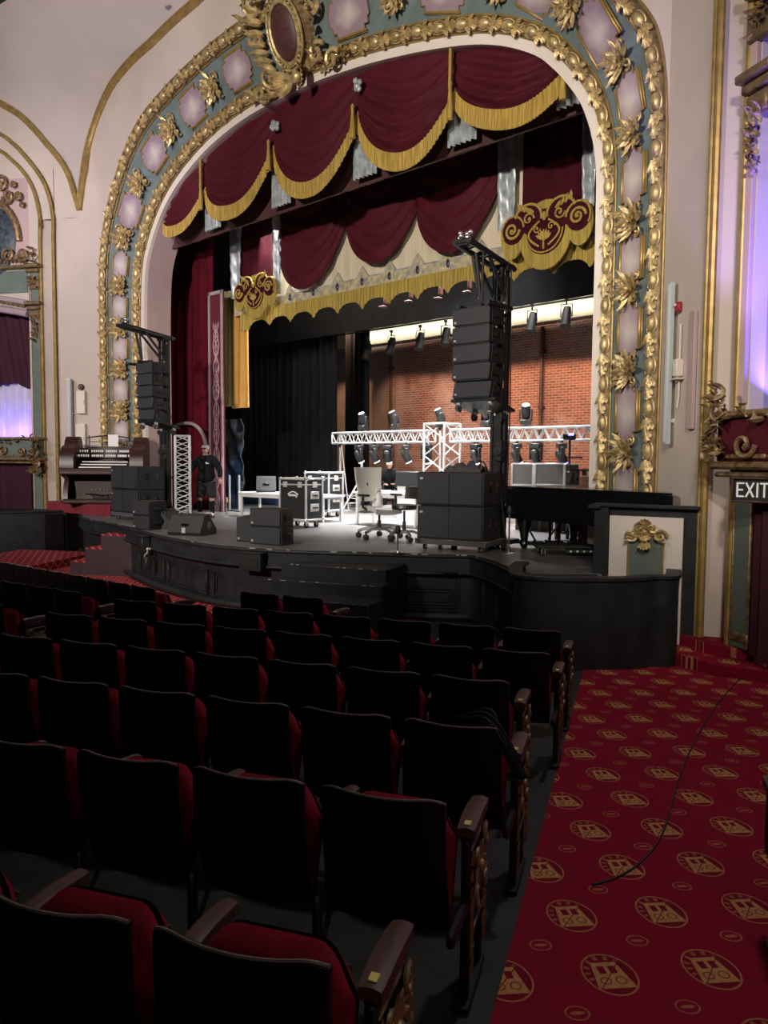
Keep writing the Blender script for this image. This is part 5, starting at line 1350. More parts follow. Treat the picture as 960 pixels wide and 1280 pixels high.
# ---- trusses
def truss(name, label, p0, p1, size, bays, lib='alu', r=.025, up=V((0, 0, 1)), square=True, cat='truss'):
    p0, p1 = V(p0), V(p1); ax = (p1-p0); L = ax.length; ax.normalize(); s2 = ax.cross(up)
    s2 = V((1, 0, 0)) if s2.length < 1e-3 else s2.normalized(); u2 = s2.cross(ax)
    t = thing(name, label, cat); t.matrix_basis = frame(p0, ax, s2, u2)
    h = size/2; cs = [(-h, -h), (-h, h), (h, h), (h, -h)]
    for (y, z) in cs: b = B(); b.cyl((0, y, z), (L, y, z), r, n=8); obj('chord', b, lib, t)
    b = B(); st = L/bays
    for f in range(4):
        (y0, z0), (y1, z1) = cs[f], cs[(f+1) % 4]
        for k in range(bays):
            xa, xb, xc = k*st, (k+.5)*st, (k+1)*st
            b.cyl((xa, y0, z0), (xb, y1, z1), r*.55, n=6); b.cyl((xb, y1, z1), (xc, y0, z0), r*.55, n=6)
    for e in (0, L):
        for f in range(4): b.cyl((e, *cs[f]), (e, *cs[(f+1) % 4]), r*.9, n=6)
    obj('lattice', b, lib, t)
    return t
YT = 15.0
za, zb_ = onY(430, 541, YT-.15).z, onY(430, 554, YT-.15).z; zc_ = (za+zb_)/2; sz = (za-zb_)
xa, xb, xc, xd = onY(420, 545, YT).x, onY(540, 545, YT).x, onY(567, 545, YT).x, onY(752, 545, YT).x
truss('lighting_truss', 'white lattice truss running across the stage left of the truss tower', (xa, YT, zc_), (xb, YT, zc_), sz, 11, r=.028)
truss('lighting_truss', 'white lattice truss running across the stage right of the truss tower', (xc, YT, zc_), (xd, YT, zc_), sz, 15, r=.028)
truss('truss_tower', 'white lattice truss tower standing at the middle of the lighting truss', ((xb+xc)/2, YT-.02, STG), ((xb+xc)/2, YT-.02, zc_+.30), xc-xb-.05, 3, r=.03, up=V((0, 1, 0)))
a = onZ(219.5, 650); zt = at_z = None
d = (a-CAM).dot(cf); zt = ZC + 0
q = onY(220, 545, a.y+.15)
truss('truss_tower', 'white lattice truss tower standing at the left beside the stacked subwoofers', (a.x, a.y+.2, STG), (a.x, a.y+.2, q.z), .33, 8, r=.024, up=V((.55, 1, 0)))
# stand holding the left end of the truss
p = onY(424, 545, YT); t = thing('truss_stand', 'black stand with tripod legs under the left end of the lighting truss', 'stand', (p.x+.9, YT, STG))
b = B(); b.cyl((0, 0, .3), (0, 0, zc_-STG-.15), .035, n=10)
for k in range(3):
    an = k*2*PI/3+.4; b.tube([(0, 0, 1.0), (.7*math.cos(an), .7*math.sin(an), .02)], .022, 6); b.tube([(0, 0, .35), (.42*math.cos(an), .42*math.sin(an), .42)], .015, 6)
obj('pole_and_legs', b, 'alu', t); b = B(); b.box((0, 0, .98), (.10, .10, .12), bev=.01); obj('collar', b, 'black_metal', t)
t = thing('prop_pole', 'pair of slim poles propping the far left end of the lighting truss', 'stand', (p.x+.05, YT, STG))
b = B(); b.cyl((0, 0, 0), (0, 0, zc_-STG-.15), .03, n=8); b.tube([(.25, .1, 0), (.05, 0, zc_-STG-.2)], .02, 6); b.box((.1, 0, .02), (.5, .4, .03)); obj('pole', b, 'alu', t)
b = B(); b.box((0, 0, zc_-STG-.2), (.08, .08, .10), bev=.01); obj('clamp', b, 'black_metal', t)
# ---- moving lights
def moving_light_proto():
    t = thing('moving_light', 'x', 'stage light')
    b = B(); b.box((0, 0, -.10), (.26, .20, .11), bev=.015); b.box((0, 0, -.02), (.05, .05, .09)); b.cyl((-.1, 0, -.01), (.1, 0, -.01), .02, n=8); obj('base', b, 'black_plastic', t)
    b = B()
    for sg in (-1, 1): b.box((sg*.135, 0, -.27), (.035, .10, .28), bev=.012)
    b.box((0, 0, -.16), (.30, .11, .04), bev=.01); obj('yoke', b, 'black_plastic', t)
    b = B(); b.lathe([(.05, -.17), (.095, -.15), (.105, -.02), (.10, .10), (.075, .16), (.04, .18)], 14, tr(0, 0, -.34) @ rotx(.45)); h = obj('head', b, 'black_plastic', t)
    b = B(); b.lathe([(.0, -.182), (.075, -.178), (.082, -.165), (.0, -.160)], 14, tr(0, 0, -.34) @ rotx(.45)); obj('lens', b, 'lens', h)
    return t
ML = moving_light_proto(); used = False
hang = [(449, 1), (468, 0), (485, 1), (508, 0), (533, 0), (595, 0), (646, 1), (670, 0), (702, 2)]
for i, (px, kind) in enumerate(hang):
    q = onY(px, 553, YT-.12); T = tr(q.x, YT-.12, zc_-sz/2-.02) @ rotz(random.uniform(-.9, .9))
    lab = 'black moving light hanging under the lighting truss, %s from the left' % ORD[i+1] + (' with a violet glow' if kind == 2 else '')
    if not used: o = ML; o.matrix_basis = T; used = True
    else: o = dup(ML, T)
    o['label'] = lab; o['group'] = 'moving lights under the truss'
    if kind:
        for h in o.children:
            if h.name.startswith('head'):
                for l in h.children:
                    l.data = l.data.copy(); l.data.materials.clear(); l.data.materials.append(M['lens_lit' if kind == 1 else 'lens_blue'])
for i, px in enumerate((454, 493, 550, 608, 657)):
    q = onY(px, 540, YT); T = tr(q.x, YT, zc_+sz/2+.03) @ rotz(random.uniform(-.8, .8)) @ rotx(PI)
    o = dup(ML, T); o['label'] = 'black moving light standing on top of the lighting truss, %s from the left' % ORD[i+1]; o['group'] = 'moving lights on top of the truss'
# ---- batten lights below the black border
YL = 16.6
def par_proto():
    t = thing('spotlight', 'x', 'stage light')
    b = B()
    b.tube([(-.14, 0, -.42), (-.14, 0, -.12), (.14, 0, -.12), (.14, 0, -.42)], .014, 6); b.cyl((0, 0, -.13), (0, 0, .0), .02, n=8); b.box((0, 0, .0), (.07, .09, .07), bev=.01); obj('yoke', b, 'black_metal', t)
    b = B(); b.lathe([(.02, .26), (.09, .24), (.11, .10), (.115, -.20), (.13, -.21), (.13, -.24), (.10, -.23)], 16, tr(0, 0, -.42) @ rotx(-.28)); c = obj('barrel', b, 'black_metal', t)
    b = B(); b.ell((0, 0, -.20), (.09, .09, .02), tr(0, 0, -.42) @ rotx(-.28)); obj('lens', b, 'lens', c)
    return t
PL_ = par_proto(); bat = [(459, 437), (489, 430), (525, 424), (557, 418), (629, 405), (665, 400), (708, 393)]
zl = sum(onY(x, y, YL).z for x, y in bat)/len(bat)+.36
for i, (px, py) in enumerate(bat):
    q = onY(px, py, YL); T = tr(q.x, YL, q.z+.36) @ rotz(random.uniform(-.2, .2))
    o = PL_ if i == 0 else dup(PL_, T)
    o.matrix_basis = T; o['label'] = 'black spotlight hanging below the black border, %s from the left' % ORD[i+1]; o['group'] = 'spotlights on the batten'
b = B(); b.cyl((-19, YL, zl+.06), (-5, YL, zl+.06), .025, n=8); add_props(obj('lighting_batten', b, 'black_metal', world=True), 'black pipe batten carrying the row of spotlights', 'pipe')
for i, (px, py) in enumerate(((482, 378), (514, 371), (551, 367), (587, 359))):
    q = onY(px, py, 14.0); b = B(); b.box((q.x, 14.0, q.z+.12), (.05, .14, .30), T=None, bev=.02); b.box((q.x, 13.9, q.z-.12), (.16, .14, .03), bev=.01); add_props(obj('border_lamp', b, mat('copper_lamp_%d' % i, (.055, .014, .007), .6, .0) if i == 0 else bpy.data.materials['copper_lamp_0'], world=True), 'small copper lamp hanging just below the gold fringe, %s from the left' % ORD[i+1], 'stage light', 'copper lamps below the fringe')
# ---- wedges on the stage edge
def wedge(loc, rz, label, W=.62, up=False, badge=True):
    t = thing('stage_monitor', label, 'speaker', loc, rz)
    pr = [(-.26, 0), (-.30, .06), (-.14, .36), (.02, .40), (.30, .10), (.30, 0)]
    fx = frame(V((0, 0, 0)), V((0, 1, 0)), V((0, 0, 1)), V((1, 0, 0)))
    b = B(); b.prism(pr, -W/2, W/2, fx); obj('cabinet', b, 'speaker_box', t)
    b = B(); n = V((0, .40-.10, .28)).normalized()
    T = frame(V((0, .165, .255)), V((1, 0, 0)), V((0, .28, -.30)).normalized(), V((0, .30, .28)).normalized())
    b.box((0, 0, .008), (W-.05, .36, .02), T, bev=.006); obj('grille', b, 'speaker_grille', t)
    b = B(); b.box((0, -.235, .20), (.16, .02, .05), bev=.006); obj('front_handle', b, 'black_gloss', t); b = B(); b.cyl((W/2-.004, .02, .17), (W/2+.008, .02, .17), .085, n=16); obj('handle', b, 'black_gloss', t)
    if badge: b = B(); b.box((0, -.296, .10), (.075, .012, .10), rz=0, bev=.003); obj('badge', b, 'alu', t)
    return t
def onst(x, y, z=STG): return onZ(x, y, z)
q = onst(240, 668); wedge(q, .45, 'black wedge stage monitor with pale badge at the front edge of the stage', .70)
q = onst(208, 660); wedge(q, -1.0, 'black wedge stage monitor lying behind the badged one, its open side towards us', .62, badge=False)
def cab(loc, rz, label, W=.60, Hh=.30, Dp=.42):
    t = thing('floor_speaker', label, 'speaker', loc, rz)
    fx = frame(V((0, 0, 0)), V((1, 0, 0)), V((0, 1, 0)), V((0, 0, 1)))
    b = B(); b.prism([(-W/2, 0), (W/2, 0), (W/2-.06, Dp), (-W/2+.06, Dp)], 0, Hh, fx); obj('cabinet', b, 'speaker_box', t)
    b = B(); b.box((0, -.012, Hh/2), (W-.03, .03, Hh-.03), bev=.008); obj('grille', b, 'speaker_grille', t)
    b = B(); b.box((-W/2+.07, -.03, .06), (.04, .01, .035), bev=.003); obj('badge', b, 'alu', t)
    b = B(); b.box((W/2-.02, Dp*.45, Hh/2), (.04, .20, .10), T=None, bev=.015); obj('handle_plate', b, 'black_gloss', t)
    return t
q = onst(332, 681); 
for k in range(2): cab((q.x, q.y, STG+.305*k), .25, ('lower' if k == 0 else 'upper') + ' of two small black speakers stacked at the stage edge', .66)
q = onst(303, 678); cab((q.x, q.y+.08, STG), .25, 'small black speaker standing left of the stacked pair at the stage edge', .42, .42, .40)
q = onst(177, 662)
for k in range(2): cab((q.x, q.y, STG+.29*k), .1, ('lower' if k == 0 else 'upper') + ' of two black cabinets stacked in front of the left subwoofers', .56, .285, .45)
# ---- flight cases
def case(loc, rz, W, Dp, Hh, label, logo=True):
    t = thing('flight_case', label, 'flight case', loc, rz); z0 = .17
    b = B(); b.box((0, Dp/2, z0+Hh/2), (W, Dp, Hh), bev=.01); obj('shell', b, 'black_plastic', t)
    b = B()
    for x in (-W/2, W/2):
        for y in (0, Dp): b.box((x, y, z0+Hh/2), (.045, .045, Hh+.02), bev=.01)
        for z in (z0, z0+Hh): b.box((x, Dp/2, z), (.045, Dp, .045), bev=.01)
    for y in (0, Dp):
        for z in (z0, z0+Hh): b.box((0, y, z), (W, .045, .045), bev=.01)
    b.box((0, Dp/2, z0+Hh*.86), (W+.02, Dp+.02, .03), bev=.006); obj('aluminium_edging', b, 'alu', t)
    for x in (-W/2, W/2):
        for y in (0, Dp):
            for z in (z0, z0+Hh): b = B(); b.ell((x, y, z), (.045, .045, .045), None, 10, 7); obj('ball_corner', b, 'chrome', t)
    for x in (-W*.28, W*.28): b = B(); b.box((x, -.015, z0+Hh*.86), (.12, .03, .12), bev=.008); b.box((x, -.035, z0+Hh*.86), (.03, .02, .07), bev=.005); obj('latch', b, 'alu', t)
    for z in (.3, .6): b = B(); b.box((W/2+.012, Dp/2, z0+Hh*z), (.03, .26, .16), bev=.008); h = obj('handle_dish', b, 'alu', t); b = B(); b.box((W/2+.035, Dp/2, z0+Hh*z), (.03, .16, .03), bev=.008); obj('grip', b, 'rubber', h)
    b = B(); b.box((W/2+.012, Dp/2, z0+Hh*.86), (.03, .14, .12), bev=.008); obj('side_latch', b, 'alu', t)
    if logo:
        b = B(); b.tube([(-.13+.28*i/12, -.012, z0+Hh*.60+.055*math.sin(PI*i/12)+.02) for i in range(13)], .012, 6); b.tube([(.15-.05*i/6, -.012, z0+Hh*.60+.03-.08*i/6) for i in range(7)], .010, 6)
        for k in range(6): b.box((-.10+.038*k, -.008, z0+Hh*.60), (.026, .012, .045), bev=.002)
        obj('stencilled_logo', b, 'white', t)
    casters(t, [(sx*(W/2-.1), y) for sx in (-1, 1) for y in (.1, Dp-.1)], .06, .17)
    return t
a, c = onst(341, 658), onst(392, 661); ang = math.atan2(c.y-a.y, c.x-a.x); mid = (a+c)/2
ang = .12; Wc = .74
case((mid.x, mid.y, STG), ang, Wc, .52, .86, 'front black flight case with aluminium edges and white logo at mid stage')
q = onst(396, 646); case((q.x, q.y, STG), +.12, .78, .55, .94, 'taller black flight case standing behind the front one at mid stage')
# ---- tables
def table(p0, p1, Dp, Hh, label, leg_m='white', name='folding_table', mid_leg=True, item='table'):
    d = (p1-p0); d.z = 0; L = d.length; ang = math.atan2(d.y, d.x)
    t = thing(name, label, item, (p0.x, p0.y, STG), ang)
    b = B(); b.box((L/2, Dp/2, Hh-.03), (L, Dp, .05), bev=.012); obj('table_top', b, 'white', t)
    b = B(); b.box((L/2, .04, Hh-.09), (L-.1, .03, .07)); b.box((L/2, Dp-.04, Hh-.09), (L-.1, .03, .07)); obj('apron', b, 'white_pipe', t)
    xs = (.07, L*.5, L-.07) if mid_leg else (.07, L-.07)
    for x in xs:
        for y in (.07, Dp-.07): b = B(); b.box((x, y, (Hh-.06)/2), (.055, .055, Hh-.06), bev=.008); obj('leg', b, leg_m, t)
    return t
a = onst(297, 645); c = onst(352, 650)
c = V((a.x+3.0, a.y+.18, STG)); table(a, c, .75, .62, 'long low white table at the left of the stage behind the flight cases')
tbL = a
q = a + V((.75, .4, .62)); wedge((q.x-.1, q.y, STG+.62), .9, 'dark wedge speaker lying on the white table at the left', .48, badge=False)
t = thing('lamp_can', 'small dark lamp lying on the white table beside the wedge', 'stage light', (q.x+.95, q.y, STG+.62), .4)
b = B(); b.lathe([(.06, 0), (.11, .02), (.12, .25), (.08, .32), (0, .33)], 14, tr(-.15, 0, .12) @ roty(PI/2)); obj('barrel', b, 'black_plastic', t); b = B(); b.box((0, 0, .02), (.2, .2, .04), bev=.01); obj('foot', b, 'black_metal', t)
a2 = onst(441, 655); c2 = V((a2.x+3.3, a2.y+.35, STG)); table(a2, c2, .75, .74, 'white table with papers in the middle of the stage behind the office chairs')
for i in range(3):
    b = B(); b.box((a2.x+.5+.7*i, a2.y+.4, STG+.745+.01), (.3, .42, .02+.02*i), rz=.2*i); add_props(obj('paper_stack', b, 'paper', world=True), 'white paper pile on the middle table, %s from the left' % ORD[i+1], 'paper')
# low white shelf cart with cables left of middle table
q = onst(415, 632); t = thing('low_cart', 'low white cart with cables behind the flight cases', 'cart', (q.x, q.y, STG))
b = B(); b.box((0.4, 0, .35), (1.3, .5, .04), bev=.01); b.box((.4, 0, .12), (1.3, .5, .04), bev=.01); obj('shelf', b, 'alu', t)
b = B()
for x in (-.2, 1.0):
    for y in (-.22, .22): b.box((x, y, .24), (.03, .03, .48))
obj('post', b, 'black_metal', t)
casters(t, [(x, y) for x in (-.2, 1.0) for y in (-.2, .2)], .05, .10)
# ---- mesh task chair and stool
def chair_base(t, r, h, m='chrome'):
    b = B()
    for k in range(5):
        a_ = k*2*PI/5+.3; b.tube([(0, 0, .16), (r*.5*math.cos(a_), r*.5*math.sin(a_), .17), (r*math.cos(a_), r*math.sin(a_), .12)], [.035, .03, .025], 7)
    obj('star_base', b, m, t)
    for k in range(5):
        a_ = k*2*PI/5+.3; b = B(); b.tube([(r*math.cos(a_), r*math.sin(a_), .14), (r*math.cos(a_), r*math.sin(a_), .07)], .014, 6); b.cyl((r*math.cos(a_)-.03, r*math.sin(a_), .045), (r*math.cos(a_)+.03, r*math.sin(a_), .045), .045, n=12); obj('caster', b, 'rubber', t)
    b = B(); b.cyl((0, 0, .15), (0, 0, h*.6), .032, n=10); b.cyl((0, 0, h*.55), (0, 0, h-.04), .02, n=10); obj('gas_column', b, 'black_metal', t)
q = onst(474, 673); t = thing('office_chair', 'pale mesh back office chair with a spray bottle on its seat', 'chair', q, -1.75); t.matrix_basis = tr(q) @ rotz(-1.75) @ Matrix.Scale(1.12, 4)
chair_base(t, .36, .50)
b = B(); b.grid(12, 12, lambda u, v: (lerp(-.26, .26, u), lerp(-.25, .27, v), .53-.05*abs(2*v-1)**3+.02*abs(2*u-1)**2), thick=(0, 0, -.08)); obj('seat', b, 'grey_mesh', t)
b = B(); b.grid(12, 14, lambda u, v: ((-.22-.05*v+(.44+.10*v)*u), -.26-.10*v+.05*(2*u-1)**2-.03*math.sin(PI*v), lerp(.60, 1.16, v)), thick=(0, -.03, 0)); obj('mesh_back', b, mat('pale_mesh', (.62, .60, .55), .8, noise=.08, nscale=80), t)
b = B(); b.tube([(0, -.20, .46), (0, -.34, .60), (0, -.36, .9)], .025, 8); obj('back_spine', b, 'black_plastic', t)
for sg in (-1, 1): b = B(); b.tube([(sg*.25, 0, .48), (sg*.33, 0, .52), (sg*.33, 0, .70)], .022, 8); b.box((sg*.33, .02, .715), (.09, .26, .04), bev=.015); obj('armrest', b, 'black_plastic', t)
tc_ = t
sp = q + V((0, 0, .53)); t = thing('spray_bottle', 'white spray bottle standing on the seat of the mesh office chair', 'bottle', (q.x+.05, q.y-.08, STG+.60))
b = B(); b.lathe([(.0, 0), (.075, 0), (.078, .02), (.07, .17), (.035, .23), (.025, .26), (0, .26)], 16); obj('bottle_body', b, 'white_plastic', t)
b = B(); b.box((0, -.01, .29), (.04, .10, .05), bev=.01); b.box((0, -.045, .245), (.02, .015, .06), bev=.004); obj('trigger_head', b, 'white', t)
q = onst(505, 676); t = thing('drum_stool', 'black padded stool with backrest beside the mesh office chair', 'stool', q, 3.0)
chair_base(t, .30, .58, 'chrome')
b = B(); b.lathe([(0, .56), (.21, .56), (.23, .59), (.22, .64), (.15, .66), (0, .66)], 22); obj('seat', b, 'leather', t)
b = B(); b.grid(12, 6, lambda u, v: (lerp(-.22, .22, u), -.25+.06*(2*u-1)**2-.02*v, lerp(.74, .96, v)), thick=(0, -.06, 0)); obj('backrest', b, 'leather', t)
b = B(); b.tube([(0, -.12, .58), (0, -.30, .62), (0, -.31, .85)], .022, 8); obj('back_bar', b, 'chrome', t)
# ---- flat screens and crates at the back right
for i, (xl_, xr_, yt, yb, lab) in enumerate(((640, 667, 580, 606, 'dark grey flat case standing at the back right, left one of the pair'), (668.5, 706, 580, 606, 'dark grey flat case standing at the back right, right one of the pair'))):
    Yk = 13.6; a = onY(xl_, yb, Yk); c = onY(xr_, yt, Yk)
    t = thing('flat_case', lab, 'flight case', ((a.x+c.x)/2, Yk, STG)); W = c.x-a.x; z0, z1 = a.z-STG, c.z-STG
    b = B(); b.box((0, .3, (z0+z1)/2), (W-.04, .6, z1-z0), bev=.015); obj('shell', b, mat('grey_case', (.10, .10, .10), .5, noise=.15) if i == 0 else bpy.data.materials['grey_case'], t)
    b = B()
    for x in (-W/2, W/2):
        b.box((x, 0, (z0+z1)/2), (.05, .05, z1-z0), bev=.01)
    b.box((0, 0, z1), (W, .04, .03), bev=.006); b.box((0, 0, z0), (W, .06, .05), bev=.006); obj('aluminium_edging', b, 'alu', t)
    b = B(); b.box((0, .3, z0-.12), (W+.02, .62, .20), bev=.01); obj('base_tray', b, 'black_plastic', t)
    for x in (-W/2+.1, W/2-.1): b = B(); b.box((x, .3, (z0-.2)/2), (.06, .5, z0-.2)); obj('leg_frame', b, 'black_metal', t)
a = onY(714, 606, 13.2); c = onY(741, 588, 13.2); t = thing('wire_crate', 'open black crate stack at the far right of the stage by the arch', 'crate', ((a.x+c.x)/2, 13.2, STG)); W = c.x-a.x
b = B(); z0, z1 = a.z-STG-.05, c.z-STG
for z in (z0, (z0+z1)/2, z1): b.box((0, 0, z), (W, .04, .05)); b.box((0, .45, z), (W, .04, .05))
for x in (-W/2, -W/6, W/6, W/2): b.box((x, 0, (z0+z1)/2), (.03, .04, z1-z0)); b.box((x, .45, (z0+z1)/2), (.03, .04, z1-z0))
obj('slats', b, 'black_plastic', t); b = B(); b.box((0, .22, z0/2), (W, .5, z0), bev=.01); obj('lower_crate', b, 'grey_cloth', t)
a = onY(496, 600, 14.2); c = onY(528, 588, 14.2); t = thing('laptop_case', 'low black case on the far table behind the stool', 'case', (a.x, 14.2, STG)); b = B(); b.box((.45, .2, a.z-STG+.03), (1.0, .4, c.z-a.z+.12), bev=.02); obj('shell', b, 'black_plastic', t)
b = B(); b.box((.45, .2, (a.z-STG-.06)/2), (.9, .35, a.z-STG-.06)); obj('white_box', b, 'white', t)
# floor stand with lamp at right
q = onY(711, 606, 12.6); t = thing('light_stand', 'slim black stand carrying a small violet lamp near the right of the truss', 'stand', (q.x, 12.6, STG))
zt = onY(711, 546, 12.6).z-STG
b = B(); b.cyl((0, 0, .1), (0, 0, zt), .022, n=8)
for k in range(3): an = k*2.09; b.tube([(0, 0, .55), (.4*math.cos(an), .4*math.sin(an), .02)], .015, 6)
obj('pole', b, 'black_metal', t); b = B(); b.box((0, -.02, zt), (.20, .16, .12), bev=.02); obj('lamp_head', b, 'black_plastic', t); b = B(); b.box((0.02, 0, zt*.62), (.12, .12, .18), bev=.02); obj('control_box', b, 'black_plastic', t); b = B(); b.box((.1, 0, zt*.8), (.3, .03, .03)); obj('cross_bar', b, 'black_metal', t); b = B(); b.box((.08, -.10, zt+.04), (.10, .02, .04)); obj('lamp_lens', b, 'lens_blue', t)
# black jumble of cloth on the right subwoofers
T = tr(mR.x, mR.y, STG+.185+1.068) @ rotz(aR)
b = B(); rnd = random.Random(21)
b.grid(24, 14, lambda u, v: (-.02+.62*u-.15, .12+.40*v, .02+(.10*abs(math.sin(u*9+v*4))*math.sin(PI*u)+.08*abs(math.cos(v*8+u*13)))*math.sin(PI*min(1, max(0, v)))**.5), thick=(0, 0, -.02)); o = obj('bundled_cloth', b, 'grey_cloth', T=T); add_props(o, 'bundle of dark cloth lying on the right subwoofer stack', 'cloth')
b = B(); b.tube(catmull([(.36, .3, .0), (.37, .3, .12), (.42, .3, .17), (.47, .3, .12), (.48, .3, 0)], .03), .012, 6); o = obj('cable_loop', b, 'cable', T=T); add_props(o, 'black cable loop standing on the right subwoofer stack', 'cable')
# ---- grand piano at the right
pa, pb_ = V((-6.95, 10.32, STG)), V((-3.97, 9.64, STG))
d = (pb_-pa); d.z = 0; Lp = d.length; d.normalize(); nb = V((-d.y, d.x, 0))
GP = thing('grand_piano', 'black grand piano with closed lid at the right of the stage', 'piano'); GP.matrix_basis = frame(pa, d, nb, V((0, 0, 1)))
PIv = GP.matrix_basis.inverted()
wp = [(-6.95, 10.32), (-5.6, 10.0), (-4.5, 9.75), (-3.97, 9.64), (-4.02, 9.78), (-4.45, 10.08), (-5.2, 10.42), (-5.75, 10.75), (-6.0, 11.3), (-6.3, 11.65), (-6.62, 11.72)]
ol = [PIv @ V((x, y, STG)) for x, y in wp]; ol = [(p.x, p.y) for p in catmull(ol, .12)]
zl_ = onP(760, 613, (pa.x, pa.y), (d.x, d.y)).z - STG
zb0 = onP(660, 650, (pa.x, pa.y), (d.x, d.y)).z - STG
b = B(); b.prism(ol, zb0, zl_-.035); obj('case', b, 'black_gloss', GP)
b = B(); b.prism([(p[0]*1.004-.01, p[1]*1.02-.02) for p in ol], zl_-.03, zl_); obj('lid', b, 'black_gloss', GP)
b = B(); b.box((-.16, .75, zb0+.10), (.34, 1.45, .16), bev=.02); b.box((-.02, .75, zl_-.16), (.04, 1.4, .12), bev=.01); obj('key_bed', b, 'black_gloss', GP)
b = B(); b.box((-.18, .75, zb0+.20), (.16, 1.22, .03), bev=.004); obj('keys', b, 'paper', GP)
for (x, y) in ((.26, .16), (.30, 1.25), (Lp*.62, .22)):
    b = B(); b.lathe([(.13, zb0+.01), (.12, zb0-.08), (.075, zb0-.22), (.055, .18), (.075, .12), (.05, .08), (.04, .05)], 14, tr(x, y, 0)); l = obj('leg', b, 'black_gloss', GP)
    b = B(); b.cyl((x-.02, y, .035), (x+.02, y, .035), .035, n=12); obj('caster', b, 'old_gold', l)
b = B()
for x in (-.09, .09): b.box((.35+x*.2, .75+x, zb0*.5), (.03, .03, zb0-.05))
b.box((.35, .75, .10), (.12, .34, .10), bev=.02)
obj('pedal_lyre', b, 'black_gloss', GP)
b = B()
for x in (-.09, 0, .09): b.box((.24, .75+x, .07), (.20, .035, .015), bev=.005)
obj('pedal', b, 'old_gold', GP)
# piano bench and low platform
q = onst(695, 682); t = thing('piano_bench', 'black bench standing below the piano', 'bench', (q.x-.1, q.y+.9, STG), -.35)
b = B(); b.box((0, 0, .46), (.95, .36, .10), bev=.03); obj('seat', b, 'leather', t)
for x in (-.42, .42):
    for y in (-.13, .13): b = B(); b.box((x, y, .21), (.05, .05, .42), bev=.006); obj('leg', b, 'black_gloss', t)
b = B(); b.box((0, 0, .14), (.84, .03, .03)); obj('stretcher', b, 'black_gloss', t)
a = onst(656, 682, STG+.16); c = onst(742, 683, STG+.16); t = thing('low_wagon', 'low grey wagon board on casters in front of the piano', 'wagon', ((a.x+c.x)/2, (a.y+c.y)/2+.25, STG), math.atan2(c.y-a.y, c.x-a.x)); W = (c-a).length
b = B(); b.box((0, 0, .15), (W, .5, .04), bev=.008); obj('board', b, 'concrete', t); casters(t, [(-W/2+.12, -.16), (W/2-.12, -.16), (-W/2+.12, .16), (W/2-.12, .16)], .05, .13)
b = B(); b.box((.15, -.20, .085), (.45, .08, .06), bev=.01); o = obj('socket_strip', b, 'black_plastic', T=t.matrix_basis.copy()); add_props(o, 'black socket strip below the low wagon', 'socket strip')
for i in range(4): b = B(); b.box((-.0+.10*i, -.245, .085), (.035, .012, .03), bev=.004); s_ = obj('socket', b, 'white_plastic', o)
b = B(); rnd = random.Random(6); pts = [V((-.55+.9*i/30+.05*rnd.uniform(-1, 1), .05+.10*math.sin(i*.9), .19+.02*math.sin(i*1.7))) for i in range(31)]; b.tube(catmull(pts, .04), .014, 6); o = obj('cable_coil', b, 'cable', T=t.matrix_basis.copy()); add_props(o, 'black cable lying in loops on the low wagon', 'cable')
# brown board behind the piano
a = onY(738, 683, 11.6); b = B(); b.box((a.x, 11.6, STG+.6), (.45, .06, 1.2), bev=.01); t = add_props(obj('brown_board', b, mat('brown_board', (.16, .075, .045), .6, noise=.2), world=True), 'brown board standing behind the piano', 'board')
# mic stand bits and small floor items
for i, (px, py, hh, lab) in enumerate(((636, 692, .62, 'short chrome stand with round foot right of the subwoofer dolly'), (497, 691, .30, 'very short chrome stand left of the subwoofer dolly'), (283, 645, .34, 'short pale stand with a wooden top left of the white table'))):
    q = onst(px, py); t = thing('floor_stand', lab, 'stand', q); b = B(); b.lathe([(0, 0), (.10, 0), (.10, .015), (.02, .03), (0, .03)], 16); b.cyl((0, 0, .02), (0, 0, hh), .014, n=8); obj('pole', b, 'chrome', t)
    b = B(); b.lathe([(.0, 0), (.04, 0), (.05, .04), (.03, .12), (0, .13)], 10, tr(0, 0, hh)); obj('head', b, 'cardboard' if i == 2 else 'black_plastic', t)
q = onst(272, 637); t = thing('cardboard_box', 'small brown cardboard box on the stage beside the standing person', 'box', q, .2); b = B(); b.box((0, 0, .13), (.28, .25, .26), bev=.006); obj('carton', b, 'cardboard', t); b = B(); b.box((0, 0, .262), (.05, .25, .006)); obj('tape', b, 'paper', t)
q = onst(236, 646); t = thing('hand_trolley', 'black and silver trolley lying flat behind the left truss tower', 'trolley', (q.x, q.y, STG), .3); b = B(); b.box((0.25, 0, .12), (.9, .4, .04), bev=.01); obj('deck', b, 'alu', t); casters(t, [(-.1, -.1), (.6, -.1), (-.1, .1), (.6, .1)], .05, .10)
b = B(); q = onst(320, 632); b.box((q.x, q.y+.9, STG+.16), (3.6, .6, .30), bev=.03); add_props(obj('blue_roll', b, 'blue_plastic', world=True), 'long blue folded mat lying on the stage behind the left table', 'mat')
t = thing('amp_rack', 'dark speaker cabinet beside the standing person', 'speaker', (onst(277, 632).x, onst(277, 632).y+.5, STG), .2); b = B(); b.box((0, 0, .45), (.42, .40, .9), bev=.02); obj('cabinet', b, 'speaker_box', t); b = B(); b.ell((0, -.2, .62), (.12, .03, .12)); b.ell((0, -.2, .28), (.14, .03, .14)); obj('driver', b, 'speaker_grille', t)
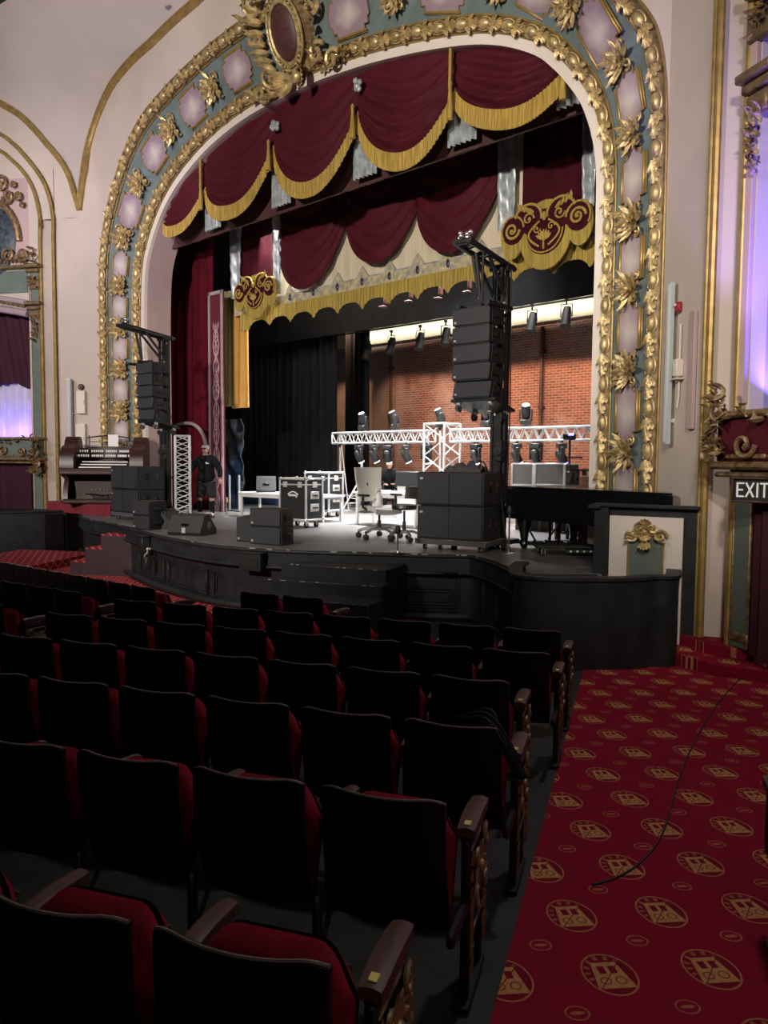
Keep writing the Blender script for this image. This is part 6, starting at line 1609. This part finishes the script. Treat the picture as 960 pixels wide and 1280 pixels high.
for i, px in enumerate((287, 299)):
    q = onY(px, 630, 12.7); t = thing('upright_pole', 'slim silver pole standing behind the white table, %s one' % ('left', 'right')[i], 'pole', (q.x, 12.7, STG)); b = B(); b.cyl((0, 0, .02), (0, 0, onY(px, 594, 12.7).z-STG), .03, n=8); obj('shaft', b, 'alu', t); b = B(); b.lathe([(0, 0), (.14, 0), (.14, .02), (.0, .03)], 12); obj('foot', b, 'black_metal', t)
# a thin cable on the aisle carpet and cables on an armrest
pts = [onF(x, y) for x, y in ((925, 850), (905, 872), (885, 900), (868, 930), (855, 958), (846, 985), (838, 1015), (828, 1045), (812, 1070), (790, 1090), (765, 1103), (740, 1110))]
b = B(); b.tube([p+V((0, 0, .016)) for p in catmull(pts, .06)], .006, 6); add_props(obj('floor_cable', b, 'cable', world=True), 'thin black cable snaking down the red carpeted aisle', 'cable')
# ================================================================== SEATS
def g(fn, nu, nv, th=None): b = B(); b.grid(nu, nv, fn, thick=th); return b
def back_fn(off, w, z0, z1):
    def fn(u, v):
        s = 2*u-1; z = lerp(z0, z1, v)
        rnd_ = .035*max(0, abs(s)-.82)/.18
        if v > .9: z -= rnd_*(v-.9)/.1*.6
        y = off + .10*(1-(z-.36)/.5) + .045*s*s - .03*math.sin(PI*v)
        return (s*w/2, y, z + (.010*s*s if v > .95 else 0))
    return fn
SM = {}
SM['back'] = mesh_of('backrest', g(back_fn(0, .465, .34, .86), 14, 12, (0, .022, 0)), 'wood_seat')
b = B(); f_ = back_fn(0, .46, .34, .862); b.tube([V(f_(i/16, 1.0))+V((0, .008, .001)) for i in range(17)], .0052, 6); SM['lip'] = mesh_of('top_edge', b, 'seat_lip')
def pad_fn(u, v):
    f2 = back_fn(.03, .43, .40, .80); p = V(f2(u, v)); e = (1-(2*u-1)**6)*(1-(2*v-1)**6); p.y += .055*e**.6; return p
SM['pad'] = mesh_of('back_pad', g(pad_fn, 14, 10, (0, -.012, 0)), 'seat_red')
# tipped-up cushion: plump rounded slab standing nearly upright
b = B()
Tc = tr(0, .16, .385) @ rotx(math.radians(72))
def cush(side):
    def fn(u, v):
        s = 2*u-1; q = v
        w = .235*(1-.10*max(0, q-.8)/.2*1.2)
        e = max(0, (1-abs(s)**5))*max(0, 1-abs(2*q-1)**6)
        cr_ = .085*(max(0, abs(s)-.55)/.45)**2*max(0, q-.6)/.4
        return (s*w, q*.395-cr_, side*(.014+.042*e**.5))
    return fn
b.grid(18, 14, cush(1), Tc); b.grid(18, 14, cush(-1), Tc); SM['cush'] = mesh_of('seat_cushion', b, 'seat_red', sharp=1.2)
b = B(); b.box((0, .19, -.060), (.38, .28, .012), Tc, bev=.004); b.box((0, .02, -.03), (.44, .05, .05), Tc, bev=.01); SM['pan'] = mesh_of('seat_pan', b, 'seat_iron')
def arm_b(w):
    b = B(); b.grid(6, 14, lambda u, v: ((2*u-1)*w/2*(1-.12*abs(2*v-1)**4), lerp(.20, .50, v), .665+.012*math.sin(PI*v)+.008*(1-(2*u-1)**2)), thick=(0, 0, -.035)); return b
b = arm_b(.062); SM['arm'] = mesh_of('armrest', b, 'arm_wood')
b = B(); b.box((0, .10, .20), (.028, .05, .40), bev=.008); b.box((0, .17, .012), (.06, .22, .024), bev=.006); b.tube([(0, .30, .36), (0, .20, .24), (0, .12, .16)], .012, 6); b.box((0, .34, .625), (.03, .24, .03), bev=.008); b.box((0, .22, .50), (.026, .05, .26), bev=.006); b.box((0, .46, .50), (.026, .04, .26), bev=.006); b.box((0, .34, .36), (.022, .26, .06), bev=.006); SM['std'] = mesh_of('standard', b, 'seat_iron')
b = arm_b(.085); b.v = [(x*.85, y+.03, z+.02) for x, y, z in b.v]; b.box((0, .38, .635), (.05, .26, .03), bev=.008); SM['earm'] = mesh_of('armrest', b, 'arm_wood')
b = B()
b.box((0, .38, .46), (.026, .24, .34), bev=.01); b.box((0, .25, .32), (.034, .04, .64), bev=.008); b.box((0, .50, .32), (.034, .035, .64), bev=.008); b.box((0, .38, .26), (.03, .26, .03), bev=.006); b.box((0, .36, .012), (.06, .34, .024), bev=.008); b.box((0, .12, .40), (.03, .28, .05), bev=.008); SM['estd'] = mesh_of('aisle_standard', b, 'seat_iron')
b = B(); rnd = random.Random(5)
fx = frame(V((.016, .38, .48)), V((0, 1, 0)), V((0, 0, 1)), V((1, 0, 0)))
for k in range(12): b.leaf(fx @ rotz(k*2*PI/12), .10, .05, .12, .012)
for sx_ in (-1, 1):
    for sy_ in (-1, 1): b.scroll(fx @ tr(sx_*.085, sy_*.085, 0), .045, 1.3, .010, sx_*sy_, .012)
b.ell(fx @ V((0, 0, .02)), (.015, .025, .025), None, 8, 6)
for k in range(8): b.leaf(frame(V((.018, .50, .12+.06*k)), V((0, 0, 1)), V((0, 1, 0)), V((1, 0, 0))) @ rotz(rnd.uniform(-.5, .5)), .07, .04, .1, .012); b.leaf(frame(V((.018, .25, .12+.06*k)), V((0, 0, 1)), V((0, 1, 0)), V((1, 0, 0))) @ rotz(rnd.uniform(-.5, .5)), .06, .03, .1, .010)
for zz in (.26, .595): b.box((.012, .38, zz), (.02, .26, .012), bev=.004)
SM['eorn'] = mesh_of('gilt_relief', b, 'old_gold')
b = B(); b.box((0, .265, .697), (.026, .035, .006), bev=.002); SM['plate'] = mesh_of('number_plate', b, 'yellow_label')
def seat(x, y, rz, label, group, end=0, left_arm=False):
    z = rake(x, y); t = thing('theater_seat', label, 'seat', (x, y, z), rz, group)
    for nm, k in (('backrest', 'back'), ('back_pad', 'pad'), ('seat_cushion', 'cush'), ('seat_pan', 'pan')): shared(nm, SM[k], t, Matrix.Identity(4))
    shared('top_edge', SM['lip'], t.children[0], Matrix.Identity(4))
    R = tr(.27, 0, 0)
    if end: 
        a_ = shared('armrest', SM['earm'], t, R); s_ = shared('aisle_standard', SM['estd'], t, R); shared('gilt_relief', SM['eorn'], s_, Matrix.Identity(4)); shared('number_plate', SM['plate'], a_, Matrix.Identity(4))
    else: shared('armrest', SM['arm'], t, R); shared('standard', SM['std'], t, R)
    if left_arm: shared('armrest', SM['arm'], t, tr(-.27, 0, 0)); shared('standard', SM['std'], t, tr(-.27, 0, 0))
    return t
ROWN = {7: 'nearest row', 6: 'second nearest row', 5: 'third row from the camera', 4: 'fourth row from the camera', 3: 'fifth row from the camera', 2: 'sixth row from the camera'}
ends = {7: -.54, 6: -.50, 5: -.45, 4: -.55, 3: -.41, 2: -.41}; cnt = {7: 3, 6: 4, 5: 7, 4: 8, 3: 8, 2: 8}
for k in (7, 6, 5, 4, 3, 2):
    t_ = 1.569 + (7-k)*.9233 - (.07 if k == 7 else 0)
    for i in range(cnt[k]):
        u = ends[k]-.312-.54*i; p = EV*u + DV*(t_ + .01)
        pos = 'at the aisle end' if i == 0 else ('%s from the aisle' % ORD[i+1])
        seat(p.x, p.y, PSI, 'dark wood theatre seat, %s in the %s' % (pos, ROWN[k]), 'theatre seats right of centre, ' + ROWN[k], end=(i == 0), left_arm=(i == cnt[k]-1))
def onT(x, y, h=.86):
    v = ray(x, y); k = (FA+h-ZC)/(v.z + FS*v.dot(DV)); return CAM + v*k
# two seats right by the stage steps
a, c = onT(312, 742), onT(405, 750); d = (c-a); an = math.atan2(d.y, d.x); d.normalize()
n2 = 2
for i in range(n2):
    p = c - d*(.28+.53*i)
    seat(p.x, p.y, an, 'dark wood theatre seat in the front row below the stage steps, %s one' % ('right' if i == 0 else 'left'), 'pair of front row seats', end=(i == 0), left_arm=(i == 1))
# centre block at far left
for nm, pl, pr, n_ in (('front row', (0, 703), (189, 737), 9), ('second row', (0, 727), (97, 742), 5), ('third row', (-60, 748), (-2, 757), 2)):
    a, c = onT(*pl), onT(*pr); d = (c-a); an = math.atan2(d.y, d.x); d.normalize()
    for i in range(n_):
        p = c - d*(.26+.515*i) - V((d.x*0, 0, 0))
        seat(p.x, p.y, an, 'centre block theatre seat at far left, %s in its %s' % ('at the right end' if i == 0 else '%s from the right end' % ORD[i+1], nm), 'centre block seats, ' + nm, end=(i == 0))
# seat across the aisle: only its arm end shows at the right edge
q = onF(951, 1157); p = q + EV*.285 + DV*(-.46)
seat(p.x, p.y, PSI, 'theatre seat across the aisle, its arm end at the right edge of the picture', 'seats across the aisle', left_arm=True)
# cables looped over an arm in the third row
p0 = EV*(-.52) + DV*(1.569+2*.9233+.05); z0 = rake(p0.x, p0.y)
b = B(); rnd = random.Random(8)
for k in range(6):
    pts = [p0 + V((rnd.uniform(-.02, .02)-.25, 0, .86)), p0 + V((-.10+rnd.uniform(-.03, .03), rnd.uniform(-.02, .04), .88+.01*k)), p0 + V((rnd.uniform(-.02, .06), rnd.uniform(-.02, .08), .78+rnd.uniform(-.03, .05))), p0 + V((.03+.015*k, .05, .66)), p0+V((-.02+.01*k, .06, .63))]
    b.tube([p + V((0, 0, z0)) for p in catmull(pts, .04)], .006, 6)
add_props(obj('looped_cable', b, 'cable', world=True), 'black cables looped over the aisle arm of the third row', 'cable')

# ================================================================== PEOPLE
def skin_mesh(name, pts, edges, rad, m, parent, sub=2, extra=None):
    me = bpy.data.meshes.new(name); me.from_pydata(pts, edges, []); me.update()
    o = bpy.data.objects.new(name, me); COL.objects.link(o)
    md = o.modifiers.new('Skin', 'SKIN'); md.use_smooth_shade = True
    if not me.skin_vertices: 
        return o
    for i, r in enumerate(rad):
        sv = me.skin_vertices[0].data[i]; sv.radius = r if isinstance(r, tuple) else (r, r); sv.use_root = (i == 0)
    o.modifiers.new('Sub', 'SUBSURF').levels = sub; o.modifiers['Sub'].render_levels = sub
    dg = bpy.context.evaluated_depsgraph_get(); dg.update()
    nm = bpy.data.meshes.new_from_object(o.evaluated_get(dg)); o.modifiers.clear(); o.data = nm
    nm.materials.clear(); nm.materials.append(M[m] if isinstance(m, str) else m)
    for p in nm.polygons: p.use_smooth = True
    if extra:
        bm = bmesh.new(); bm.from_mesh(nm); t2 = bpy.data.meshes.new('t'); t2.from_pydata(extra.v, [], extra.f); t2.update(); bm.from_mesh(t2); bm.to_mesh(nm); bm.free()
        for p in nm.polygons: p.use_smooth = True
    if parent is not None: o.parent = parent
    return o
def hand(b, wrist, tip_dir, side, s=1.0):
    d = V(tip_dir).normalized(); a = V(side).normalized(); w = V(wrist)
    T = frame(w, d, a, d.cross(a))
    b.ell((.045*s, 0, 0), (.05*s, .042*s, .018*s), T, 10, 7)
    for k, L in enumerate((.062, .072, .067, .052)):
        y = (-.030+.020*k)*s
        b.tube([(.075*s, y, 0), (.075*s+L*.5*s, y, -.008*s), (.075*s+L*.85*s, y, -.028*s)], [.0095*s, .009*s, .007*s], 6, T)
    b.tube([(.02*s, -.035*s, 0), (.05*s, -.062*s, -.01*s), (.078*s, -.068*s, -.022*s)], [.012*s, .010*s, .008*s], 6, T)
def head(b, c, s=1.0, tilt=0.0, yaw=0.0):
    T = tr(*c) @ rotz(yaw) @ rotx(tilt)
    def fn(u, v):
        a = 2*PI*u; e = -PI/2+PI*v
        x = .078*math.cos(e)*math.cos(a); y = .098*math.cos(e)*math.sin(a); z = .118*math.sin(e)
        if z < 0: x *= 1+.9*z; y = y*(1+.3*z) - .012*(-z/.118)
        if y < -.05 and -.02 < z < .03: y += .006
        return (x*s, y*s, z*s)
    b.grid(20, 14, fn, T)
    b.ell((0, -.098*s, -.015*s), (.013*s, .022*s, .024*s), T, 8, 6)
    for sg in (-1, 1):
        b.ell((sg*.079*s, .008*s, -.008*s), (.010*s, .022*s, .032*s), T, 8, 6)
        b.ell((sg*.032*s, -.086*s, .012*s), (.014*s, .010*s, .008*s), T, 8, 6)
    b.ell((0, -.090*s, -.058*s), (.024*s, .010*s, .007*s), T, 8, 5)
    return T
q = onst(258, 647)
yaw = math.atan2(-q.y, -q.x)+PI/2
P1 = thing('person', 'person in black sweatshirt and dark shorts standing by the left truss tower, arms held out', 'person', q, yaw-.35)
J = [(0, 0, .92), (0, 0, 1.08), (0, .01, 1.30), (0, 0, 1.45), (0, -.02, 1.54), (0, -.03, 1.60),
     (-.20, 0, 1.42), (-.36, -.02, 1.20), (-.48, -.08, 1.00), (.20, 0, 1.42), (.35, 0, 1.18), (.40, -.12, .97),
     (-.11, 0, .88), (-.15, -.02, .50), (-.17, .02, .10), (-.19, -.13, .045), (.11, 0, .88), (.14, -.02, .50), (.15, .03, .10), (.18, -.12, .045)]
E_ = [(0, 1), (1, 2), (2, 3), (3, 4), (4, 5), (3, 6), (6, 7), (7, 8), (3, 9), (9, 10), (10, 11), (0, 12), (12, 13), (13, 14), (14, 15), (0, 16), (16, 17), (17, 18), (18, 19)]
R_ = [.12, .14, .16, .11, .055, .055, .075, .05, .035, .075, .05, .035, .085, .062, .042, .04, .085, .062, .042, .04]
b = B(); head(b, (0, -.04, 1.67), 1.0, .08, -.3); hand(b, (-.485, -.085, .985), (-.4, -.15, -.9), (.3, -1, 0)); hand(b, (.402, -.125, .955), (.1, -.3, -.9), (-.3, -1, 0))
skin_mesh('body', J, E_, R_, 'skin', P1, 2, b)
sel = [1, 2, 3, 6, 7, 8, 9, 10, 11]
def subset(ids, grow):
    mp = {k: i for i, k in enumerate(ids)}; return [J[k] for k in ids], [(mp[a], mp[c]) for a, c in E_ if a in mp and c in mp], grow
J[0] = (0, 0, .80); pj, pe, pr = subset([0, 1, 2, 3, 4, 6, 7, 8, 9, 10, 11], [(.21, .175), (.235, .20), (.215, .18), .14, .078, .105, .078, .052, .105, .078, .052])
skin_mesh('sweatshirt', pj, pe, pr, 'black_fabric', P1)
pj = [(0, 0, 1.02), (-.12, 0, .80), (-.155, -.01, .46), (.12, 0, .80), (.15, -.01, .46)]
skin_mesh('shorts', pj, [(0, 1), (1, 2), (0, 3), (3, 4)], [(.20, .17), .145, .115, .145, .115], 'shorts', P1)
for sg in (-1, 1):
    x = -.17 if sg < 0 else .15
    b = B(); b.tube([(x*.95, -.01, .42), (x, .01, .25), (x, .02, .10)], [.066, .06, .05], 10); obj('sock', b, 'black_fabric', P1)
    b = B(); b.prism([(-.045, .07), (.045, .07), (.055, -.08), (.035, -.19), (-.035, -.19), (-.055, -.08)], .0, .085, tr(x, .0, 0), scale_top=.75); obj('shoe', b, 'rubber', P1)
b = B(); b.ell((0, -.028, 1.722), (.088, .108, .075)); b.box((0, -.135, 1.712), (.13, .08, .012), bev=.005); obj('cap', b, 'grey_mesh', P1)
b = B(); b.box((-.045, -.132, 1.684), (.05, .02, .026), bev=.006); b.box((.02, -.136, 1.684), (.05, .02, .026), bev=.006); obj('glasses', b, 'black_gloss', P1)
b = B(); b.box((.09, -.172, 1.33), (.08, .02, .02), rz=.3); obj('shirt_print', b, 'white', P1)
# seated person, far
YS = 15.7
h_ = onY(487, 581, YS)
P2 = thing('person', 'bald person in dark clothes sitting bent forward at the far table', 'person', (h_.x, YS, STG), .75)
hz = h_.z-STG
J2 = [(0, .18, .50), (0, .16, .68), (0, .08, .90), (0, -.02, hz-.20), (0, -.09, hz-.10), (-.19, .02, hz-.24), (-.28, -.12, hz-.50), (-.12, -.34, hz-.52), (.19, .02, hz-.24), (.28, -.12, hz-.50), (.12, -.34, hz-.52), (-.11, .10, .50), (-.13, -.32, .52), (-.13, -.28, .09), (-.13, -.42, .05), (.11, .10, .50), (.13, -.32, .52), (.13, -.28, .09), (.13, -.42, .05)]
E2 = [(0, 1), (1, 2), (2, 3), (3, 4), (3, 5), (5, 6), (6, 7), (3, 8), (8, 9), (9, 10), (0, 11), (11, 12), (12, 13), (13, 14), (0, 15), (15, 16), (16, 17), (17, 18)]
R2 = [.13, .13, .14, .10, .055, .07, .05, .034, .07, .05, .034, .09, .06, .042, .04, .09, .06, .042, .04]
b = B(); head(b, (0, -.14, hz), 1.0, .75, .5); hand(b, (-.115, -.345, hz-.52), (.4, -1, -.1), (1, .4, 0)); hand(b, (.115, -.345, hz-.52), (-.4, -1, -.1), (-1, .4, 0))
skin_mesh('body', J2, E2, R2, 'skin', P2, 2, b)
def sub2(ids, grow):
    mp = {k: i for i, k in enumerate(ids)}; return [J2[k] for k in ids], [(mp[a], mp[c]) for a, c in E2 if a in mp and c in mp], grow
skin_mesh('jacket', *sub2([0, 1, 2, 3, 4, 5, 6, 7, 8, 9, 10], [.16, .165, .175, .135, .085, .10, .075, .05, .10, .075, .05]), 'black_fabric', P2)
skin_mesh('trousers', *sub2([0, 11, 12, 13, 15, 16, 17], [.14, .11, .08, .06, .11, .08, .06]), 'black_fabric', P2)
for x in (-.13, .13): b = B(); b.prism([(-.045, .06), (.045, .06), (.05, -.10), (.03, -.18), (-.03, -.18), (-.05, -.10)], 0, .085, tr(x, -.30, 0), scale_top=.75); obj('shoe', b, 'rubber', P2)
t = thing('stacking_chair', 'dark chair under the seated person', 'chair', (h_.x, YS, STG), .75)
b = B(); b.box((0, .16, .36), (.44, .44, .05), bev=.02); obj('seat', b, 'black_plastic', t)
for x in (-.19, .19):
    for y in (-.03, .36): b = B(); b.cyl((x, y, 0), (x, y, .35), .015, n=8); obj('leg', b, 'black_metal', t)
b = B(); b.box((0, .40, .62), (.42, .03, .30), bev=.01); b.cyl((-.18, .39, .36), (-.18, .40, .6), .014, n=6); b.cyl((.18, .39, .36), (.18, .40, .6), .014, n=6); obj('backrest', b, 'black_plastic', t)
# ================================================================== LIGHT
def look(o, tgt):
    d = V(tgt)-o.location; o.rotation_euler = d.to_track_quat('-Z', 'Y').to_euler()
def spot(name, loc, tgt, power, ang, col=(1, 1, 1), blend=.5, rad=.15):
    l = bpy.data.lights.new(name, 'SPOT'); l.energy = power; l.spot_size = math.radians(ang); l.spot_blend = blend; l.color = col; l.shadow_soft_size = rad
    o = bpy.data.objects.new(name, l); COL.objects.link(o); o.location = loc; look(o, tgt); return o
def area(name, loc, tgt, power, sx, sy, col=(1, 1, 1), spread=180):
    l = bpy.data.lights.new(name, 'AREA'); l.energy = power; l.shape = 'RECTANGLE'; l.size = sx; l.size_y = sy; l.color = col; l.spread = math.radians(spread)
    o = bpy.data.objects.new(name, l); COL.objects.link(o); o.location = loc; look(o, tgt); return o
def point(name, loc, power, col=(1, 1, 1), rad=.1):
    l = bpy.data.lights.new(name, 'POINT'); l.energy = power; l.color = col; l.shadow_soft_size = rad
    o = bpy.data.objects.new(name, l); COL.objects.link(o); o.location = loc; return o
WARM = (1, .90, .80); MAUVE = (.95, .86, 1.0)
spot('balcony_light', (-6, -9, 8.5), (CX-2, 10.4, 8.0), 11500, 62, WARM, .6, .4)
spot('balcony_light', (3.5, -6, 8.5), (-4.2, 10, 6.6), 2500, 44, WARM, .7, .4)
spot('balcony_light', (-8, -5, 8.5), (-3.3, 9.6, 5.6), 4000, 34, WARM, .8, .4)
spot('balcony_light', (-17, -4, 9), (CX-8.5, 9.8, 5.6), 2600, 58, MAUVE, .7, .4)
spot('curtain_fill_light', (8, -1, 6.0), (-19.6, 12.4, 4.2), 5500, 13, WARM, .8, .3)  # added fill lamp that lifts the dark left edge of the house curtain
spot('ceiling_fill_light', (-13, 1, 6.5), (-20, 8.6, 12.2), 1500, 75, MAUVE, .8, .4)  # added lamp that evens out the dark left side of the vault
# ceiling spill that reaches the aisle and the stage front
spot('house_light', (-2.0, 7.0, 12.0), (-2.5, 5.0, 0), 900, 62, WARM, .8, .3)
spot('house_light', (-11, 3.0, 12.0), (-12, 7.6, 0), 1900, 50, WARM, .8, .3)
spot('house_light', (1.5, 1.0, 4.5), (-.6, 2.6, 0), 45, 90, WARM, .8, .3)
spot('house_light', (1.0, 0.5, 7.5), (-3.6, 9.6, 3.4), 1300, 44, WARM, .7, .3)
# stage
area('stage_work_light', (-13.0, 13.6, 8.3), (-12.8, 12.6, 1.1), 1500, 7, .8, (1, .98, .96), 80)
area('stage_work_light', (-12.0, 17.0, 8.6), (-12.5, 16.0, 1.1), 430, 7, .8, (1, .98, .97), 70)
area('beam_fill_light', (-13.5, 18.9, 7.75), (-13.5, 19.9, 6.95), 44, 13, .06, (1, .93, .76), 26)  # added lamp aimed to brighten the pale beam above the brick
for x in (-18, -15.5, -13, -10.5, -8, -6):
    spot('wall_wash', (x, 17.2, 6.95), (x-.2, 20, 4.4), 620, 90, (1, .58, .34), .3, .03)
b = B(); b.grid(40, 2, lambda u, v: (lerp(-21, -4, u), 17.6+.02*math.sin(u*150), lerp(6.72, 8.4, v)), thick=(0, .03, 0)); add_props(obj('black_border', b, 'black_cloth', world=True), 'unseen black cloth added upstage to cut off the top of the wall wash', 'curtain')  # unseen cloth, added only to give the wall wash its upper edge
# coloured lights in the boxes
oL, dL, nL, TL = box_frame(-1); oR, dR, nR, TR = box_frame(1)
for u_ in (.62, 1.15, 1.8): point('box_violet_light', TL @ V((u_, -.22, 3.22)), 22, (.20, .11, 1), .12)
area('box_blue_light', TR @ V((1.0, -.35, 3.3)), TR @ V((.9, -1.45, 5.6)), 170, 1.5, .3, (.09, .06, 1))
spot('violet_accent', TR @ V((1.6, 1.2, 2.2)), TR @ V((-.25, .0, 5.8)), 800, 30, (.35, .25, 1), .6)
spot('blue_accent', (onY(300, 560, 12.2).x+.5, 12.2, 4.2), (onY(295, 580, 13.3).x, 13.3, 1.8), 260, 30, (.1, .45, 1), .7)
w = bpy.data.worlds.new('World'); SC.world = w; w.use_nodes = True
w.node_tree.nodes['Background'].inputs[0].default_value = (.9, .8, .85, 1); w.node_tree.nodes['Background'].inputs[1].default_value = .022
# ------------------------------------------------------------------ camera
cd = bpy.data.cameras.new('Camera'); cam = bpy.data.objects.new('Camera', cd); COL.objects.link(cam)
cd.sensor_fit = 'VERTICAL'; cd.sensor_height = 36; cd.sensor_width = 27; cd.lens = 27.0; cd.clip_start = .05; cd.clip_end = 200
cam.matrix_world = frame(CAM, cr, cu, -cf)
SC.camera = cam
SC.view_settings.view_transform = 'Standard'; SC.view_settings.look = 'None'; SC.view_settings.exposure = 0; SC.view_settings.gamma = 1
SC.view_settings.use_curve_mapping = False
